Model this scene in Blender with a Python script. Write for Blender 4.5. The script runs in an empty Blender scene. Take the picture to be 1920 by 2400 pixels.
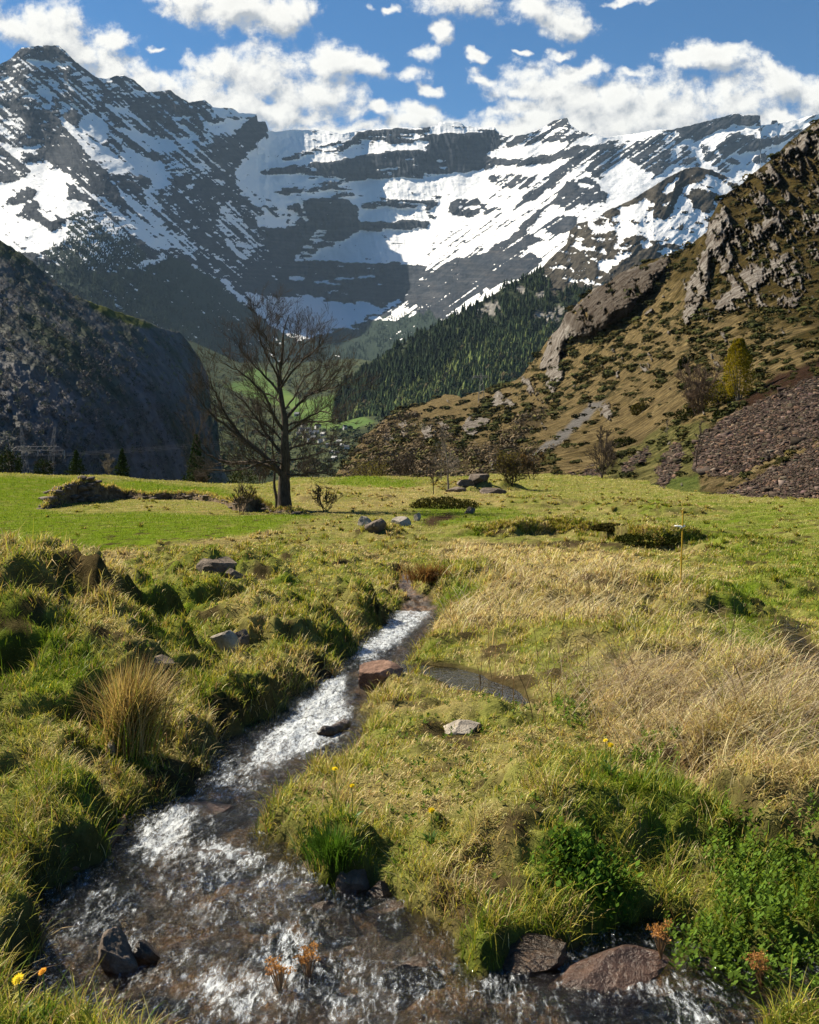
import bpy, math, random
import numpy as np
from mathutils import Vector

# ------------------------------------------------------------------ camera, sky, sun, exposure
W0, H0 = 1920.0, 2400.0            # photograph size; F, CX, HY are the lens in its pixels
F, CX, HY = 2560.0, 960.0, 980.0
SC = bpy.context.scene
COL = SC.collection
cam_d = bpy.data.cameras.new('camera')
cam_d.sensor_fit = 'HORIZONTAL'
cam_d.sensor_width = 36.0
cam_d.lens = 36.0 * F / W0
cam_d.shift_y = -(H0 / 2 - HY) / W0     # in units of the fitted (horizontal) side
cam_d.clip_start = 0.1
cam_d.clip_end = 60000.0
cam = bpy.data.objects.new('camera', cam_d)
cam.location = (0, 0, 0)
cam.rotation_euler = (math.radians(90), 0, 0)
COL.objects.link(cam)
SC.camera = cam

SUN_EL, SUN_AZ = math.radians(42.0), math.radians(-58.0)    # azimuth from the view axis, left negative
sun_dir = Vector((math.sin(SUN_AZ) * math.cos(SUN_EL), math.cos(SUN_AZ) * math.cos(SUN_EL), math.sin(SUN_EL)))
sun_d = bpy.data.lights.new('sun', 'SUN')
sun_d.energy = 5.0
sun_d.angle = math.radians(0.5)
sun_d.color = (1.0, 0.90, 0.72)
sun = bpy.data.objects.new('sun', sun_d)
sun.rotation_euler = sun_dir.to_track_quat('Z', 'Y').to_euler()
COL.objects.link(sun)

SC.view_settings.view_transform = 'Standard'
SC.view_settings.look = 'None'
SC.view_settings.exposure = 1.22
SC.view_settings.gamma = 1.0
SC.render.engine = 'CYCLES'
cy = SC.cycles
cy.max_bounces = 6
cy.diffuse_bounces = 2
cy.glossy_bounces = 2
cy.transmission_bounces = 3
cy.transparent_max_bounces = 12
cy.volume_bounces = 0
cy.sample_clamp_indirect = 4.0
cy.caustics_reflective = False
cy.caustics_refractive = False
cy.use_denoising = True

world = bpy.data.worlds.new('World')
SC.world = world
world.use_nodes = True


class NT:
    """small helper for building node trees"""
    def __init__(self, tree):
        self.t = tree
        self.n = tree.nodes
        self.l = tree.links

    def node(self, typ, **kw):
        nd = self.n.new(typ)
        for k, v in kw.items():
            setattr(nd, k, v)
        return nd

    def put(self, sock, v):
        if isinstance(v, bpy.types.NodeSocket):
            self.l.new(v, sock)
        elif v is not None:
            if hasattr(sock, 'default_value') and hasattr(sock.default_value, '__len__') and not hasattr(v, '__len__'):
                v = [v] * len(sock.default_value)
            if hasattr(v, '__len__') and len(v) == 3 and len(sock.default_value) == 4:
                v = (*v, 1.0)
            sock.default_value = v

    def math(self, op, a, b=None, c=None, clamp=False):
        nd = self.node('ShaderNodeMath', operation=op, use_clamp=clamp)
        for i, v in enumerate((a, b, c)):
            if v is not None:
                self.put(nd.inputs[i], v)
        return nd.outputs[0]

    def vec(self, op, a, b=None, out=0):
        nd = self.node('ShaderNodeVectorMath', operation=op)
        self.put(nd.inputs[0], a)
        if b is not None:
            self.put(nd.inputs[1], b)
        return nd.outputs[1] if op in ('LENGTH', 'DOT_PRODUCT') else nd.outputs[out]

    def noise(self, vec, scale=1.0, detail=4.0, rough=0.55, dist=0.0, out=0):
        nd = self.node('ShaderNodeTexNoise')
        if vec is not None:
            self.put(nd.inputs['Vector'], vec)
        nd.inputs['Scale'].default_value = scale
        nd.inputs['Detail'].default_value = detail
        nd.inputs['Roughness'].default_value = rough
        nd.inputs['Distortion'].default_value = dist
        return nd.outputs[out]

    def voronoi(self, vec, scale=1.0, feature='F1', out=0):
        nd = self.node('ShaderNodeTexVoronoi', feature=feature)
        if vec is not None:
            self.put(nd.inputs['Vector'], vec)
        nd.inputs['Scale'].default_value = scale
        return nd.outputs[out]

    def mapr(self, v, a, b, c=0.0, d=1.0, smooth=False):
        nd = self.node('ShaderNodeMapRange')
        nd.interpolation_type = 'SMOOTHSTEP' if smooth else 'LINEAR'
        self.put(nd.inputs[0], v)
        for i, q in enumerate((a, b, c, d)):
            self.put(nd.inputs[i + 1], q)
        return nd.outputs[0]

    def mix(self, f, a, b, mode='MIX'):
        nd = self.node('ShaderNodeMix', data_type='RGBA', blend_type=mode)
        self.put(nd.inputs[0], f)
        self.put(nd.inputs[6], a)
        self.put(nd.inputs[7], b)
        return nd.outputs[2]

    def attr(self, name, out=2):
        nd = self.node('ShaderNodeAttribute', attribute_name=name)
        return nd.outputs[out]          # 0 colour, 1 vector, 2 fac

    def ramp(self, f, stops):
        nd = self.node('ShaderNodeValToRGB')
        cr = nd.color_ramp
        while len(cr.elements) < len(stops):
            cr.elements.new(0.5)
        for e, (p, c) in zip(cr.elements, stops):
            e.position = p
            e.color = (*c, 1.0) if len(c) == 3 else c
        self.put(nd.inputs[0], f)
        return nd.outputs[0]

    def bump(self, h, strength=0.5, dist=0.1, normal=None):
        nd = self.node('ShaderNodeBump')
        nd.inputs['Strength'].default_value = strength
        nd.inputs['Distance'].default_value = dist
        self.put(nd.inputs['Height'], h)
        if normal is not None:
            self.put(nd.inputs['Normal'], normal)
        return nd.outputs[0]


def new_mat(name):
    m = bpy.data.materials.new(name)
    m.use_nodes = True
    m.node_tree.nodes.clear()
    t = NT(m.node_tree)
    out = t.node('ShaderNodeOutputMaterial')
    return m, t, out


def principled(t, out, color=None, rough=0.9, normal=None, spec=0.3, **kw):
    b = t.node('ShaderNodeBsdfPrincipled')
    if color is not None:
        t.put(b.inputs['Base Color'], color)
    t.put(b.inputs['Roughness'], rough)
    b.inputs['Specular IOR Level'].default_value = spec
    if normal is not None:
        t.put(b.inputs['Normal'], normal)
    for k, v in kw.items():
        t.put(b.inputs[k], v)
    if out is not None:
        t.l.new(b.outputs[0], out.inputs[0])
    return b


# ---- the sky: Nishita air with cumulus placed by compass direction
CLOUDS = [  # photograph-pixel style angles (tan units x 2300): centre, radii
    (-10, 62, 120, 50), (95, 75, 110, 48), (165, 110, 100, 55), (245, 155, 85, 42), (310, 185, 75, 36), (220, 85, 45, 28),
    (410, 8, 70, 40), (500, 18, 100, 44), (590, 30, 80, 44), (460, 150, 70, 46), (560, 160, 120, 60),
    (640, 190, 110, 48), (700, 128, 75, 34), (770, 142, 70, 24), (855, 155, 55, 28), (878, 112, 38, 18),
    (480, 215, 150, 40), (640, 245, 130, 30), (745, 268, 90, 22), (800, 228, 40, 18), (885, 240, 62, 24),
    (908, 185, 28, 15), (990, 8, 100, 36), (1110, 18, 100, 42), (1190, 44, 50, 30), (940, 72, 38, 24),
    (1150, 170, 95, 42), (1085, 192, 65, 24), (1085, 232, 95, 24), (1235, 205, 120, 50), (1200, 250, 160, 34),
    (1320, 200, 85, 48), (1420, 215, 150, 55), (1310, 272, 180, 34), (1540, 218, 90, 42), (1500, 118, 92, 28),
    (1560, 102, 36, 16), (1660, 168, 70, 42), (1720, 200, 60, 46), (1325, 155, 30, 12),
    (1015, 135, 20, 10), (310, 100, 24, 9), (1195, 107, 26, 9), (1105, 108, 22, 7), (1400, 255, 200, 40),
    (810, 10, 26, 10), (560, 235, 190, 34), (700, 275, 180, 22), (900, 262, 120, 20), (1120, 262, 160, 26), (1500, 262, 160, 26), (360, 190, 80, 34), (1230, 150, 60, 24), (1330, 4, 60, 9), (1010, 170, 34, 12), (1640, 255, 60, 22)]


def build_world():
    g = bpy.data.node_groups.new('cloud_cover', 'ShaderNodeTree')
    g.interface.new_socket('P', in_out='INPUT', socket_type='NodeSocketVector')
    g.interface.new_socket('Density', in_out='OUTPUT', socket_type='NodeSocketFloat')
    t = NT(g)
    gi = t.node('NodeGroupInput')
    go = t.node('NodeGroupOutput')
    p = gi.outputs[0]
    warp = t.noise(p, 16.0, 4.0, 0.6, out=1)
    pw = t.vec('ADD', p, t.vec('MULTIPLY', t.vec('SUBTRACT', warp, (0.5, 0.5, 0.5)), (0.07, 0.05, 0.0)))
    acc = None
    for cx, cy_, rx, ry in CLOUDS:
        u, v = (cx - 862.5) / 2300.0, (880.5 - cy_) / 2300.0
        d = t.vec('SUBTRACT', pw, (u, v, 0))
        d = t.vec('MULTIPLY', d, (2300.0 / rx, 2300.0 / ry, 0))
        ln = t.vec('LENGTH', d)
        acc = ln if acc is None else t.math('SMOOTH_MIN', acc, ln, 0.35)
    n1 = t.noise(p, 17.0, 10.0, 0.62, 0.3)
    n2 = t.noise(p, 60.0, 7.0, 0.7)
    m = t.math('SUBTRACT', 1.0, acc)
    m = t.math('ADD', t.math('MULTIPLY', m, 0.75), t.math('MULTIPLY', t.math('SUBTRACT', n1, 0.42), 2.5))
    m = t.math('ADD', m, t.math('MULTIPLY', t.math('SUBTRACT', n2, 0.5), 1.25))
    t.l.new(m, go.inputs[0])

    t = NT(world.node_tree)
    t.n.clear()
    out = t.node('ShaderNodeOutputWorld')
    bg = t.node('ShaderNodeBackground')
    t.l.new(bg.outputs[0], out.inputs[0])
    sky = t.node('ShaderNodeTexSky', sky_type='NISHITA')
    sky.sun_disc = False
    sky.sun_elevation = SUN_EL
    sky.sun_rotation = SUN_AZ
    sky.altitude = 1500.0
    sky.air_density = 1.0
    sky.dust_density = 0.3
    sky.ozone_density = 4.0
    hs = t.node('ShaderNodeHueSaturation')
    hs.inputs['Saturation'].default_value = 1.22
    hs.inputs['Value'].default_value = 0.82
    t.l.new(sky.outputs[0], hs.inputs['Color'])
    skyc = t.mix(1.0, hs.outputs[0], (0.76, 1.0, 1.03), 'MULTIPLY')
    tc = t.node('ShaderNodeTexCoord')
    sp = t.node('ShaderNodeSeparateXYZ')
    t.l.new(tc.outputs['Generated'], sp.inputs[0])
    yy = t.math('MAXIMUM', t.math('ABSOLUTE', sp.outputs[1]), 0.08)
    cb = t.node('ShaderNodeCombineXYZ')
    t.put(cb.inputs[0], t.math('DIVIDE', sp.outputs[0], yy))
    t.put(cb.inputs[1], t.math('DIVIDE', sp.outputs[2], yy))
    p = cb.outputs[0]

    def grp(v):
        nd = t.node('ShaderNodeGroup')
        nd.node_tree = g
        t.l.new(v, nd.inputs[0])
        return nd.outputs[0]
    d0 = grp(p)
    d1 = grp(t.vec('ADD', p, (-0.009, 0.013, 0)))
    cover = t.mapr(d0, -0.04, 0.62, 0, 1, True)
    shade = t.mapr(t.math('SUBTRACT', t.math('MINIMUM', d0, 1.3), t.math('MINIMUM', d1, 1.3)), -0.42, 0.36, 0.0, 1.0)
    ccol = t.ramp(shade, [(0.0, (4.0, 4.2, 4.4)), (0.45, (6.6, 6.55, 6.4)), (1.0, (9.0, 8.8, 8.2))])
    thick = t.mapr(d0, 0.3, 1.6, 1.0, 0.86)
    ccol = t.mix(1.0, ccol, t.ramp(thick, [(0, (0, 0, 0)), (1, (1, 1, 1))]), 'MULTIPLY')
    up = t.mapr(sp.outputs[2], 0.0, 0.02)
    cover = t.math('MULTIPLY', cover, up)
    t.l.new(t.mix(cover, skyc, ccol), bg.inputs[0])
    bg.inputs[1].default_value = 0.053


build_world()


# ------------------------------------------------------------------ numeric helpers
def _h(ix, iy, iz, seed):
    n = (ix.astype(np.int64) * 374761393 + iy.astype(np.int64) * 668265263 + iz.astype(np.int64) * 2147483647 + seed * 1274126177) & 0xffffffff
    n = ((n ^ (n >> 13)) * 1274126177) & 0xffffffff
    n = n ^ (n >> 16)
    return n


def noise2(x, y, seed=0):
    x0 = np.floor(x); y0 = np.floor(y)
    fx = x - x0; fy = y - y0
    u = fx * fx * fx * (fx * (fx * 6 - 15) + 10)
    v = fy * fy * fy * (fy * (fy * 6 - 15) + 10)
    z = np.zeros(1)

    def gr(dx, dy):
        a = _h(x0 + dx, y0 + dy, z, seed) * (2 * math.pi / 4294967296.0)
        return np.cos(a) * (fx - dx) + np.sin(a) * (fy - dy)
    a = gr(0, 0); b = gr(1, 0); c = gr(0, 1); d = gr(1, 1)
    return (a + (b - a) * u) * (1 - v) + (c + (d - c) * u) * v    # about -0.7..0.7


def fbm(x, y, octv=5, seed=0, gain=0.5, lac=2.03):
    s = 0; a = 1.0; tot = 0
    for i in range(octv):
        s = s + a * noise2(x, y, seed + i * 17)
        tot += a
        a *= gain
        x = x * lac + 13.1; y = y * lac + 7.7
    return s / tot * 1.6


def ridged(x, y, octv=4, seed=0, gain=0.5):
    s = 0; a = 1.0; tot = 0
    for i in range(octv):
        s = s + a * (1 - 2.2 * np.abs(noise2(x, y, seed + i * 31)))
        tot += a
        a *= gain
        x = x * 2.07 + 3.3; y = y * 2.07 + 9.1
    return s / tot


def sstep(a, b, x):
    t = np.clip((x - a) / (b - a), 0, 1)
    return t * t * (3 - 2 * t)


def in_poly(px, py, poly):
    r = np.zeros(px.shape, bool)
    n = len(poly)
    xs = [p[0] for p in poly]; ys = [p[1] for p in poly]
    bb = (px >= min(xs)) & (px <= max(xs)) & (py >= min(ys)) & (py <= max(ys))
    x = px[bb]; y = py[bb]
    q = np.zeros(x.shape, bool)
    for i in range(n):
        x1, y1 = poly[i]; x2, y2 = poly[(i + 1) % n]
        if y1 == y2:
            continue
        c = ((y1 > y) != (y2 > y)) & (x < (x2 - x1) * (y - y1) / (y2 - y1) + x1)
        q ^= c
    r[bb] = q
    return r


def seg_dist(px, py, pts, closed=False):
    best = np.full(px.shape, 1e18)
    n = len(pts)
    for i in range(n if closed else n - 1):
        x1, y1 = pts[i][:2]; x2, y2 = pts[(i + 1) % n][:2]
        dx, dy = x2 - x1, y2 - y1
        L = dx * dx + dy * dy + 1e-12
        t = np.clip(((px - x1) * dx + (py - y1) * dy) / L, 0, 1)
        best = np.minimum(best, (px - x1 - t * dx) ** 2 + (py - y1 - t * dy) ** 2)
    return np.sqrt(best)


def blur1(a, s, axis):
    n = max(1, int(s))
    for _ in range(3):
        p = [(0, 0)] * a.ndim
        p[axis] = (n + 1, n)
        b = np.cumsum(np.pad(a, p, mode='edge'), axis=axis)
        k = 2 * n + 1
        if axis == 0:
            a = (b[k:] - b[:-k]) / k
        else:
            a = (b[:, k:] - b[:, :-k]) / k
    return a


def blur(a, sy, sx):
    return blur1(blur1(a, sy, 0), sx, 1)


def tps(ctrl, xs, ys, reg=1e-3):
    c = np.array(ctrl, float)
    P = c[:, :2] / 500.0
    v = np.log(c[:, 2])
    n = len(P)
    d2 = ((P[:, None] - P[None]) ** 2).sum(-1)
    K = 0.5 * d2 * np.log(d2 + 1e-12) + np.eye(n) * reg
    Q = np.hstack([np.ones((n, 1)), P])
    A = np.block([[K, Q], [Q.T, np.zeros((3, 3))]])
    w = np.linalg.solve(A, np.concatenate([v, np.zeros(3)]))
    sh = xs.shape
    X = xs.ravel() / 500.0; Y = ys.ravel() / 500.0
    r = w[n] + w[n + 1] * X + w[n + 2] * Y
    for i in range(n):
        q = (X - P[i, 0]) ** 2 + (Y - P[i, 1]) ** 2
        r += w[i] * 0.5 * q * np.log(q + 1e-12)
    return np.exp(r).reshape(sh)


def unproj(px, py, d):
    return np.stack([(px - CX) / F * d, d * np.ones_like(px), (HY - py) / F * d], -1)


def mesh_np(name, V, Fq=None, attrs=None, mat=None, smooth=True, parent=None, loops=None, starts=None, totals=None, colors=None):
    """mesh object from numpy arrays (quads or tris in Fq)"""
    me = bpy.data.meshes.new(name)
    V = np.ascontiguousarray(V.reshape(-1, 3), dtype=np.float32)
    me.vertices.add(len(V))
    me.vertices.foreach_set('co', V.ravel())
    if loops is None:
        k = Fq.shape[1]
        loops = Fq.ravel()
        starts = np.arange(0, len(loops), k)
    me.loops.add(len(loops))
    me.loops.foreach_set('vertex_index', np.ascontiguousarray(loops, dtype=np.int32))
    me.polygons.add(len(starts))
    me.polygons.foreach_set('loop_start', np.ascontiguousarray(starts, dtype=np.int32))
    if smooth:
        me.polygons.foreach_set('use_smooth', np.ones(len(starts), dtype=bool))
    for k, a in (attrs or {}).items():
        at = me.attributes.new(k, 'FLOAT', 'POINT')
        at.data.foreach_set('value', np.ascontiguousarray(a.ravel(), dtype=np.float32))
    for k, a in (colors or {}).items():
        at = me.attributes.new(k, 'FLOAT_COLOR', 'POINT')
        a = a.reshape(-1, a.shape[-1])
        if a.shape[1] == 3:
            a = np.hstack([a, np.ones((len(a), 1))])
        at.data.foreach_set('color', np.ascontiguousarray(a.ravel(), dtype=np.float32))
    me.update(calc_edges=True)
    o = bpy.data.objects.new(name, me)
    if mat is not None:
        for m in (mat if isinstance(mat, (list, tuple)) else [mat]):
            me.materials.append(m)
    COL.objects.link(o)
    if parent is not None:
        o.parent = parent
    return o


def grid_faces(ny, nx):
    i = np.arange(ny * nx).reshape(ny, nx)
    # rows run from top (far) to bottom (near): keep normals towards the camera/up
    return np.stack([i[1:, :-1], i[1:, 1:], i[:-1, 1:], i[:-1, :-1]], -1).reshape(-1, 4)


def tag(o, label=None, cat=None, group=None, kind=None):
    if label: o['label'] = label
    if cat: o['category'] = cat
    if group: o['group'] = group
    if kind: o['kind'] = kind
    return o


def empty(name, loc=(0, 0, 0), label=None, cat=None, group=None):
    o = bpy.data.objects.new(name, None)
    o.location = loc
    o.empty_display_size = 0.2
    COL.objects.link(o)
    return tag(o, label, cat, group)


def pts_interp(poly, x):
    p = sorted(poly)
    return np.interp(x, [q[0] for q in p], [q[1] for q in p])


def terrain_layer(name, x0, x1, nx, ny, top, bot, ctrl, jag=(0, 40), back=0.25, seed=1, tpow=1.0):
    """rows of a hillside from its skyline down to its foot; returns pixel coordinates and depth"""
    px = np.linspace(x0, x1, nx)
    tp = pts_interp(top, px)
    if jag[0]:
        tp = tp + jag[0] * fbm(px / jag[1], px * 0 + seed * 3.7, 6, seed, 0.62)
    bt = pts_interp(bot, px)
    t = np.linspace(0, 1, ny) ** tpow
    PY = tp[None] + (bt - tp)[None] * t[:, None]
    PX = np.repeat(px[None], ny, 0)
    D = tps(ctrl, PX, PY)
    return PX, PY, D


def add_back(V, D, n=6, drop=0.5, ext=0.12):
    """continue a hillside behind its crest, falling away"""
    top = V[0]
    rows = []
    for k in range(n, 0, -1):
        s = k / n
        q = top * (1 + ext * s)          # further along the same bearing
        q[:, 2] = top[:, 2] - drop * ext * s * D[0]
        rows.append(q)
    return np.concatenate([np.array(rows), V], 0)
# ------------------------------------------------------------------ far mountains
def stamp(PX, PY, base, polys, warp=6.0, wl=26.0, seed=5, soft=2):
    wx = PX + warp * fbm(PX / wl, PY / wl, 4, seed)
    wy = PY + warp * 0.7 * fbm(PX / wl + 40, PY / wl, 4, seed + 3)
    m = np.full(PX.shape, float(base)) if np.isscalar(base) else base.copy()
    for v, poly in polys:
        m[in_poly(wx, wy, poly)] = v
    return m


def rot_noise(PX, PY, ang, lx, ly, octv=5, seed=0, fn=fbm):
    c, s = math.cos(ang), math.sin(ang)
    a = (PX * c + PY * s) / lx
    b = (-PX * s + PY * c) / ly
    return fn(a, b, octv, seed)


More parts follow.
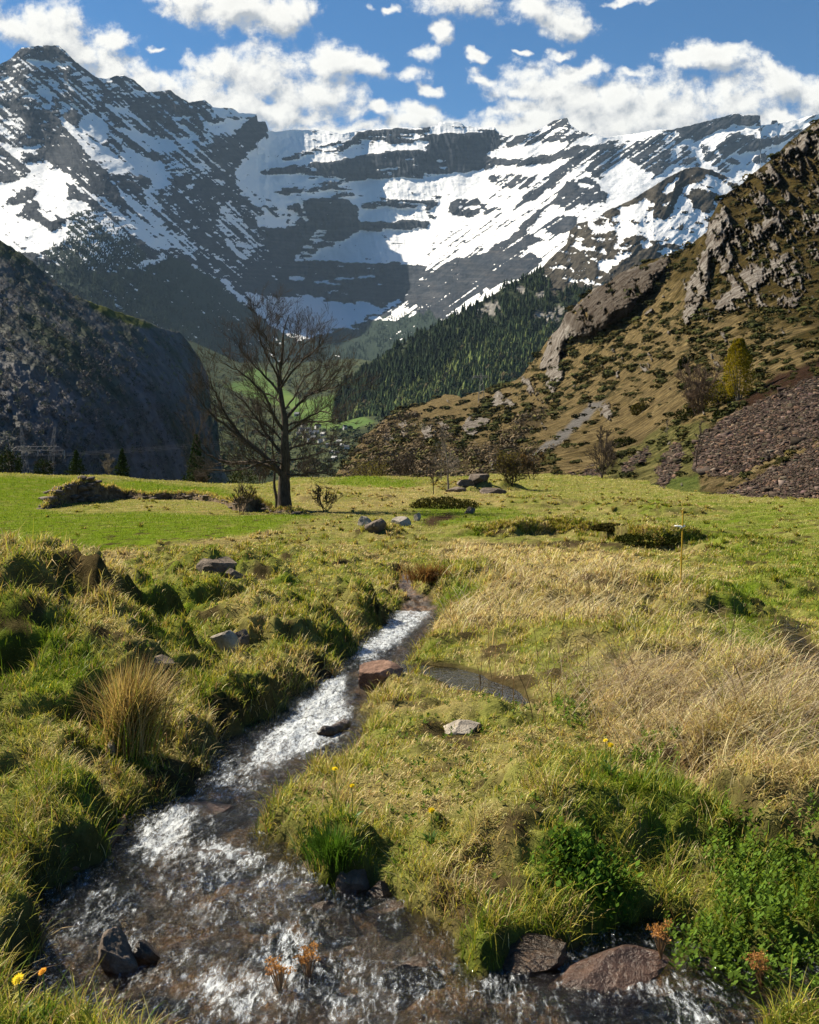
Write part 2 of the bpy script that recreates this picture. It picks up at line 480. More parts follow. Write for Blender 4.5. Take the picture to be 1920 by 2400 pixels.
def cirque():
    top = [(-200, 240), (-60, 200), (0, 150), (22, 140), (50, 112), (95, 106), (138, 107), (152, 118), (170, 138), (200, 162), (225, 180), (248, 184), (270, 178),
           (290, 176), (310, 185), (330, 200), (345, 216), (375, 214), (400, 210), (412, 222), (430, 232), (442, 240), (455, 237),
           (480, 234), (500, 251), (548, 254), (560, 264), (602, 267), (604, 284), (622, 284), (630, 306), (650, 308), (680, 304), (760, 304),
           (800, 314), (840, 306), (930, 299), (1000, 299), (1026, 293), (1030, 285), (1080, 286), (1092, 297), (1160, 298), (1166, 308),
           (1190, 318), (1230, 316), (1262, 304), (1280, 294), (1300, 281), (1330, 276), (1336, 292), (1360, 308), (1390, 312),
           (1420, 322), (1480, 314), (1540, 304), (1572, 304), (1640, 288), (1700, 272), (1722, 265), (1752, 270), (1782, 270),
           (1783, 294), (1806, 292), (1810, 281), (1822, 281), (1824, 289), (1870, 280), (1920, 266), (2000, 255), (2120, 250)]
    bot = [(-200, 1000), (2120, 1000)]
    ctrl = [(-150, 250, 7600), (110, 108, 8000), (290, 178, 8400), (450, 240, 8900), (600, 275, 9300), (700, 310, 9900), (1000, 310, 10000),
            (1300, 300, 9900), (1550, 320, 9600), (1780, 275, 9900), (1920, 270, 10000), (2100, 250, 10000), (-150, 450, 6200), (100, 400, 6600),
            (300, 350, 7600), (560, 400, 8900), (700, 450, 9300), (950, 450, 9400), (1200, 420, 9300), (1400, 430, 8500), (1600, 430, 8800),
            (1850, 420, 9300), (-150, 650, 5000), (150, 500, 5600), (300, 600, 5600), (150, 700, 4700), (350, 800, 4700), (480, 700, 6200),
            (570, 640, 7900), (680, 690, 8400), (850, 630, 8900), (850, 700, 8400), (1000, 680, 8000), (1100, 600, 8000), (1200, 620, 7000),
            (1350, 560, 6700), (800, 765, 7800), (700, 790, 6600), (900, 810, 6300), (1050, 760, 6400), (600, 860, 5600), (450, 860, 4700),
            (800, 880, 5400), (950, 900, 4800), (1100, 900, 4800), (1300, 800, 5000), (2100, 800, 6000), (-150, 1000, 3500), (200, 1000, 3800), (600, 1000, 4300)]
    PX, PY, D = terrain_layer('cirque', -200, 2120, 1250, 440, top, bot, ctrl, jag=(3.0, 14), seed=4, tpow=1.12)
    forest_poly = [[(-200, 640), (120, 620), (180, 635), (290, 635), (350, 625), (400, 600), (460, 628), (520, 665), (560, 700), (640, 770), (700, 800),
                    (780, 776), (850, 755), (930, 738), (1000, 730), (1050, 752), (1060, 1010), (-200, 1010)]]
    P = [
        # left massif
        (-0.42, [(-200, 100), (330, 80), (610, 260), (640, 330), (570, 372), (550, 410), (600, 480), (650, 480), (672, 600), (600, 690), (400, 600), (180, 635), (-200, 640)]),
        (-0.30, [(0, 150), (60, 140), (130, 200), (160, 260), (120, 270), (60, 220), (0, 180)]),
        (-0.10, [(100, 200), (190, 180), (240, 230), (215, 260), (140, 260), (110, 230)]),
        (-0.10, [(240, 180), (345, 220), (300, 225), (250, 215)]),
        (-0.62, [(50, 112), (150, 110), (185, 155), (100, 140), (60, 138)]),
        (-0.75, [(300, 225), (345, 225), (470, 260), (480, 320), (440, 318), (360, 300), (300, 250)]),
        (0.7, [(60, 140), (110, 142), (160, 145), (190, 164), (150, 153), (100, 158), (65, 152)]),
        (0.6, [(85, 210), (118, 215), (120, 225), (85, 225)]),
        (0.7, [(95, 245), (120, 232), (128, 245), (110, 256)]),
        (0.7, [(140, 250), (165, 240), (160, 262), (140, 268)]),
        (0.95, [(213, 262), (240, 280), (250, 305), (246, 335), (225, 325), (180, 305), (190, 280)]),
        (0.8, [(246, 292), (305, 303), (374, 323), (444, 326), (435, 355), (371, 361), (319, 335), (290, 312)]),
        (0.75, [(278, 341), (319, 358), (386, 382), (400, 412), (290, 373)]),
        (0.7, [(249, 245), (290, 252), (350, 297), (333, 290), (255, 252)]),
        (0.7, [(403, 283), (440, 295), (470, 322), (430, 305)]),
        (0.6, [(405, 270), (445, 275), (440, 280), (410, 278)]),
        (0.95, [(134, 276), (175, 300), (215, 325), (290, 373), (388, 406), (397, 437), (348, 433), (261, 413), (232, 388), (185, 335), (150, 297)]),
        (-0.7, [(262, 410), (300, 404), (360, 418), (350, 440), (330, 450), (270, 430)]),
        (-0.85, [(95, 265), (140, 282), (185, 337), (232, 392), (265, 425), (340, 500), (300, 480), (240, 455), (200, 425), (165, 408), (125, 380), (100, 340), (60, 330), (0, 325), (0, 230), (60, 250)]),
        (-0.2, [(20, 240), (45, 250), (70, 320), (50, 315), (0, 260), (-50, 250)]),
        (-0.2, [(-200, 300), (0, 270), (50, 312), (40, 325), (-200, 330)]),
        (0.95, [(-200, 470), (0, 430), (60, 420), (75, 400), (62, 385), (115, 373), (122, 395), (170, 415), (172, 430), (160, 455), (190, 470), (218, 490), (205, 515), (150, 565), (100, 590), (40, 590), (-200, 600)]),
        (0.7, [(-200, 325), (0, 332), (40, 346), (98, 338), (90, 360), (30, 366), (0, 342)]),
        (-0.9, [(0, 482), (50, 445), (90, 440), (85, 460), (50, 480)]),
        (-0.75, [(35, 510), (75, 465), (90, 480), (95, 500), (120, 520), (150, 505), (165, 515), (125, 542), (95, 522), (60, 510)]),
        (-0.5, [(150, 430), (165, 432), (175, 462), (150, 470), (165, 450)]),
        (-0.02, [(165, 495), (220, 490), (290, 540), (345, 600), (330, 622), (285, 634), (240, 634), (175, 634), (115, 605), (100, 592), (155, 560)]),
        (0.45, [(178, 432), (246, 466), (290, 490), (356, 523), (440, 558), (435, 572), (380, 582), (345, 572), (300, 540), (255, 500)]),
        (-0.8, [(165, 430), (178, 432), (260, 502), (300, 545), (270, 525), (210, 480)]),
        (0.75, [(255, 422), (300, 463), (345, 492), (388, 527), (372, 530), (315, 497)]),
        (0.6, [(335, 462), (345, 440), (365, 470), (388, 487), (350, 495)]),
        (0.3, [(340, 438), (395, 440), (395, 460), (340, 455)]),
        (0.15, [(400, 585), (430, 558), (470, 572), (505, 583), (455, 588), (470, 605), (510, 638), (440, 600)]),
        (-0.7, [(400, 440), (480, 360), (520, 400), (560, 470), (600, 620), (660, 690), (560, 690), (480, 600), (420, 520)]),
        (0.25, [(505, 505), (535, 470), (560, 500), (585, 545), (602, 580), (590, 600), (570, 620), (530, 570)]),
        (0.3, [(450, 400), (470, 400), (450, 445), (440, 440)]),
        (0.85, [(600, 514), (632, 496), (676, 530), (645, 533), (610, 532)]),
        (0.6, [(375, 340), (450, 330), (455, 350), (380, 362)]),
        (-0.15, [(370, 360), (455, 350), (500, 380), (480, 420), (390, 405)]),
        (0.75, [(478, 292), (500, 280), (500, 330), (478, 335)]),
        # square buttress
        (0.92, [(500, 290), (540, 280), (582, 278), (562, 300), (548, 312), (500, 318)]),
        (0.7, [(500, 250), (550, 253), (604, 266), (598, 272), (560, 273), (500, 272)]),
        (-1.0, [(552, 312), (580, 288), (627, 283), (634, 312), (600, 332), (567, 365), (558, 350)]),
        (-0.9, [(500, 318), (550, 314), (562, 372), (530, 395), (505, 370)]),
        (-0.3, [(530, 385), (560, 375), (575, 392), (545, 412)]),
        # headwall
        (0.95, [(634, 308), (720, 300), (800, 312), (800, 345), (640, 400), (610, 398), (590, 460), (600, 480), (560, 440), (550, 410), (575, 370)]),
        (-0.1, [(658, 372), (720, 350), (800, 322), (800, 332), (730, 364), (665, 380)]),
        (-0.95, [(608, 402), (640, 392), (715, 386), (735, 380), (780, 380), (815, 366), (818, 414), (770, 414), (720, 406), (660, 408), (618, 410)]),
        (0.8, [(606, 412), (720, 408), (775, 416), (770, 424), (650, 446), (630, 440)]),
        (-0.35, [(645, 450), (700, 437), (775, 420), (778, 442), (705, 460), (665, 457)]),
        (0.8, [(655, 458), (770, 452), (765, 462), (672, 478)]),
        (0.0, [(778, 412), (815, 418), (835, 460), (800, 470), (778, 450)]),
        (0.6, [(620, 475), (640, 460), (660, 478), (620, 492)]),
        (-0.92, [(672, 480), (770, 462), (800, 465), (835, 480), (850, 538), (800, 567), (755, 582), (720, 602), (690, 595), (660, 690), (600, 640), (630, 535), (676, 532)]),
        (0.6, [(678, 486), (702, 500), (692, 532), (678, 534)]),
        (0.55, [(702, 470), (714, 480), (724, 522), (712, 515)]),
        (0.05, [(698, 592), (740, 536), (765, 545), (745, 578), (715, 602)]),
        (-0.4, [(780, 350), (838, 313), (870, 303), (1005, 297), (1010, 325), (920, 340), (885, 332), (840, 338), (800, 352)]),
        (0.92, [(800, 358), (870, 347), (884, 328), (930, 340), (1000, 336), (1000, 352), (900, 360), (830, 366)]),
        (0.93, [(820, 426), (900, 420), (1000, 414), (1120, 404), (1160, 392), (1310, 386), (1345, 375), (1290, 420), (1230, 470), (1180, 510), (1100, 560), (1000, 616), (900, 617), (728, 614), (790, 582), (850, 542), (838, 480)]),
        (-0.97, [(815, 372), (862, 360), (1000, 350), (1010, 312), (1160, 300), (1185, 335), (1140, 360), (1150, 372), (1240, 363), (1280, 360), (1320, 352), (1350, 342), (1385, 338), (1350, 362), (1315, 375), (1260, 388), (1155, 388), (1115, 402), (1000, 410), (900, 418), (816, 425)]),
        (0.8, [(893, 397), (945, 392), (930, 398), (900, 400)]),
        (0.7, [(1025, 391), (1045, 391), (1045, 398), (1030, 397)]),
        (0.7, [(1025, 308), (1090, 300), (1150, 310), (1080, 312), (1030, 312)]),
        (-0.55, [(1160, 312), (1190, 320), (1262, 306), (1300, 312), (1270, 335), (1190, 345), (1180, 330)]),
        (0.0, [(1230, 318), (1300, 298), (1340, 296), (1390, 314), (1300, 322)]),
        (-0.8, [(1278, 292), (1300, 280), (1332, 276), (1336, 294), (1300, 298), (1285, 302)]),
        (-0.8, [(1265, 322), (1340, 316), (1392, 312), (1340, 330), (1270, 332)]),
        (0.95, [(1140, 362), (1190, 345), (1260, 345), (1300, 338), (1390, 314), (1570, 304), (1560, 314), (1420, 332), (1340, 345), (1300, 360), (1220, 370), (1155, 372)]),
        (-0.2, [(838, 472), (880, 468), (1000, 462), (1000, 480), (930, 487), (850, 492)]),
        (-0.85, [(845, 521), (950, 517), (1005, 518), (1003, 534), (930, 538), (850, 539)]),
        (-0.8, [(1046, 492), (1060, 470), (1125, 466), (1140, 485), (1182, 488), (1140, 500), (1110, 508), (1070, 506)]),
        (0.6, [(1075, 482), (1130, 482), (1130, 496), (1080, 490)]),
        (-0.35, [(1000, 465), (1035, 458), (1010, 500), (1042, 506), (1015, 517), (1000, 512)]),
        (-0.25, [(1142, 415), (1197, 405), (1260, 415), (1240, 442), (1175, 442), (1150, 428)]),
        (-0.1, [(1135, 460), (1200, 460), (1200, 464), (1135, 464)]),
        # right-hand ridges
        (0.5, [(1000, 560), (1150, 500), (1230, 478), (1300, 480), (1270, 520), (1200, 570), (1130, 622), (1050, 606), (1000, 625)]),
        (-0.6, [(1386, 340), (1390, 375), (1340, 402), (1300, 430), (1250, 470), (1205, 484), (1250, 435), (1300, 400), (1350, 362)]),
        (0.7, [(1385, 380), (1370, 395), (1320, 425), (1290, 450), (1340, 412)]),
        (-0.5, [(1300, 470), (1260, 520), (1200, 570), (1150, 600), (1190, 560), (1250, 500)]),
        (-0.62, [(1388, 340), (1430, 330), (1480, 335), (1470, 360), (1440, 385), (1415, 392), (1405, 420), (1380, 405)]),
        (0.95, [(1340, 505), (1420, 480), (1415, 430), (1440, 385), (1475, 370), (1500, 395), (1580, 382), (1480, 470), (1420, 520), (1370, 525)]),
        (-0.95, [(1285, 482), (1325, 430), (1380, 412), (1424, 455), (1420, 476), (1365, 478), (1340, 495), (1310, 482)]),
        (0.8, [(1350, 425), (1380, 430), (1402, 442), (1360, 440)]),
        (0.9, [(1250, 520), (1300, 482), (1340, 496), (1355, 512), (1310, 505), (1270, 530)]),
        (-0.3, [(1420, 335), (1535, 318), (1570, 302), (1605, 330), (1640, 390), (1570, 385), (1555, 412), (1510, 400), (1470, 368), (1440, 385), (1405, 380)]),
        (0.3, [(1560, 330), (1580, 320), (1605, 380), (1580, 380)]),
        (0.92, [(1610, 330), (1640, 325), (1722, 290), (1785, 297), (1860, 285), (2120, 255), (2120, 420), (1800, 420), (1740, 400), (1690, 420), (1640, 390)]),
        (-0.95, [(1575, 303), (1720, 266), (1784, 269), (1783, 298), (1722, 291), (1632, 330), (1612, 326)]),
        (-1.0, [(1806, 292), (1810, 279), (1823, 280), (1822, 290)]),
        (-0.78, [(1675, 342), (1722, 306), (1760, 318), (1810, 326), (1920, 284), (2000, 290), (1920, 303), (1830, 335), (1770, 352), (1720, 362), (1695, 372)]),
        (-0.3, [(1640, 332), (1660, 342), (1722, 402), (1700, 408), (1650, 372)]),
        (-0.9, [(1692, 365), (1740, 380), (1735, 386), (1710, 386)]),
        (-0.8, [(1765, 370), (1805, 362), (1800, 382), (1765, 386)]),
        (-0.85, [(1000, 640), (1060, 608), (1130, 596), (1220, 540), (1272, 562), (1285, 600), (1230, 650), (1180, 660), (1100, 700), (1050, 752), (1000, 770), (890, 740), (905, 700)]),
        (-0.85, [(1268, 537), (1310, 503), (1352, 510), (1352, 540), (1300, 550)]),
        (0.75, [(1240, 578), (1330, 550), (1340, 580), (1285, 620), (1250, 592)]),
        # lower headwall and avalanche cone
        (-1.0, [(560, 620), (720, 612), (930, 617), (1000, 622), (1000, 645), (920, 690), (890, 722), (830, 715), (790, 706), (720, 692), (655, 697), (600, 690), (570, 640)]),
        (0.5, [(735, 656), (800, 650), (860, 645), (858, 640), (885, 648), (830, 654), (740, 661)]),
        (0.4, [(680, 655), (700, 645), (715, 655), (690, 662)]),
        (0.4, [(785, 622), (815, 620), (810, 626), (785, 626)]),
        (-1.0, forest_poly[0]),
        (0.97, [(656, 698), (690, 698), (726, 691), (780, 712), (850, 708), (905, 724), (820, 757), (780, 774), (745, 774), (715, 742), (680, 722)]),
        (0.2, [(740, 765), (780, 755), (800, 765), (770, 778)]),
        (0.1, [(840, 750), (930, 700), (990, 715), (960, 745), (880, 756)]),
        (0.55, [(955, 735), (975, 715), (985, 720), (965, 745)]),
        (0.6, [(868, 818), (890, 800), (880, 820)]),
        (0.5, [(588, 745), (594, 765), (602, 780), (596, 775)]),
    ]
    m = stamp(PX, PY, 0.6, P, warp=9.0, wl=24.0, seed=11)
    m = blur(m, 1, 1)
    # grain direction: strata on the wall, slanting gullies left and right
    left = sstep(640, 540, PX - 0.25 * (PY - 300))
    right = sstep(1010, 1180, PX + 0.6 * (PY - 420))
    n_h = 1.2 * rot_noise(PX, PY, 0.05, 60, 10, 6, 21)
    n_l = 1.25 * rot_noise(PX, PY, 0.72, 120, 8, 6, 22) + 0.7 * rot_noise(PX, PY, -0.2, 50, 9, 5, 52)
    n_r = 1.35 * rot_noise(PX, PY, -0.62, 120, 8, 6, 23)
    nn = n_h * (1 - left) * (1 - right) + n_l * left + n_r * right * (1 - left)
    nn = nn + 0.45 * fbm(PX / 14, PY / 9, 5, 77)
    field = 0.9 * m + 1.35 * nn + 0.25 * noise2(PX / 4.5, PY / 3.0, 19)
    field = field + (1 - left) * 0.55 * rot_noise(PX, PY, 0.03, 55, 3.6, 4, 25) + left * 0.6 * rot_noise(PX, PY, 0.12, 45, 4.0, 4, 26)
    snow = sstep(-0.10, 0.10, field)
    forest = np.zeros(PX.shape)
    forest[in_poly(PX + 10 * fbm(PX / 30, PY / 30, 4, 9), PY + 18 * fbm(PX / 22, PY / 40, 5, 8), forest_poly[0])] = 1
    mixed = in_poly(PX, PY + 10 * fbm(PX / 22, PY / 40, 4, 8), P[26][1])
    tree_n = rot_noise(PX, PY, 0.0, 3.2, 6.5, 3, 90)
    snow = np.where(mixed & (tree_n > 0.02 - 0.004 * (PY - 560)), np.minimum(snow, 0.05), snow)
    forest = np.maximum(forest, np.where(mixed & (snow < 0.3), 0.8, 0))
    # relief: snow lies on gentler ground, rock stands steep
    s_soft = blur(snow, 1, 2)
    cot = 0.38 + 1.15 * s_soft
    cot = np.where(forest > 0.5, 1.25, cot)
    dpy = np.abs(np.gradient(PY, axis=0))
    dz = dpy / F * D
    inc = dz * cot
    I = np.flip(np.cumsum(np.flip(inc, 0), 0), 0)
    I = blur(I, 1, 9)
    rel = I - blur(I, 42, 70)
    gul = (rot_noise(PX, PY, 1.35, 55, 14, 5, 31, ridged) * (1 - left) * (1 - right) + rot_noise(PX, PY, 0.8, 95, 26, 5, 32, ridged) * left
           + rot_noise(PX, PY, -0.66, 110, 26, 5, 33, ridged) * right * (1 - left))
    fine = rot_noise(PX, PY, 1.5, 26, 7, 4, 41, ridged)
    rockw = 1 - 0.72 * s_soft
    D2 = D + 0.85 * rel - 62 * gul * rockw - 15 * fine * (1 - s_soft) - 45 * fbm(PX / 60, PY / 40, 4, 44)
    D2 += 14 * (noise2(PX / 1.8, PY / 3.5, 3) * forest)
    V = unproj(PX, PY, D2)
    V = add_back(V, D2, 5, 0.5, 0.1)
    pad = lambda a: np.concatenate([np.repeat(a[:1], 5, 0), a], 0)
    tone = 0.5 + 0.5 * (0.6 * rot_noise(PX, PY, 0.04, 90, 5, 4, 61) + 0.5 * fbm(PX / 40, PY / 40, 4, 62))
    warm = np.clip(right * 0.75 * (0.6 + 1.2 * fbm(PX / 50, PY / 30, 4, 64)), 0, 1)

    mt, t, out = new_mat('mountain rock and snow')
    geo = t.node('ShaderNodeNewGeometry')
    pos = geo.outputs['Position']
    sn = t.attr('snow')
    nz = t.noise(t.vec('MULTIPLY', pos, (1, 1, 2)), 0.016, 7.0, 0.7)
    s2 = t.mapr(t.math('ADD', sn, t.math('MULTIPLY', t.math('SUBTRACT', nz, 0.5), 0.9)), 0.42, 0.58, 0, 1, True)
    rockn = t.noise(t.vec('MULTIPLY', pos, (1, 1, 4)), 0.012, 8.0, 0.68)
    rcol = t.ramp(t.math('ADD', t.math('MULTIPLY', t.attr('tone'), 0.5), t.math('MULTIPLY', rockn, 0.55)),
                  [(0.25, (0.004, 0.006, 0.011)), (0.5, (0.017, 0.022, 0.032)), (0.8, (0.075, 0.078, 0.086))])
    rwarm = t.mix(1.0, rcol, (1.2, 1.03, 0.88), 'MULTIPLY')
    rcol = t.mix(t.attr('warm'), rcol, rwarm)
    fn = t.noise(pos, 0.05, 5.0, 0.7)
    fcol = t.ramp(fn, [(0.3, (0.007, 0.014, 0.011)), (0.7, (0.026, 0.042, 0.026))])
    base = t.mix(t.attr('forest'), rcol, fcol)
    col = t.mix(s2, base, (0.78, 0.785, 0.79))
    hb = t.math('ADD', t.math('MULTIPLY', rockn, 1.0), t.math('MULTIPLY', fn, 0.5))
    bmp = t.bump(hb, 0.55, 24.0)
    principled(t, out, col, 0.9, bmp, spec=0.04)
    o = mesh_np('mountain_range', V, grid_faces(*V.shape[:2]), {'snow': pad(snow), 'forest': pad(forest), 'tone': pad(tone), 'warm': pad(warm)}, mt)
    return o, (PX, PY, D2, forest)


mr, MTN = cirque()
tag(mr, kind='structure')


# ------------------------------------------------------------------ wooded ridge with spring snow, to the right
def near_ridge():
    top = [(782, 985), (788, 945), (794, 912), (850, 866), (950, 800), (1060, 745), (1130, 705), (1200, 665), (1262, 634), (1280, 616), (1300, 596), (1328, 572), (1336, 541),
           (1356, 523), (1400, 512), (1420, 494), (1463, 477), (1510, 450), (1565, 415), (1590, 402), (1617, 393), (1640, 391), (1660, 396), (1681, 400), (1710, 418), (1735, 436), (1800, 470), (1950, 520)]
    bot = [(782, 990), (800, 1005), (880, 1020), (1000, 1080), (1950, 1160)]
    ctrl = [(785, 980, 2150), (800, 915, 2450), (850, 990, 2050), (950, 800, 2600), (1060, 745, 2700), (1280, 616, 3000), (1420, 495, 3300), (1640, 390, 3750), (1735, 435, 3700), (1950, 520, 3700),
            (1300, 800, 2500), (1200, 900, 2150), (1000, 960, 1950), (1400, 650, 2800), (1550, 560, 3100), (1900, 700, 3000), (1500, 1000, 2000), (1900, 1050, 2000), (950, 900, 2250), (1000, 1080, 1700)]
    PX, PY, D = terrain_layer('ridge', 782, 1950, 640, 350, top, bot, ctrl, jag=(4, 16), seed=8)
    forest_poly = [(770, 1000), (780, 900), (1060, 735), (1262, 628), (1290, 650), (1275, 672), (1300, 690), (1350, 672), (1400, 690), (1470, 640), (1560, 640), (1560, 1100), (900, 1100), (880, 985)]
    P = [(0.5, [(1380, 380), (1960, 380), (1960, 700), (1500, 640), (1440, 620)]),
         (-0.45, [(1336, 541), (1356, 515), (1420, 500), (1445, 560), (1420, 620), (1330, 645), (1270, 645), (1290, 600)]),
         (0.6, [(1345, 560), (1365, 555), (1360, 585), (1400, 575), (1390, 582), (1350, 590)]),
         (0.35, [(1375, 525), (1440, 520), (1470, 545), (1390, 548)]),
         (-0.75, [(1410, 500), (1560, 412), (1640, 385), (1745, 440), (1715, 432), (1660, 404), (1650, 420), (1600, 440), (1580, 490), (1560, 512), (1528, 512), (1535, 470), (1490, 490), (1430, 512)]),
         (0.8, [(1455, 490), (1530, 460), (1535, 480), (1500, 505), (1450, 515)]),
         (0.7, [(1555, 440), (1590, 415), (1580, 440), (1560, 460)]),
         (-0.55, [(1612, 435), (1650, 446), (1682, 482), (1670, 500), (1625, 492), (1618, 465)]),
         (-0.55, [(1655, 435), (1690, 462), (1695, 480), (1670, 470)]),
         (-0.42, [(1280, 600), (1430, 590), (1500, 540), (1520, 560), (1470, 620), (1400, 680), (1280, 670)]),
         (0.55, [(1395, 615), (1440, 600), (1500, 590), (1420, 640)]),
         (-0.85, [(1455, 610), (1520, 575), (1600, 572), (1640, 590), (1560, 650), (1400, 700)]),
         (0.5, [(1530, 588), (1620, 575), (1600, 592), (1550, 600)]),
         (-1, [(700, 1100), (700, 900), (1262, 630), (1290, 650), (1350, 670), (1400, 690), (1470, 640), (1560, 640), (1950, 700), (1950, 1100)])]
    m = blur(stamp(PX, PY, -0.6, P, 10, 22, 31), 1, 1)
    nn = rot_noise(PX, PY, 0.15, 40, 13, 6, 71) + 0.4 * fbm(PX / 10, PY / 7, 5, 72)
    snow = sstep(-0.12, 0.12, 0.9 * m + 1.5 * nn + 0.5 * noise2(PX / 4.5, PY / 3.0, 29))
    forest = np.zeros(PX.shape)
    forest[in_poly(PX, PY + 16 * fbm(PX / 20, PY / 20, 4, 12), forest_poly)] = 1
    crag = np.zeros(PX.shape)
    for cx, cy_, r in ((1155, 722, 24), (1130, 732, 16), (1222, 680, 14), (1268, 690, 12), (1290, 745, 22), (1262, 740, 16), (1310, 728, 16)):
        crag = np.maximum(crag, sstep(1.2, 0.5, np.hypot((PX - cx) / r, (PY - cy_) / r / 0.8) + 0.7 * fbm(PX / 9, PY / 14, 4, 4)))
    forest = forest * (1 - crag)
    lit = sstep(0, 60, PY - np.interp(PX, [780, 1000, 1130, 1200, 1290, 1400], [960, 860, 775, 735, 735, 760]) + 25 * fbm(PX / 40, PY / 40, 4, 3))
    gul = rot_noise(PX, PY, -0.8, 70, 22, 5, 35, ridged)
    cot = 0.6 + 0.9 * blur(snow, 1, 2)
    I = np.flip(np.cumsum(np.flip(np.abs(np.gradient(PY, axis=0)) / F * D * cot, 0), 0), 0)
    rel = blur(I, 1, 3); rel = rel - blur(rel, 36, 60)
    D2 = D + 0.7 * rel - 20 * gul * (1 - 0.5 * snow) - 9 * fbm(PX / 40, PY / 34, 4, 36) - 2 * ridged(PX / 9, PY / 16, 3, 37) * (1 - 0.7 * snow)
    V = add_back(unproj(PX, PY, D2), D2, 5, 0.5, 0.1)
    pad = lambda a: np.concatenate([np.repeat(a[:1], 5, 0), a], 0)
    mt, t, out = new_mat('ridge rock, heath and snow')
    geo = t.node('ShaderNodeNewGeometry')
    pos = geo.outputs['Position']
    nz = t.noise(pos, 0.06, 6.0, 0.65)
    s2 = t.mapr(t.math('ADD', t.attr('snow'), t.math('MULTIPLY', t.math('SUBTRACT', nz, 0.5), 0.7)), 0.42, 0.58, 0, 1, True)
    rn = t.noise(pos, 0.035, 8.0, 0.68)
    rcol = t.ramp(rn, [(0.3, (0.020, 0.018, 0.015)), (0.55, (0.06, 0.052, 0.04)), (0.75, (0.13, 0.115, 0.09))])
    rcol = t.mix(t.attr('crag'), rcol, t.mix(1.0, t.ramp(rn, [(0.3, (0.08, 0.075, 0.065)), (0.7, (0.3, 0.28, 0.25))]), (1, 1, 1), 'MULTIPLY'))
    fcol = t.ramp(nz, [(0.35, (0.012, 0.018, 0.010)), (0.7, (0.045, 0.058, 0.026))])
    base = t.mix(t.attr('forest'), rcol, fcol)
    col = t.mix(s2, base, (0.78, 0.78, 0.78))
    principled(t, out, col, 0.9, t.bump(rn, 0.6, 8.0), spec=0.04)
    o = mesh_np('snowy_ridge', V, grid_faces(*V.shape[:2]), {'snow': pad(snow), 'forest': pad(forest), 'crag': pad(crag)}, mt)
    tag(o, kind='structure')
    return PX, PY, D2, forest, lit


ridge = near_ridge()


# ------------------------------------------------------------------ valley floor
def valley():
    top = [(380, 800), (450, 800), (560, 850), (700, 850), (830, 840), (900, 850), (1000, 880)]
    bot = [(380, 1150), (1000, 1150)]
    ctrl = [(380, 800, 4300), (560, 845, 4900), (830, 840, 5300), (1000, 870, 4600), (500, 900, 3300), (700, 900, 3700), (850, 900, 3300), (450, 1000, 1900),
            (700, 1000, 2300), (820, 1000, 1900), (450, 1150, 900), (700, 1150, 1100), (1000, 1150, 900), (1000, 1000, 1700)]
    PX, PY, D = terrain_layer('valley', 380, 1000, 320, 200, top, bot, ctrl)
    D = D - 25 * fbm(PX / 40, PY / 20, 4, 3)
    V = unproj(PX, PY, D)
    n = fbm(PX / 60, PY / 22, 4, 5)
    field = np.zeros(PX.shape)
    wx = PX + 8 * fbm(PX / 20, PY / 20, 3, 6); wy = PY + 5 * fbm(PX / 20, PY / 20, 3, 7)
    for poly in ([(520, 905), (620, 880), (700, 935), (690, 960), (600, 935)], [(680, 945), (780, 925), (830, 965), (860, 985), (800, 1010), (740, 1000), (690, 985)],
                 [(760, 960), (850, 975), (880, 990), (830, 1005), (760, 1005)], [(560, 880), (600, 860), (640, 880), (600, 890)]):
        field[in_poly(wx, wy, poly)] = 1
    field = blur(field, 1, 1)
    mt, t, out = new_mat('valley fields and woods')
    pos = t.node('ShaderNodeNewGeometry').outputs['Position']
    nz = t.noise(pos, 0.02, 7.0, 0.7)
    nb = t.noise(pos, 0.006, 4.0, 0.6)
    wood = t.ramp(nz, [(0.35, (0.02, 0.026, 0.018)), (0.55, (0.055, 0.065, 0.032)), (0.75, (0.12, 0.11, 0.055))])
    gcol = t.ramp(nb, [(0.35, (0.060, 0.105, 0.032)), (0.65, (0.10, 0.145, 0.042))])
    col = t.mix(t.attr('field'), wood, gcol)
    principled(t, out, col, 0.95, t.bump(nz, 0.6, 8.0), spec=0.0)
    tag(mesh_np('valley_floor', V, grid_faces(*V.shape[:2]), {'field': field}, mt), kind='structure')
    return PX, PY, D, field


VAL = valley()


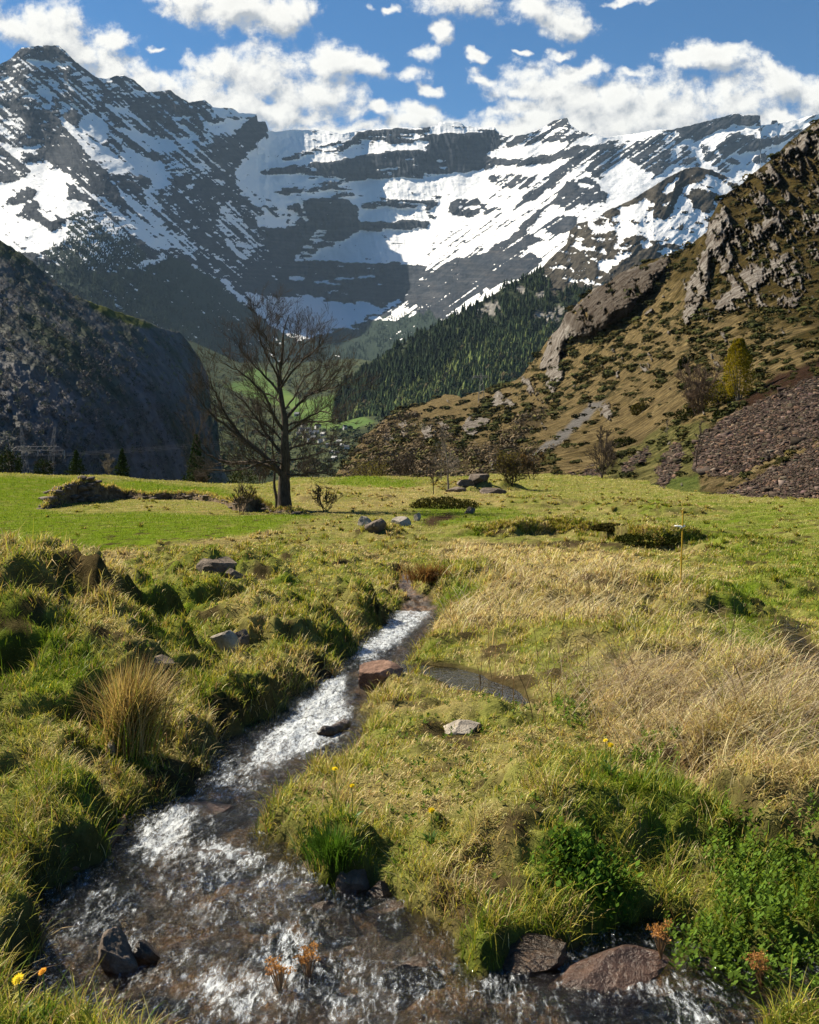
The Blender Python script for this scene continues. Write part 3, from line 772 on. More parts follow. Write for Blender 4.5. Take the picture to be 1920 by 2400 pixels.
# ------------------------------------------------------------------ dark wooded slope on the left
def left_slope():
    top = [(-300, 480), (-100, 520), (0, 563), (44, 590), (75, 612), (120, 655), (165, 690), (205, 705), (260, 725), (340, 752), (375, 768), (420, 778), (440, 800), (465, 835), (488, 880), (505, 940), (500, 1000), (520, 1100), (560, 1150)]
    bot = [(-300, 1240), (560, 1240)]
    ctrl = [(-300, 480, 620), (0, 563, 640), (120, 650, 660), (260, 722, 720), (380, 768, 800), (440, 800, 860), (490, 880, 900), (505, 960, 860), (540, 1150, 780),
            (-200, 900, 390), (0, 850, 430), (150, 850, 500), (300, 880, 600), (420, 950, 700), (0, 1150, 330), (250, 1150, 420), (450, 1150, 620), (-300, 1180, 300)]
    PX, PY, D = terrain_layer('left', -300, 560, 420, 330, top, bot, ctrl, jag=(5, 20), seed=6)
    gul = rot_noise(PX, PY, 0.95, 150, 48, 5, 55, ridged)
    D2 = D - 9 * gul - 5 * fbm(PX / 30, PY / 30, 4, 56) - 1.0 * ridged(PX / 8, PY / 10, 3, 57)
    V = add_back(unproj(PX, PY, D2), D2, 5, 0.15, 0.2)
    pad = lambda a: np.concatenate([np.repeat(a[:1], 5, 0), a], 0)
    past = np.zeros(PX.shape)
    past[in_poly(PX + 8 * fbm(PX / 16, PY / 16, 4, 3), PY + 5 * fbm(PX / 16, PY / 12, 4, 4),
                 [(185, 690), (230, 705), (275, 728), (345, 755), (372, 768), (330, 768), (270, 750), (220, 725)])] = 1
    mt, t, out = new_mat('leafless wooded slope')
    pos = t.node('ShaderNodeNewGeometry').outputs['Position']
    nz = t.noise(pos, 0.07, 8.0, 0.72)
    nb = t.noise(pos, 0.012, 4.0, 0.6)
    a = t.ramp(nz, [(0.3, (0.09, 0.089, 0.094)), (0.55, (0.155, 0.15, 0.148)), (0.8, (0.25, 0.23, 0.215))])  # slope colours raised throughout: haze painted into the ground colour
    b = t.ramp(nz, [(0.3, (0.028, 0.036, 0.026)), (0.7, (0.12, 0.13, 0.09))])
    col = t.mix(t.mapr(nb, 0.42, 0.6), a, b)
    col = t.mix(t.attr('pasture'), col, t.ramp(nz, [(0.35, (0.05, 0.06, 0.025)), (0.7, (0.17, 0.17, 0.06))]))
    principled(t, out, col, 0.95, t.bump(nz, 0.5, 2.0), spec=0.0)
    tag(mesh_np('wooded_slope', V, grid_faces(*V.shape[:2]), {'pasture': pad(blur(past, 1, 1))}, mt), kind='structure')
    return PX, PY, D2


left = left_slope()
# ------------------------------------------------------------------ sunny hillside on the right
def hillside():
    top = [(700, 1190), (740, 1150), (780, 1120), (812, 1080), (846, 1032), (890, 990), (925, 968), (960, 955), (1004, 942), (1043, 925), (1072, 926), (1082, 931), (1120, 918), (1166, 911), (1210, 890), (1226, 877),
           (1246, 851), (1270, 819), (1287, 793), (1313, 764), (1325, 735), (1365, 700), (1391, 677), (1429, 660), (1444, 645), (1493, 622), (1530, 608), (1560, 602), (1585, 596), (1606, 586), (1635, 560), (1658, 542), (1661, 519),
           (1687, 470), (1710, 449), (1742, 429), (1756, 412), (1782, 394), (1817, 368), (1840, 339), (1872, 316), (1895, 296), (1920, 278), (1960, 250), (2200, 150)]
    bot = [(700, 1200), (1000, 1260), (2200, 1330)]
    ctrl = [(1920, 278, 480), (1750, 420, 460), (1660, 520, 430), (1600, 590, 450), (1530, 610, 520), (1440, 645, 570), (1330, 735, 600), (1230, 877, 650), (1080, 928, 720), (960, 956, 740), (850, 1030, 640),
            (780, 1120, 480), (2200, 150, 470), (2200, 600, 280), (1900, 500, 370), (1750, 600, 345), (1650, 700, 310), (1500, 750, 400), (1400, 850, 400), (1300, 950, 350), (1250, 1050, 200), (1130, 1080, 190),
            (1100, 1000, 420), (950, 1050, 350), (870, 1110, 230), (1720, 900, 140), (1620, 930, 150), (1500, 960, 190), (1410, 1120, 98), (1900, 850, 118), (1900, 950, 82), (1700, 1050, 80),
            (1900, 1140, 55), (1720, 1150, 63), (1560, 1120, 80), (1300, 1130, 102), (1150, 1130, 118), (1000, 1130, 122), (800, 1190, 118),
            (1900, 1210, 48), (1720, 1210, 54), (1560, 1180, 65), (1300, 1180, 84), (1000, 1200, 100), (2200, 1000, 55), (2200, 1300, 36), (1500, 1280, 52), (1000, 1270, 85), (1500, 1050, 130), (1400, 1040, 160)]
    PX, PY, D = terrain_layer('hill', 700, 2200, 760, 470, top, bot, ctrl, jag=(5, 22), seed=14)

    def mask(polys, warp=9, wl=22, seed=3, b=1):
        return blur(stamp(PX, PY, 0.0, polys, warp, wl, seed), b, b)
    crag = mask([(.62, [(1746, 423), (1823, 365), (1905, 288), (2000, 240), (2000, 390), (1920, 380), (1870, 352), (1820, 392), (1790, 415)]),
                 (.85, [(1658, 525), (1690, 498), (1712, 510), (1712, 545), (1692, 575), (1650, 600), (1652, 555)]),
                 (.75, [(1706, 548), (1722, 550), (1716, 605), (1702, 645), (1684, 645), (1700, 600)]),
                 (.9, [(1610, 665), (1648, 598), (1668, 640), (1642, 705), (1610, 770), (1600, 745)]),
                 (.9, [(1785, 512), (1823, 503), (1834, 526), (1790, 544)]),
                 (.6, [(1850, 488), (1920, 500), (1980, 540), (1920, 550), (1875, 522)]),
                 (.8, [(1755, 610), (1800, 630), (1845, 588), (1874, 640), (1844, 680), (1800, 655), (1740, 700), (1715, 700), (1690, 730), (1650, 740), (1700, 690), (1725, 650)]),
                 (.7, [(1800, 565), (1832, 550), (1832, 582), (1805, 592)]),
                 (.5, [(1730, 470), (1765, 450), (1780, 480), (1750, 500)]),
                 (1.0, [(1317, 745), (1386, 687), (1433, 644), (1523, 618), (1562, 601), (1570, 616), (1518, 682), (1480, 730), (1420, 764), (1386, 785), (1335, 790), (1300, 852), (1262, 872), (1285, 800)]),
                 (.8, [(1276, 850), (1310, 830), (1320, 870), (1300, 930), (1280, 900)]),
                 (.75, [(1150, 934), (1171, 915), (1206, 945), (1190, 960), (1155, 948)]),
                 (.75, [(1078, 1000), (1105, 968), (1150, 985), (1105, 1022), (1078, 1016)]),
                 (.6, [(1235, 885), (1255, 910), (1276, 940), (1262, 947), (1240, 918)]),
                 (.55, [(885, 1025), (955, 980), (980, 997), (900, 1050)]), (.5, [(813, 1092), (886, 1068), (880, 1087), (820, 1112)]),
                 (.55, [(970, 1000), (1040, 985), (1060, 1020), (1000, 1030)]), (.6, [(1400, 955), (1425, 935), (1440, 975), (1410, 985)]),
                 (.5, [(1500, 830), (1530, 820), (1530, 870), (1500, 870)]), (.6, [(1150, 1070), (1160, 1060), (1165, 1100), (1150, 1100)])], 9, 20, 3)
    crag = np.maximum(crag, 0.27 * in_poly(PX, PY, [(1600, 780), (1620, 640), (1660, 520), (1760, 420), (1930, 260), (2200, 150), (2200, 560), (1920, 640), (1860, 720), (1740, 720)]))
    cn = rot_noise(PX, PY, 1.1, 60, 20, 6, 15) + 0.5 * rot_noise(PX, PY, -0.6, 40, 14, 6, 17)
    fr = rot_noise(PX, PY, 1.2, 11, 5, 4, 19)
    rock = sstep(0.40, 0.56, crag + 1.15 * cn + 0.75 * fr - 0.06)
    rock = np.where(crag > 0.03, rock, sstep(0.50, 0.62, cn + 0.22 * sstep(900, 500, PY)))
    scree = mask([(1, [(1622, 1105), (1643, 1020), (1712, 972), (1815, 925), (1920, 880), (2220, 780), (2220, 1320), (1960, 1195), (1849, 1190), (1676, 1168), (1720, 1120)]),
                  (0, [(1600, 1175), (1712, 1123), (1815, 1070), (1890, 1048), (1884, 1062), (1800, 1102), (1715, 1148), (1640, 1172)]),
                  (.8, [(1540, 1130), (1555, 1060), (1590, 1035), (1604, 1060), (1588, 1112), (1550, 1152)]), (.6, [(1450, 1092), (1520, 1048), (1528, 1070), (1470, 1112)]),
                  (.6, [(1325, 1112), (1400, 1095), (1420, 1118), (1350, 1128)]), (.55, [(1400, 1160), (1480, 1135), (1475, 1150)]),
                  (.3, [(1900, 1040), (2000, 1000), (2000, 1020), (1910, 1055)])], 12, 26, 7)
    scree = scree + 0.5 * fbm(PX / 14, PY / 9, 5, 33) * (scree > 0.02)
    grit = mask([(1, [(1240, 1070), (1305, 1020), (1386, 945), (1420, 938), (1375, 985), (1310, 1044), (1266, 1066)]), (.9, [(1200, 990), (1245, 958), (1228, 988)])], 8, 14, 8)
    brush = mask([(1, [(780, 1180), (830, 1085), (960, 1050), (1060, 1060), (1150, 1040), (1268, 950), (1290, 975), (1210, 1045), (1300, 1050), (1200, 1130), (1060, 1150)]),
                  (.6, [(846, 1032), (960, 958), (1020, 985), (1080, 1040), (960, 1050), (860, 1080)])], 14, 30, 9)
    heather = mask([(1, [(1700, 965), (1800, 888), (1920, 840), (2220, 770), (2220, 870), (1920, 925), (1850, 905), (1770, 950)])], 12, 26, 10)
    green = mask([(1, [(1180, 1150), (1290, 1120), (1420, 1130), (1640, 1110), (1640, 1330), (1000, 1330)]), (.8, [(1640, 1150), (2220, 1320), (1640, 1330)]),
                  (.45, [(1380, 1110), (1560, 1000), (1660, 985), (1640, 1110), (1500, 1140)])], 16, 40, 11)
    upper = sstep(800, 640, PY + 0.35 * (1700 - PX)) + 0.0 * PX
    steep = np.clip(upper, 0, 1)
    # scrub: low juniper that creeps across the slope
    jn = rot_noise(PX, PY, -0.42, 26, 8, 5, 27) + 0.35 * fbm(PX / 60, PY / 60, 3, 28)
    scrub = sstep(0.10, 0.22, jn - 0.10 + 0.10 * sstep(600, 800, PY)) * (1 - np.clip(green + scree * 1.5, 0, 1)) * (1 - 0.9 * np.clip(brush, 0, 1))
    scrub *= 1 - mask([(0.9, [(950, 962), (1072, 912), (1170, 905), (1130, 950), (1080, 985), (1000, 975)]), (0.85, [(1260, 1000), (1500, 900), (1640, 930), (1560, 1010), (1330, 1120)])], 10, 20, 12)
    relief = (-3.0 * rock * (0.8 + ridged(PX / 30, PY / 40, 4, 43)) - 5 * rock * ridged(PX / 80 + PY / 120, PY / 90, 3, 47) - 1.3 * rock * rot_noise(PX, PY, 1.15, 26, 9, 4, 48, ridged) - 0.5 * rock * ridged(PX / 5, PY / 7, 2, 49) - 3.0 * rot_noise(PX, PY, -0.9, 110, 34, 4, 45, ridged) - 1.3 * fbm(PX / 24, PY / 18, 5, 46))
    relief = relief - 14 * blur(rock, 14, 16) - 14 * blur(sstep(.3, .8, crag) * in_poly(PX, PY, [(1290, 800), (1317, 745), (1386, 685), (1433, 640), (1575, 598), (1518, 682), (1480, 730), (1420, 764), (1386, 790)]), 9, 9) - 5 * blur(rock, 4, 4)
    scale = np.clip(D / 330.0, 0.12, 1.6) ** 1.25
    cot = np.where(rock > 0.5, 0.5, 1.25)
    I = np.flip(np.cumsum(np.flip(np.abs(np.gradient(PY, axis=0)) / F * D * cot, 0), 0), 0)
    rel = blur(I, 1, 3); rel = rel - blur(rel, 30, 40)
    D2 = D + relief * scale + 0.6 * rel * sstep(1050, 900, PY) - 0.9 * scrub * scale
    V = unproj(PX, PY, D2)
    V = add_back(V, D2, 5, 0.2, 0.12)
    pad = lambda a: np.concatenate([np.repeat(a[:1], 5, 0), a], 0)
    mt, t, out = new_mat('hillside turf and crag')
    pos = t.node('ShaderNodeNewGeometry').outputs['Position']
    n1 = t.noise(pos, 0.55, 8.0, 0.7)
    n2 = t.noise(pos, 0.10, 5.0, 0.65)
    dry = t.ramp(n1, [(0.3, (0.05, 0.036, 0.017)), (0.5, (0.15, 0.112, 0.052)), (0.72, (0.32, 0.25, 0.125))])
    moss = t.ramp(n1, [(0.32, (0.02, 0.018, 0.008)), (0.52, (0.062, 0.046, 0.014)), (0.75, (0.13, 0.092, 0.03))])
    base = t.mix(t.mapr(t.math('ADD', t.math('MULTIPLY', t.attr('steep'), 0.9), t.mapr(n2, 0.42, 0.62, -0.3, 0.5)), 0.1, 0.8), dry, moss)
    bru = t.ramp(n1, [(0.3, (0.018, 0.014, 0.008)), (0.5, (0.07, 0.052, 0.026)), (0.75, (0.16, 0.12, 0.055))])
    n4 = t.noise(t.vec('MULTIPLY', pos, (1, 1, 1.6)), 0.28, 6.0, 0.75)
    base = t.mix(1.0, base, t.ramp(n4, [(0.33, (0.42, 0.40, 0.36)), (0.5, (1.0, 1.0, 1.0)), (0.68, (1.45, 1.38, 1.2))]), 'MULTIPLY')
    base = t.mix(t.attr('brush'), base, bru)
    gr = t.ramp(n1, [(0.3, (0.045, 0.06, 0.014)), (0.5, (0.10, 0.13, 0.03)), (0.75, (0.20, 0.20, 0.06))])
    base = t.mix(t.attr('green'), base, gr)
    hea = t.ramp(n1, [(0.3, (0.012, 0.007, 0.005)), (0.6, (0.055, 0.030, 0.018)), (0.8, (0.12, 0.08, 0.035))])
    base = t.mix(t.attr('heather'), base, hea)
    scr = t.ramp(n1, [(0.3, (0.006, 0.008, 0.003)), (0.7, (0.045, 0.045, 0.014))])
    base = t.mix(t.math('MULTIPLY', t.attr('scrub'), 0.85), base, scr)
    rk = t.noise(t.vec('MULTIPLY', pos, (1, 1, 0.5)), 0.22, 9.0, 0.72)
    crk = t.noise(t.vec('MULTIPLY', pos, (1, 1, 0.35)), 0.7, 5.0, 0.7)
    rk = t.math('ADD', t.math('MULTIPLY', rk, 0.62), t.math('MULTIPLY', crk, 0.38))
    rc = t.ramp(rk, [(0.32, (0.025, 0.020, 0.016)), (0.45, (0.13, 0.105, 0.085)), (0.56, (0.30, 0.275, 0.245)), (0.75, (0.47, 0.445, 0.41))])
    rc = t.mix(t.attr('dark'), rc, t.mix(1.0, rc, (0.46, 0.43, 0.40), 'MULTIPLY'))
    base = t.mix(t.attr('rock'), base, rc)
    sv = t.voronoi(pos, 2.2, out=1)
    sc = t.mix(0.35, t.ramp(t.noise(pos, 3.0, 4.0, 0.7), [(0.35, (0.012, 0.009, 0.009)), (0.65, (0.06, 0.046, 0.043))]), (0.042, 0.032, 0.031))
    base = t.mix(t.mapr(t.attr('scree'), 0.35, 0.75), base, sc)
    base = t.mix(t.attr('grit'), base, t.ramp(n1, [(0.35, (0.09, 0.085, 0.08)), (0.65, (0.22, 0.205, 0.19))]))
    b1 = t.bump(rk, 1.0, 5.0)
    b2 = t.bump(n1, 0.7, 0.9, b1)
    principled(t, out, base, 0.92, b2, spec=0.02)
    dark = mask([(1, [(1317, 745), (1386, 687), (1433, 644), (1523, 618), (1562, 601), (1570, 616), (1518, 682), (1480, 730), (1420, 764), (1386, 785), (1350, 780)])], 9, 20, 3)  # the crag's darker brown, with shadow under its overhang painted in too
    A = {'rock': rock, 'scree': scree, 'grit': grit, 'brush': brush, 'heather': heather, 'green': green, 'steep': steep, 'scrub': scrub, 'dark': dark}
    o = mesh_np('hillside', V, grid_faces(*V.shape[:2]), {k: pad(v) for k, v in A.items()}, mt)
    tag(o, kind='structure')
    return PX, PY, D2, A


hill = hillside()


def on_layer(layer, px, py):
    """world point of a terrain layer seen in direction (px, py)"""
    PX, PY, D = layer[:3]
    j = int(np.argmin(np.abs(PX[0] - px)))
    d = float(np.interp(py, PY[:, j], D[:, j]))
    return Vector(((px - CX) / F * d, d, (HY - py) / F * d))


# ------------------------------------------------------------------ scatter helper: many copies of a small numpy mesh merged into one mass
def merge_instances(name, base_V, base_F, P, S, rotz, color, mat, tilt=None, kind='stuff'):
    """base_V (k,3), base_F (m,4); P (n,3), S (n,3) scales, rotz (n), color (n,3)"""
    n, k = len(P), len(base_V)
    c, s = np.cos(rotz)[:, None], np.sin(rotz)[:, None]
    B = base_V[None] * S[:, None, :]
    if tilt is not None:
        ct, st = np.cos(tilt)[:, None], np.sin(tilt)[:, None]
        y, z = B[..., 1] * ct - B[..., 2] * st, B[..., 1] * st + B[..., 2] * ct
        B = np.stack([B[..., 0], y, z], -1)
    X = B[..., 0] * c - B[..., 1] * s
    Y = B[..., 0] * s + B[..., 1] * c
    V = np.stack([X, Y, B[..., 2]], -1) + P[:, None, :]
    Fq = (base_F[None] + (np.arange(n) * k)[:, None, None]).reshape(-1, base_F.shape[1])
    C = np.repeat(color[:, None, :], k, 1)
    return tag(mesh_np(name, V, Fq, mat=mat, smooth=False, colors={'tint': C}), kind=kind)


def tint_mat(name, rough=0.9, trans=0.0, nscale=6.0, namp=0.5):
    m, t, out = new_mat(name)
    pos = t.node('ShaderNodeNewGeometry').outputs['Position']
    n = t.noise(pos, nscale, 4.0, 0.7)
    col = t.mix(1.0, t.attr('tint', 0), t.ramp(n, [(0.3, (1 - namp,) * 3), (0.7, (1 + namp * 0.6,) * 3)]), 'MULTIPLY')
    rough_spec = 0.03
    if trans:
        d = t.node('ShaderNodeBsdfDiffuse'); t.put(d.inputs[0], col)
        r = t.node('ShaderNodeBsdfTranslucent'); t.put(r.inputs[0], t.mix(1.0, col, (1.25, 1.15, 0.6), 'MULTIPLY'))
        mx = t.node('ShaderNodeMixShader'); mx.inputs[0].default_value = trans
        t.l.new(d.outputs[0], mx.inputs[1]); t.l.new(r.outputs[0], mx.inputs[2]); t.l.new(mx.outputs[0], out.inputs[0])
    else:
        principled(t, out, col, rough, spec=rough_spec)
    return m


def sample_layer(layer, weight, n, rng):
    PX, PY, D = layer[:3]
    w = np.maximum(weight, 0).ravel()
    w = w / w.sum()
    idx = rng.choice(len(w), n, p=w)
    i, j = np.unravel_index(idx, PX.shape)
    jx = rng.uniform(-.5, .5, n); jy = rng.uniform(-.5, .5, n)
    i2 = np.clip(i + np.sign(jy).astype(int), 0, PX.shape[0] - 1); j2 = np.clip(j + np.sign(jx).astype(int), 0, PX.shape[1] - 1)
    ay, ax = np.abs(jy), np.abs(jx)

    def it(a):
        return a[i, j] + (a[i2, j] - a[i, j]) * ay + (a[i, j2] - a[i, j]) * ax
    px, py, d = it(PX), it(PY), it(D)
    return px, py, d, unproj(px, py, d), i, j


def conifer_base(rng, tiers=6, seg=7):
    V = []; Fq = []
    for k in range(tiers):
        z0 = 0.08 + 0.82 * k / tiers
        z1 = z0 + 0.30 - 0.06 * k / tiers
        r = 0.20 * (1 - k / tiers) ** 0.8 + 0.025
        b = len(V)
        for q in range(seg):
            a = 2 * math.pi * (q + 0.5 * (k % 2)) / seg
            rr = r * rng.uniform(0.65, 1.25)
            V.append((rr * math.cos(a), rr * math.sin(a), z0 - rng.uniform(0, 0.05)))
            V.append((rr * 0.35 * math.cos(a + .3), rr * 0.35 * math.sin(a + .3), z0 + 0.05))
        V.append((0, 0, min(z1, 1.0)))
        top = len(V) - 1
        for q in range(seg):
            a0 = b + 2 * q; a1 = b + 2 * ((q + 1) % seg)
            Fq.append((a0, a0 + 1, top, top)); Fq.append((a0 + 1, a1, top, top))
    V = np.array(V, float)
    F3 = np.array([(a, b_, c) for a, b_, c, _ in Fq])
    return V, F3


def leaf_clump_base(rng, n=40, size=0.22, flat=0.6):
    """loose ball of small leaf faces, unit radius"""
    V = []; Fq = []
    for k in range(n):
        v = rng.normal(size=3); v /= np.linalg.norm(v)
        p = v * rng.uniform(0.45, 1.0) ** 0.6
        p[2] = p[2] * flat + flat * 0.6
        u = rng.normal(size=3); u /= np.linalg.norm(u)
        w = np.cross(u, v); w /= (np.linalg.norm(w) + 1e-9)
        u = np.cross(w, v)
        s = size * rng.uniform(0.6, 1.3)
        b = len(V)
        V += [p - u * s, p + w * s * 0.6, p + u * s, p - w * s * 0.6]
        Fq.append((b, b + 1, b + 2, b + 3))
    return np.array(V), np.array(Fq)


def stone_base(rng, flat=0.6):
    bm_v = []
    import itertools
    for x, y, z in itertools.product((-1, 1), repeat=3):
        bm_v.append((x * rng.uniform(.5, 1), y * rng.uniform(.5, 1), z * flat * rng.uniform(.5, 1)))
    Fq = np.array([(0, 1, 3, 2), (4, 6, 7, 5), (0, 4, 5, 1), (2, 3, 7, 6), (0, 2, 6, 4), (1, 5, 7, 3)])
    return np.array(bm_v), Fq


def far_growth():
    rng = np.random.default_rng(5)
    mt = tint_mat('conifer needles far off', 0.95, 0, 0.8, 0.45)
    PX, PY, D, forest, lit = ridge
    px, py, d, P, i, j = sample_layer(ridge, forest * (PY < 1010) * (0.12 + sstep(-0.22, 0.1, fbm(PX / 26, PY / 20, 4, 66))), 14000, rng)
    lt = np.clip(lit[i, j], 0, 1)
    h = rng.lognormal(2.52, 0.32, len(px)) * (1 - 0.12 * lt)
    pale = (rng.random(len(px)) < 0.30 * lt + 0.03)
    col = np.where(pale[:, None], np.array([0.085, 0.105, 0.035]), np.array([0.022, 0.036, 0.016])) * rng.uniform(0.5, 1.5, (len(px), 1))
    col = col * (0.75 + 0.55 * lt[:, None])  # sunlight on the lower wood painted into the tree colour
    order = np.arange(len(px)) % 4
    bases = [conifer_base(rng) for _ in range(4)]
    # one mass: the far-off wood
    Vs = []; Fs = []; Cs = []; off = 0
    for q in range(4):
        s = order == q
        bV, bF = bases[q]
        n = s.sum(); k = len(bV)
        r = rng.uniform(0, 6.28, n)
        S = np.stack([h[s] * rng.uniform(.7, 1.9, n), h[s] * rng.uniform(.7, 1.9, n), h[s]], -1)
        B = bV[None] * S[:, None, :]
        c, sn = np.cos(r)[:, None], np.sin(r)[:, None]
        V = np.stack([B[..., 0] * c - B[..., 1] * sn, B[..., 0] * sn + B[..., 1] * c, B[..., 2]], -1) + (P[s] + np.array([0, -3, -1.0]))[:, None, :]
        Vs.append(V.reshape(-1, 3)); Fs.append((bF[None] + (np.arange(n) * k)[:, None, None]).reshape(-1, 3) + off)
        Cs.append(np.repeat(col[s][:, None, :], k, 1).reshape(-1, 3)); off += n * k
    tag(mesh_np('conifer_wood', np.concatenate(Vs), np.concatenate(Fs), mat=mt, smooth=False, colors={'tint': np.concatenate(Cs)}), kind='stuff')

    # broadleaved trees coming into leaf among the conifers
    px, py, d, P, i, j = sample_layer(ridge, ridge[3] * (ridge[1] < 1010) * (0.1 + ridge[4]) * sstep(-0.05, 0.25, fbm(ridge[0] / 30, ridge[1] / 22, 4, 166)), 2200, rng)
    bV, bF = leaf_clump_base(rng, 30, 0.30, 1.0)
    s = rng.lognormal(1.45, 0.35, len(px))
    k = rng.random(len(px))[:, None]
    col = np.where(k < .45, np.array([0.075, 0.088, 0.030]), np.where(k < .75, np.array([0.105, 0.085, 0.045]), np.array([0.030, 0.045, 0.018]))) * rng.uniform(.6, 1.4, (len(px), 1))
    merge_instances('budding_wood', bV, bF, P, np.stack([s, s, s * 1.3], -1), rng.uniform(0, 6.28, len(px)), col, tint_mat('budding crowns far off', 0.95, 0, 0.6, 0.4))

    # leafless and budding wood on the dark slope
    PX, PY, D = left
    lw = np.ones(PX.shape) * (PY < 1150) * (1 - 0.985 * in_poly(PX, PY, [(185, 690), (230, 705), (275, 728), (345, 755), (385, 772), (330, 772), (270, 750), (220, 725)]))
    lw = lw * (0.35 + 0.65 * sstep(-0.1, 0.3, fbm(PX / 60, PY / 60, 4, 71)))
    px, py, d, P, i, j = sample_layer(left, lw, 3200, rng)
    bV, bF = leaf_clump_base(rng, 34, 0.24, 0.9)
    budding = rng.random(len(px)) < 0.10 + 0.25 * in_poly(px, py, [(300, 800), (360, 790), (470, 860), (470, 960), (380, 900), (320, 850)])
    dark = rng.random(len(px)) < 0.35
    col = np.where(budding[:, None], np.array([0.20, 0.21, 0.11]), np.where(dark[:, None], np.array([0.10, 0.11, 0.09]), np.array([0.21, 0.19, 0.18]))) * rng.uniform(.85, 1.15, (len(px), 1))  # twig colours lightened too, standing in for haze on the slope
    s = rng.uniform(0.7, 1.7, len(px))
    merge_instances('leafless_wood', bV, bF, P + np.array([0, 0, 0.2]), np.stack([s, s, s * rng.uniform(.9, 1.5, len(px))], -1), rng.uniform(0, 6.28, len(px)), col, tint_mat('bare twigs far off', 0.95, 0, 0.5, 0.2))

    # woods of the valley floor and of the mountain flanks
    px, py, d, P, i, j = sample_layer(VAL[:3], (1 - VAL[3]) * (VAL[1] < 1120) * (0.05 + sstep(-0.1, 0.2, fbm(VAL[0] / 22, VAL[1] / 9, 4, 68))), 3000, rng)
    bV, bF = leaf_clump_base(rng, 22, 0.34, 1.1)
    s = np.clip(rng.lognormal(1.2, 0.4, len(px)), 1.6, 8.0)
    k = rng.random(len(px))[:, None]
    col = np.where(k < 0.4, np.array([0.035, 0.05, 0.022]), np.where(k < 0.75, np.array([0.10, 0.088, 0.052]), np.array([0.095, 0.11, 0.04]))) * rng.uniform(.7, 1.3, (len(px), 1))
    merge_instances('valley_wood', bV, bF, P, np.stack([s, s, s], -1), rng.uniform(0, 6.28, len(px)), col, tint_mat('valley tree crowns', 0.95, 0, 0.5, 0.4))
    w = MTN[3] * (MTN[1] < 930) * (MTN[1] > 560) * (0.15 + sstep(-0.2, 0.15, fbm(MTN[0] / 40, MTN[1] / 30, 4, 69)))
    px, py, d, P, i, j = sample_layer(MTN[:3], w, 11000, rng)
    bV, bF = conifer_base(rng, 3, 5)
    s = rng.lognormal(2.9, 0.25, len(px))
    col = np.array([0.018, 0.030, 0.021]) * rng.uniform(.5, 1.6, (len(px), 1))
    merge_instances('mountain_forest', bV, bF, P, np.stack([s * 1.3, s * 1.3, s], -1), rng.uniform(0, 6.28, len(px)), col, tint_mat('mountain conifers', 0.95, 0, 0.2, 0.3))
    # scrub and brush on the sunny hillside
    PX, PY, D, A = hill
    w = A['scrub'] * (1 - A['rock']) * (PY < 1120)
    px, py, d, P, i, j = sample_layer(hill, w * (0.15 + sstep(-0.1, 0.25, fbm(PX / 45, PY / 35, 3, 90))), 6500, rng)
    bV, bF = leaf_clump_base(rng, 26, 0.30, 0.42)
    s = d / 330.0 * np.clip(rng.lognormal(0, 0.5, len(px)), 0.35, 2.6) * 0.95
    col = np.array([0.044, 0.047, 0.015]) * rng.uniform(.5, 1.6, (len(px), 1))
    ol = rng.random(len(px)) < 0.3
    col[ol] = np.array([0.075, 0.060, 0.018]) * rng.uniform(.7, 1.2, (ol.sum(), 1))
    merge_instances('juniper_scrub', bV, bF, P, np.stack([s * 1.3, s, s * 0.8], -1), rng.uniform(0, 6.28, len(px)), col, tint_mat('juniper needles', 0.9, 0, 2.5, 0.5))
    w = np.clip(A['brush'], 0, 1) * (PY < 1150) * (0.1 + sstep(-0.05, 0.2, fbm(PX / 25, PY / 18, 4, 88)))
    px, py, d, P, i, j = sample_layer(hill, w, 2000, rng)
    bV, bF = leaf_clump_base(rng, 40, 0.17, 0.8)
    s = d / 300.0 * np.clip(rng.lognormal(0.05, 0.55, len(px)), 0.35, 2.8)
    g = rng.random(len(px)) < 0.3
    col = np.where(g[:, None], np.array([0.15, 0.135, 0.05]), np.array([0.155, 0.115, 0.07])) * rng.uniform(.6, 1.4, (len(px), 1))
    merge_instances('leafless_brush', bV, bF, P, np.stack([s * 1.2, s * 1.2, s * .7], -1), rng.uniform(0, 6.28, len(px)), col, tint_mat('brushwood twigs', 0.95, 0, 2.0, 0.5))

    # broken stone of the scree
    w = (0.9 * sstep(0.30, 0.75, A['scree']) + 0.1 * sstep(-0.1, 0.3, A['scree']) * (A['scree'] != 0)) * (PX < 2060)
    px, py, d, P, i, j = sample_layer(hill, w, 42000, rng)
    Vs = []; Fs = []; Cs = []; off = 0
    q = np.arange(len(px)) % 5
    for k in range(5):
        bV, bF = stone_base(rng, 0.45)
        s_ = q == k
        n = s_.sum()
        s = d[s_] / 90.0 * rng.lognormal(-0.15, 0.6, n) * 0.078
        B = bV[None] * np.stack([s * rng.uniform(.7, 1.5, n), s, s * rng.uniform(.4, 1.0, n)], -1)[:, None, :]
        tl = rng.uniform(-.7, .7, n)[:, None]; r = rng.uniform(0, 6.28, n)[:, None]
        y, z = B[..., 1] * np.cos(tl) - B[..., 2] * np.sin(tl), B[..., 1] * np.sin(tl) + B[..., 2] * np.cos(tl)
        V = np.stack([B[..., 0] * np.cos(r) - y * np.sin(r), B[..., 0] * np.sin(r) + y * np.cos(r), z], -1) + P[s_][:, None, :]
        c = np.array([0.060, 0.045, 0.036]) * rng.lognormal(0, 0.45, (n, 1)) * (1 + rng.normal(0, 0.06, (n, 3)))
        red = rng.random(n) < 0.12
        c[red] = np.array([0.095, 0.06, 0.042]) * rng.uniform(.8, 1.6, (red.sum(), 1))
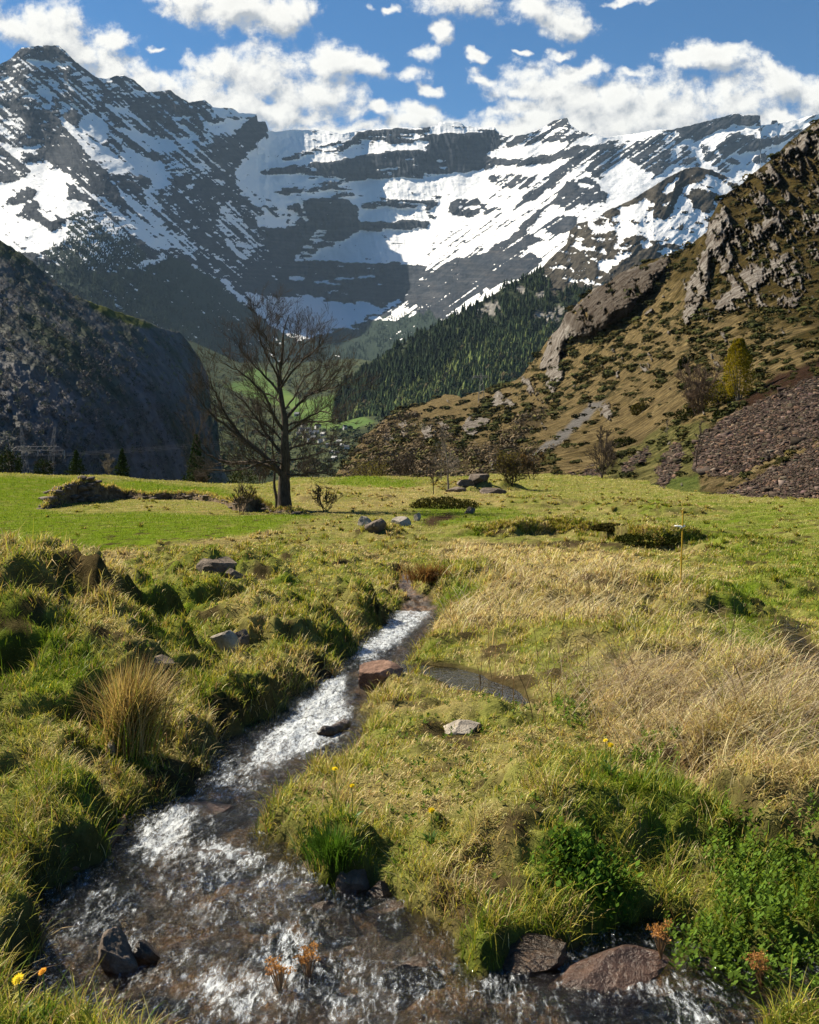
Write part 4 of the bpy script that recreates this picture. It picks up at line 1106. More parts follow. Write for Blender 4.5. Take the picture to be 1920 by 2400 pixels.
        Vs.append(V.reshape(-1, 3)); Fs.append((bF[None] + (np.arange(n) * 8)[:, None, None]).reshape(-1, 4) + off); Cs.append(np.repeat(c[:, None, :], 8, 1).reshape(-1, 3)); off += n * 8
    tag(mesh_np('scree', np.concatenate(Vs), np.concatenate(Fs), mat=tint_mat('purple slate rubble', 0.85, 0, 8.0, 0.3), smooth=False, colors={'tint': np.clip(np.concatenate(Cs), 0.01, 0.5)}), kind='stuff')


far_growth()
# ------------------------------------------------------------------ meadow, stream and grass
K = 1920.0 / 1725.0          # traced on a 1725-wide view of the photograph


def zb(Y):
    y1 = np.minimum(Y, 45.0)
    y2 = np.maximum(Y - 45.0, 0)
    return -1.6 - 0.052 * y1 - 0.027 * y2


def on_base(px, py):
    """where a viewing direction meets the smooth meadow plane"""
    s = (py - HY) / F
    Y = 1.6 / max(s - 0.052, 1e-4)
    if Y > 45:
        Y = (1.6 + 0.052 * 45 - 0.027 * 45) / max(s - 0.027, 1e-3)
    Y = min(Y, 140)
    return ((px - CX) / F * Y, Y)


def wpoly(pts):
    return [on_base(x * K, y * K) for x, y in pts]


def sdist(X, Y, poly):
    d = seg_dist(X, Y, poly, True)
    return np.where(in_poly(X, Y, poly), -d, d)


WATER = wpoly([(848, 1192), (842, 1215), (862, 1240), (835, 1278), (792, 1322), (748, 1368), (715, 1398), (672, 1425), (640, 1455), (612, 1478), (545, 1500), (505, 1530), (470, 1575), (440, 1615),
               (400, 1650), (330, 1668), (262, 1692), (252, 1730), (262, 1765), (180, 1800), (110, 1838), (95, 1885), (112, 1950), (70, 2010), (72, 2052), (190, 2075), (280, 2110), (380, 2156), (430, 2330),
               (1640, 2330), (1620, 2160), (1560, 2100), (1640, 2060), (1740, 2040), (1820, 2000), (1760, 1950), (1640, 1962), (1560, 1950), (1480, 1965), (1420, 1900), (1330, 1905), (1280, 1925), (1215, 1955), (1130, 1975), (1010, 2010),
               (955, 1990), (940, 1930), (868, 1880), (800, 1850), (705, 1835), (655, 1815), (632, 1770), (560, 1735), (510, 1705), (545, 1665), (640, 1600), (728, 1545), (745, 1500), (738, 1450), (765, 1415), (830, 1378), (868, 1335), (905, 1292), (918, 1255),
               (895, 1237), (868, 1225), (862, 1192)])
SEEP = wpoly([(822, 1385), (900, 1378), (965, 1384), (1010, 1395), (1085, 1425), (1130, 1455), (1122, 1480), (1060, 1470), (1030, 1440), (950, 1430), (905, 1408), (850, 1400)])
PUDDLE = wpoly([(1640, 1285), (1668, 1300), (1700, 1330), (1740, 1360), (1790, 1400), (1790, 1490), (1735, 1460), (1690, 1425), (1655, 1375), (1650, 1330)])
HUMPS = [  # (x, y) on the 1725 view, radius m, height m
    (28, 1330, 1.5, .62), (120, 1345, 1.3, .50), (-60, 1400, 1.4, .7), (200, 1420, .9, .34), (95, 1420, .9, .42), (20, 1470, .9, .42), (210, 1480, .8, .36), (130, 1540, .55, .26), (60, 1560, .6, .24),
    (300, 1420, .8, .22), (470, 1400, .0, .0), (420, 1290, .7, .26), (300, 1300, .9, .22), (520, 1330, .7, .18), (600, 1360, .6, .2), (690, 1350, .6, .2), (640, 1400, .5, .16), (780, 1290, .55, .26), (560, 1430, .5, .16),
    (470, 1208, 1.3, .24), (520, 1480, .5, .12), (560, 1300, .6, .14), (170, 1720, .32, .18), (120, 1690, .3, .12), (60, 1620, .5, .14), (360, 1560, .4, .14), (420, 1500, .5, .14),
    (1240, 1350, .9, .14), (1330, 1250, 1.1, .22), (1200, 1265, .9, .14), (1480, 1265, .9, .2), (1100, 1245, 1.0, .12), (1380, 1400, .8, .14), (1600, 1480, .8, .2), (1000, 1500, .35, .05),
    (1200, 1750, .5, .16), (1100, 1800, .4, .14), (1400, 1750, .4, .12), (1560, 1640, .5, .2), (1680, 1760, .5, .22),  (700, 1790, .24, .12), (900, 1235, .55, .22), (1000, 1230, .8, .2),
    (20, 1960, .35, .12), (100, 1760, .5, .1), (1700, 1560, .5, .16), (800, 1130, 1.2, .16), (1560, 1150, 1.6, .16), (1650, 1230, 1.0, .12), (1000, 1030, 3.6, .55), (950, 1032, 2.6, .3), (1120, 1062, 3.5, .25), (1330, 1072, 3, .28), (1420, 1082, 2.5, .25), (700, 1050, 3.5, .2)]
BANK = wpoly([(1000, 1128), (1085, 1130), (1160, 1122), (1250, 1126), (1330, 1146), (1400, 1150), (1480, 1135)])


def gz_full(X, Y):
    z = zb(Y)
    z = z + 1.12 * sstep(-15, -27, X) * sstep(36, 62, Y)
    z = z - 0.35 * sstep(-7, -15, X) * sstep(70, 90, Y)
    yc = np.interp(X, [-40, -26, -19, -12, 0, 10, 20, 60], [72, 74, 86, 96, 100, 112, 118, 118])
    z = z - 0.34 * np.maximum(Y - yc, 0) ** 1.15
    z = z + sstep(0.24, 0.42, X / np.maximum(Y, 8)) * sstep(14, 40, Y) * 0.35
    roughness = np.interp(Y, [2, 8, 20, 45, 90], [0.6, 1.0, 1.0, 0.6, 0.6]) * (1 - 0.8 * sstep(-1, -5, X) * sstep(24, 30, Y))
    tuss = np.maximum(0, noise2(X / 0.42, Y / 0.50, 105) + 0.35 * noise2(X / 0.16, Y / 0.18, 106)) * sstep(34, 16, Y) * np.where(X < -0.1, 0.24, 0.15) * (0.35 + 0.65 * sstep(4.5, 8, Y))
    z = z + tuss
    z = z + roughness * (0.05 * fbm(X / 0.7, Y / 0.7, 4, 101) + 0.045 * np.maximum(0, fbm(X / 0.28, Y / 0.28, 3, 104)) * sstep(30, 15, Y) + 0.10 * fbm(X / 2.6, Y / 3.0, 4, 102) + 0.16 * fbm(X / 9, Y / 9, 3, 103))
    z = z + 0.38 * fbm(X / 8, Y / 10, 3, 108) * sstep(60, 80, Y)
    z = z + 0.10 * np.maximum(0, fbm(X / 1.3, Y / 2.2, 3, 107)) * sstep(16, 24, Y) * (1 - 0.9 * sstep(-3, -8, X))
    hw = 0
    for cx, cy_, r, h in HUMPS:
        if h <= 0:
            continue
        hx, hy = on_base(cx * K, cy_ * K)
        d = np.hypot((X - hx), (Y - hy) * 0.9) / r
        d = d * (1 + 0.5 * noise2(X / r * 1.4 + hx, Y / r * 1.4, 7) + 0.45 * noise2(X / r * 3.6 + hx, Y / r * 3.6, 8))
        hw = np.maximum(hw, 1.3 * h * (1 - sstep(0.30, 0.95, d)))
    z = z + hw
    # undercut bank
    bx = np.array([p[0] for p in BANK]); by = np.array([p[1] for p in BANK])
    yb = np.interp(X, bx, by)
    e = Y - yb + 0.5 * fbm(X / 1.0, Y / 3, 3, 9)
    inb = sstep(bx[0] - 1.5, bx[0] + 1.5, X) * sstep(bx[-1] + 2.0, bx[-1] - 1.5, X)
    z = z + inb * 0.36 * sstep(-0.25, 0.5, e) * sstep(12, 1.0, e)
    return z


def water_level(X, Y):
    return zb(Y) - 0.10 + 0.02 * fbm(X / 1.5, Y / 1.5, 2, 120)


NR, NC = 940, 780
Yr = np.exp(np.linspace(math.log(1.9), math.log(150.0), NR))
Ss = np.linspace(-1, 1, NC)
GX = Ss[None] * (0.47 * Yr[:, None] + 2.4)
GY = np.repeat(Yr[:, None], NC, 1)


def shape_ground():
    Z = gz_full(GX, GY)
    nearm = GY < 20
    wl = water_level(GX, GY)
    wob = 0.06 * fbm(GX / 0.35, GY / 0.35, 4, 130) * np.clip(GY / 6, .5, 1.2)
    sd = np.full(GX.shape, 9.0); sp = np.full(GX.shape, 9.0)
    sd[nearm] = sdist(GX[nearm], GY[nearm], WATER) + wob[nearm]
    sp[nearm] = np.minimum(sdist(GX[nearm], GY[nearm], SEEP), sdist(GX[nearm], GY[nearm], PUDDLE)) + wob[nearm]
    bed = wl - 0.07 - 0.05 * sstep(0, -0.25, sd) + 0.055 * fbm(GX / 0.16, GY / 0.16, 4, 131) + 0.06 * np.maximum(0, fbm(GX / 0.5, GY / 0.4, 3, 132))
    bankw = np.clip(0.035 * GY, 0.10, 0.30)
    t = sstep(-0.03, 1.0, sd / bankw + 0.5 * fbm(GX / 0.12, GY / 0.12, 4, 133))
    Z = wl + (Z - wl) * (0.62 + 0.38 * sstep(0.0, 0.7, sd))
    Z2 = np.where(sd < 0.8, bed * (1 - t) + np.maximum(Z, wl + 0.03) * t, Z)
    tp = sstep(-0.08, 0.30, sp)
    Z2 = np.where(sp < 0.6, (wl + 0.03) * (1 - tp) + Z2 * tp - 0.03 * (1 - tp) * sstep(0.02, -0.1, sp), Z2)
    return Z2, sd, sp, wl


GZ, SD, SP, WL = shape_ground()
SD = np.minimum(SD, 9)


def g_lookup(A, X, Y):
    i = np.clip((np.log(Y) - math.log(1.9)) / (math.log(150.0) - math.log(1.9)) * (NR - 1), 0, NR - 1.001)
    j = np.clip((X / (0.47 * Y + 2.4) + 1) / 2 * (NC - 1), 0, NC - 1.001)
    a = i.astype(int); b = j.astype(int)
    u = i - a; v = j - b
    return (A[a, b] * (1 - u) * (1 - v) + A[a + 1, b] * u * (1 - v) + A[a, b + 1] * (1 - u) * v + A[a + 1, b + 1] * u * v)


def ground(px, py):
    """point of the meadow seen in a photograph direction (1725-wide view)"""
    px *= K; py *= K
    ys = np.exp(np.linspace(math.log(2.0), math.log(145.0), 1500))
    xs = (px - CX) / F * ys
    z = g_lookup(GZ, xs, ys)
    zz = (HY - py) / F * ys
    hit = np.nonzero(zz <= z)[0]
    k = hit[0] if len(hit) else len(ys) - 1
    return Vector((xs[k], ys[k], z[k]))


def gheight(x, y):
    return float(g_lookup(GZ, np.array([x]), np.array([y]))[0])


# zones, on the ground, as seen on the 1725-wide view
def to_px(X, Y, Z):
    return (CX + X / Y * F) / K, (HY - Z / Y * F) / K


GPX, GPY = to_px(GX, GY, zb(GY) + 1.12 * sstep(-15, -27, GX) * sstep(36, 62, GY))


def gz_mask(base, polys, warp=16, wl=60, seed=201):
    a = 1.0 + 0 * GPX
    sw = np.clip(9.0 / GY, 0.10, 1.0)
    wx = GPX + warp * fbm(GX / 0.7, GY / 0.9, 4, seed) * 1.5 * sw + 30 * fbm(GX / 3, GY / 4, 3, seed + 5) * (1 - sw)
    wy = GPY + (warp * 0.8 * fbm(GX / 0.7 + 30, GY / 0.9, 4, seed + 2)) * sw + 5 * fbm(GX / 2, GY / 5, 3, seed + 6) * (1 - sw)
    m = np.full(GPX.shape, float(base))
    for v, p in polys:
        m[in_poly(wx, wy, p)] = v
    return m


far_warp = 1
DRY = gz_mask(0.50, [
    (0.0, [(-400, 985), (420, 1020), (660, 1085), (640, 1110), (420, 1140), (150, 1185), (-400, 1180)]),
    (0.75, [(620, 1020), (1060, 1035), (1060, 1068), (760, 1085), (640, 1085), (620, 1060)]),
    (0.05, [(700, 1008), (880, 1010), (880, 1026), (700, 1024)]),
    (0.9, [(140, 1172), (300, 1155), (560, 1120), (720, 1090), (760, 1100), (620, 1135), (420, 1165), (200, 1205), (120, 1195)]),
    (0.55, [(85, 1068), (110, 1042), (200, 1036), (450, 1046), (560, 1066), (620, 1080), (560, 1088), (300, 1080), (110, 1082)]),
    (0.55, [(620, 1090), (880, 1085), (880, 1200), (640, 1200), (560, 1150)]),
    (0.10, [(870, 1060), (1180, 1075), (1180, 1110), (960, 1120), (880, 1110)]),
    (0.55, [(1050, 1050), (1350, 1070), (1330, 1120), (1180, 1115), (1100, 1080)]),
    (0.25, [(1330, 1060), (2100, 1080), (2100, 1330), (1640, 1280), (1540, 1180), (1420, 1130)]),
    (0.55, [(1380, 1060), (1560, 1075), (1500, 1100), (1380, 1090)]),
    (0.9, [(940, 1130), (1100, 1140), (1250, 1150), (1420, 1190), (1500, 1260), (1440, 1310), (1380, 1290), (1250, 1350), (1100, 1345), (960, 1340), (900, 1310), (930, 1250), (900, 1200)]),
    (0.25, [(900, 1185), (1000, 1190), (1010, 1260), (930, 1280), (925, 1240)]),
    (0.5, [(1340, 1240), (1500, 1250), (1560, 1330), (1500, 1450), (1380, 1380), (1300, 1420), (1300, 1320)]),
    (0.08, [(1480, 1230), (1600, 1230), (1680, 1420), (1725, 1480), (1640, 1480), (1560, 1380), (1500, 1330)]),
    (0.55, [(880, 1340), (1260, 1350), (1300, 1420), (1180, 1420), (1000, 1385), (860, 1370)]),
    (0.55, [(760, 1440), (1150, 1480), (1280, 1560), (1240, 1720), (1100, 1800), (840, 1840), (640, 1760), (560, 1720), (640, 1610), (740, 1540)]),
    (0.15, [(620, 1770), (760, 1760), (750, 1850), (690, 1850)]),
    (0.22, [(1180, 1580), (1300, 1590), (1420, 1700), (1440, 1830), (1200, 1990), (940, 2010), (960, 1900), (1200, 1830), (1240, 1700)]),
    (0.6, [(900, 1790), (1180, 1760), (1200, 1830), (1000, 1920), (920, 1880)]),
    (0.92, [(1290, 1410), (1480, 1420), (2100, 1480), (2100, 1880), (1700, 1850), (1560, 1780), (1480, 1720), (1350, 1640), (1260, 1540), (1180, 1480)]),
    (0.12, [(1640, 1600), (1725, 1590), (1760, 1680), (1660, 1690)]),
    (0.1, [(1500, 1790), (1800, 1860), (1900, 2156), (1500, 2000)]),
    (0.15, [(-300, 1430), (180, 1440), (200, 1560), (120, 1640), (-300, 1660)]),
    (0.3, [(-300, 1640), (250, 1600), (420, 1560), (460, 1600), (300, 1680), (240, 1780), (-300, 1900)]),
    (0.7, [(60, 1630), (170, 1600), (230, 1660), (160, 1700), (70, 1670)]),
    (0.22, [(-300, 1880), (110, 1880), (110, 1980), (60, 2040), (420, 2156), (430, 2330), (-300, 2330)]),
    (0.46, [(300, 1150), (560, 1150), (860, 1200), (840, 1280), (600, 1440), (420, 1560), (200, 1420), (300, 1280)]),
    (0.12, [(280, 1290), (430, 1300), (400, 1400), (250, 1360)]),
    (0.6, [(-300, 1150), (140, 1160), (300, 1300), (200, 1400), (330, 1420), (160, 1500), (-300, 1440)])])
DRY = np.clip(blur(DRY, 3, 4) + 0.55 * fbm(GX / 0.5, GY / 0.6, 4, 211) + 0.35 * fbm(GX / 2.2, GY / 2.5, 3, 212), 0, 1)
LEN = gz_mask(0.085, [
    (0.045, [(-400, 985), (420, 1020), (660, 1085), (640, 1110), (420, 1140), (150, 1185), (-400, 1180)]),
    (0.16, [(940, 1130), (1420, 1190), (1500, 1260), (1380, 1300), (1250, 1350), (960, 1340), (900, 1310)]),
    (0.13, [(1340, 1240), (1560, 1330), (1500, 1450), (1300, 1420)]),
    (0.17, [(1290, 1410), (2100, 1480), (2100, 1880), (1560, 1780), (1260, 1540)]),
    (0.055, [(760, 1440), (1150, 1480), (1280, 1560), (1240, 1720), (1100, 1800), (840, 1840), (640, 1760), (560, 1720), (740, 1540)]),
    (0.13, [(-300, 1150), (140, 1160), (300, 1300), (200, 1400), (330, 1420), (160, 1500), (-300, 1440)]),
    (0.10, [(440, 1280), (860, 1240), (760, 1360), (600, 1440), (420, 1560), (330, 1420)]),
    (0.07, [(-300, 1640), (420, 1560), (240, 1780), (-300, 2330)])])
LEN = blur(LEN, 2, 3) * np.interp(LEN, [0.03, 0.07, 0.12], [0.42, 0.44, 0.56])
SOIL = gz_mask(0.0, [(0.9, [(905, 1860), (950, 1840), (1080, 1850), (1130, 1900), (1010, 1940), (950, 1920)]), (1.0, [(880, 1095), (950, 1078), (960, 1092), (905, 1118)]),
                     (0.7, [(1560, 1240), (1600, 1260), (1680, 1350), (1720, 1470), (1660, 1430), (1620, 1330)]), (0.5, [(1440, 1660), (1500, 1690), (1540, 1760), (1470, 1740)]),
                     (0.6, [(100, 1830), (260, 1740), (270, 1770), (130, 1850)]), (0.9, [(955, 1145), (1085, 1140), (1250, 1135), (1350, 1155), (1250, 1150), (1085, 1152)])], 12)
SOIL = np.maximum(blur(SOIL, 2, 2), 0.85 * sstep(0.14, 0.42, fbm(GX / 0.5, GY / 0.7, 4, 221)) * sstep(60, 30, GY))  # random bare dark patches stand in for shaded gaps between tussocks
SOIL = np.maximum(SOIL, sstep(0.12, 0.0, SD) * 0.9)
SOIL = np.maximum(SOIL, sstep(0.1, 0.0, SP) * 0.8)
# steep faces (banks, sides of hummocks) are bare
gy_, gx_ = np.gradient(GZ)
slope = np.hypot(gy_ / np.gradient(GY, axis=0), gx_ / np.gradient(GX, axis=1))
SOIL = np.maximum(SOIL, sstep(1.2, 2.4, slope) * 0.6)


def ground_mesh():
    mt, t, out = new_mat('turf and wet earth')
    pos = t.node('ShaderNodeNewGeometry').outputs['Position']
    n1 = t.noise(pos, 9.0, 7.0, 0.7)
    n2 = t.noise(pos, 60.0, 4.0, 0.7)
    n3 = t.noise(pos, 1.2, 6.0, 0.7)
    green = t.ramp(t.math('ADD', t.math('MULTIPLY', n1, 0.5), t.math('MULTIPLY', n3, 0.5)), [(0.35, (0.050, 0.074, 0.008)), (0.65, (0.135, 0.19, 0.016))])
    straw = t.ramp(t.math('ADD', t.math('MULTIPLY', n1, 0.5), t.math('MULTIPLY', n3, 0.5)), [(0.35, (0.09, 0.068, 0.030)), (0.65, (0.32, 0.25, 0.11))])
    c = t.mix(t.attr('dry'), green, straw)
    soil = t.ramp(t.math('ADD', t.math('MULTIPLY', n1, 0.6), t.math('MULTIPLY', n2, 0.4)), [(0.35, (0.014, 0.009, 0.006)), (0.55, (0.05, 0.033, 0.02)), (0.75, (0.12, 0.085, 0.05))])
    c = t.mix(t.attr('soil'), c, soil)
    bedn = t.voronoi(t.vec('MULTIPLY', pos, (1, 0.8, 1)), 9.0, out=1)
    bed = t.ramp(t.noise(pos, 5.0, 6.0, 0.72), [(0.34, (0.012, 0.009, 0.006)), (0.50, (0.06, 0.037, 0.02)), (0.60, (0.15, 0.08, 0.03)), (0.76, (0.13, 0.11, 0.055))])
    c = t.mix(t.attr('bed'), c, bed)
    bs = principled(t, out, c, t.mapr(t.attr('bed'), 0, 1, 0.92, 0.35), t.bump(t.math('ADD', n1, t.math('MULTIPLY', n2, 0.4)), 0.8, 0.04), spec=0.0)
    t.put(bs.inputs['Specular IOR Level'], t.math('MULTIPLY', t.attr('bed'), 0.3))
    V = np.stack([GX, GY, GZ], -1)
    i = np.arange(NR * NC).reshape(NR, NC)
    Fq = np.stack([i[:-1, :-1], i[:-1, 1:], i[1:, 1:], i[1:, :-1]], -1).reshape(-1, 4)
    o = mesh_np('meadow_ground', V, Fq, {'dry': DRY, 'soil': np.clip(SOIL, 0, 1), 'bed': sstep(0.06, -0.03, SD)}, mt)
    tag(o, kind='structure')


ground_mesh()


# ------------------------------------------------------------------ water
FOAM = [  # intensity, outline on the 1725-wide view
    (1.0, [(850, 1192), (866, 1192), (866, 1235), (848, 1235)]),
    (0.95, [(862, 1240), (912, 1245), (905, 1290), (862, 1336), (800, 1385), (745, 1395), (750, 1370), (800, 1330), (840, 1290)]),
    (1.0, [(690, 1425), (735, 1415), (725, 1480), (745, 1500), (728, 1545), (640, 1590), (560, 1620), (520, 1600), (560, 1545), (620, 1500), (660, 1460)]),
    (0.55, [(470, 1590), (545, 1600), (560, 1640), (500, 1690), (430, 1680), (430, 1640)]),
    (0.92, [(310, 1720), (400, 1690), (430, 1710), (400, 1760), (390, 1800), (330, 1825), (280, 1790)]),
    (0.85, [(460, 1765), (500, 1780), (560, 1810), (540, 1830), (450, 1820), (390, 1830), (400, 1800)]),
    (0.5, [(310, 1860), (420, 1850), (450, 1900), (500, 1930), (440, 1960), (340, 1900)]),
    (0.55, [(560, 1830), (660, 1810), (700, 1850), (640, 1880), (600, 1950), (540, 1930)]),
    (0.45, [(200, 1900), (330, 1960), (340, 2060), (240, 2060), (180, 1980)]),
    (0.92, [(560, 1960), (640, 1950), (660, 2000), (640, 2060), (600, 2110), (560, 2060), (600, 2010)]),
    (0.85, [(390, 2060), (430, 2000), (470, 2060), (560, 2080), (590, 2120), (500, 2156), (420, 2110)]),
    (0.45, [(640, 2060), (760, 2020), (900, 2040), (940, 2120), (820, 2156), (660, 2156)]),
    (0.6, [(980, 2080), (1010, 2040), (1120, 2090), (1100, 2140)]),
    (0.8, [(1220, 2060), (1300, 2040), (1420, 2050), (1500, 2120), (1520, 2200), (1440, 2200), (1440, 2130), (1390, 2085), (1290, 2075)]),
    (0.3, [(120, 1850), (280, 1830), (330, 1900), (180, 1960), (110, 1940)])]


def stream():
    sel = (SD < 0.10) & (GY < 20)
    # finer sheet for the water: rows and columns of its own
    nr, nc = 980, 620
    Y = np.exp(np.linspace(math.log(2.3), math.log(13.6), nr))[:, None] * np.ones((1, nc))
    fy = Y[:, :1]
    lo = np.interp(fy[:, 0], [2.3, 4.4, 6, 13.6], [-1.5, -1.9, -1.6, -1.4])
    hi = np.interp(fy[:, 0], [2.3, 3.6, 4.2, 4.6, 13.6], [1.6, 1.7, 1.5, 0.3, 0.4])
    X = lo[:, None] + (hi - lo)[:, None] * np.linspace(0, 1, nc)[None]
    gz = g_lookup(GZ, X, Y)
    sd = sdist(X, Y, WATER)
    wl = water_level(X, Y)
    P1, P2 = to_px(X, Y, wl)
    fo = np.where(Y < 6.0, 0.22, 0.10) + 0 * X  # base level: thin white flecks painted as sun sparkle on open water
    wx = P1 + 14 * fbm(X / 0.16, Y / 0.3, 4, 301); wy = P2 + 12 * fbm(X / 0.16 + 9, Y / 0.3, 4, 302)
    for v, p in FOAM:
        q = in_poly(wx, wy, p)
        fo[q] = np.maximum(fo[q], v)
    fo = blur(fo, 9, 9)
    skew = 0.55 * Y
    u = (X - 0.10 * Y)
    ch = ridged(u / 0.10, Y / 0.16, 4, 311) * 0.5 + 0.6 * fbm(u / 0.22, Y / 0.5, 4, 312)
    chop = 0.018 - 0.006 * fo
    z = wl + chop * ch + 0.010 * fbm(u / 0.035, Y / 0.05, 3, 313) * (0.8 - 0.3 * fo) + 0.02 * fo * fbm(u / 0.12, Y / 0.30, 3, 314)
    keep = (sd < 0.16)
    i = np.arange(nr * nc).reshape(nr, nc)
    Fq = np.stack([i[:-1, :-1], i[:-1, 1:], i[1:, 1:], i[1:, :-1]], -1).reshape(-1, 4)
    kk = keep.ravel()
    Fq = Fq[kk[Fq].all(1)]
    used = np.unique(Fq)
    re = np.full(nr * nc, -1); re[used] = np.arange(len(used))
    V = np.stack([X, Y, z], -1).reshape(-1, 3)[used]
    mt, t, out = new_mat('running water')
    pos = t.node('ShaderNodeNewGeometry').outputs['Position']
    st = t.vec('MULTIPLY', pos, (1.0, 0.6, 1.0))
    w1 = t.noise(st, 22.0, 4.0, 0.65, 0.6)
    w2 = t.noise(st, 75.0, 3.0, 0.6, 0.4)
    nrm = t.bump(t.math('ADD', w1, t.math('MULTIPLY', w2, 0.35)), 0.9, 0.05)
    gl = t.node('ShaderNodeBsdfGlossy'); gl.inputs['Roughness'].default_value = 0.06
    t.put(gl.inputs['Normal'], nrm)
    tr = t.node('ShaderNodeBsdfTransparent'); t.put(tr.inputs[0], (0.86, 0.82, 0.72))
    fr = t.node('ShaderNodeFresnel'); fr.inputs[0].default_value = 1.33; t.put(fr.inputs['Normal'], nrm)
    wat = t.node('ShaderNodeMixShader')
    t.put(wat.inputs[0], t.math('MINIMUM', t.math('MULTIPLY', fr.outputs[0], 1.15), 0.9)); t.l.new(tr.outputs[0], wat.inputs[1]); t.l.new(gl.outputs[0], wat.inputs[2])
    f1 = t.noise(t.vec('MULTIPLY', pos, (1.0, 0.30, 1.0)), 60.0, 8.0, 0.75, 0.8)
    f2 = t.noise(t.vec('MULTIPLY', pos, (1.0, 0.32, 1.0)), 14.0, 6.0, 0.68, 0.8)
    fm = t.math('ADD', t.math('MULTIPLY', t.attr('foam_sparkle'), 0.66), t.math('ADD', t.math('MULTIPLY', t.math('SUBTRACT', f1, 0.5), 2.1), t.math('MULTIPLY', t.math('SUBTRACT', f2, 0.5), 1.3)))
    fmask = t.mapr(fm, 0.22, 1.0, 0, 1, True)
    wd = t.node('ShaderNodeBsdfPrincipled')
    t.put(wd.inputs['Base Color'], (0.66, 0.70, 0.73)); wd.inputs['Roughness'].default_value = 0.35
    t.put(wd.inputs['Normal'], t.bump(f1, 0.5, 0.015))
    mx = t.node('ShaderNodeMixShader')
    t.put(mx.inputs[0], t.math('MULTIPLY', fmask, 0.9)); t.l.new(wat.outputs[0], mx.inputs[1]); t.l.new(wd.outputs[0], mx.inputs[2])
    t.l.new(mx.outputs[0], out.inputs[0])
    tag(mesh_np('stream_water', V, re[Fq], {'foam_sparkle': fo.ravel()[used]}, mt), kind='structure')

    # still seep and puddle
    mt2, t, out = new_mat('still shallow water')
    pos = t.node('ShaderNodeNewGeometry').outputs['Position']
    w1 = t.noise(pos, 14.0, 3.0, 0.6)
    nrm = t.bump(w1, 0.5, 0.02)
    gl = t.node('ShaderNodeBsdfGlossy'); gl.inputs['Roughness'].default_value = 0.06; t.put(gl.inputs['Normal'], nrm)
    tr = t.node('ShaderNodeBsdfTransparent'); t.put(tr.inputs[0], (0.45, 0.42, 0.36))
    fr = t.node('ShaderNodeFresnel'); fr.inputs[0].default_value = 1.33; t.put(fr.inputs['Normal'], nrm)
    wat = t.node('ShaderNodeMixShader'); t.l.new(fr.outputs[0], wat.inputs[0]); t.l.new(tr.outputs[0], wat.inputs[1]); t.l.new(gl.outputs[0], wat.inputs[2]); t.l.new(wat.outputs[0], out.inputs[0])
    for nm, pl in (('seep_water', SEEP), ('puddle_water', PUDDLE)):
        xs = [p[0] for p in pl]; ys = [p[1] for p in pl]
        a, b = np.meshgrid(np.linspace(min(xs) - .2, max(xs) + .2, 90), np.linspace(min(ys) - .2, max(ys) + .2, 90))
        q = sdist(a, b, pl) < 0.12
        i = np.arange(8100).reshape(90, 90)
        Fq = np.stack([i[:-1, :-1], i[:-1, 1:], i[1:, 1:], i[1:, :-1]], -1).reshape(-1, 4)
        Fq = Fq[q.ravel()[Fq].all(1)]
        used = np.unique(Fq); re = np.full(8100, -1); re[used] = np.arange(len(used))
        V = np.stack([a, b, water_level(a, b) + 0.022], -1).reshape(-1, 3)[used]
        tag(mesh_np(nm, V, re[Fq], mat=mt2), kind='structure')


stream()


# ------------------------------------------------------------------ grass
def blade_mat():
    m, t, out = new_mat('grass blades')
    col = t.attr('tint', 0)
    d = t.node('ShaderNodeBsdfDiffuse'); t.put(d.inputs[0], col)
    r = t.node('ShaderNodeBsdfTranslucent'); t.put(r.inputs[0], t.mix(1.0, col, (1.15, 1.1, 0.7), 'MULTIPLY'))
    g = t.node('ShaderNodeBsdfGlossy'); g.inputs['Roughness'].default_value = 0.45; t.put(g.inputs[0], (0.9, 0.9, 0.85))
    mx = t.node('ShaderNodeMixShader'); mx.inputs[0].default_value = 0.30
    t.l.new(d.outputs[0], mx.inputs[1]); t.l.new(r.outputs[0], mx.inputs[2])
    m2 = t.node('ShaderNodeMixShader'); m2.inputs[0].default_value = 0.012
    t.l.new(mx.outputs[0], m2.inputs[1]); t.l.new(g.outputs[0], m2.inputs[2])
    t.l.new(m2.outputs[0], out.inputs[0])
    return m


BLADE = blade_mat()


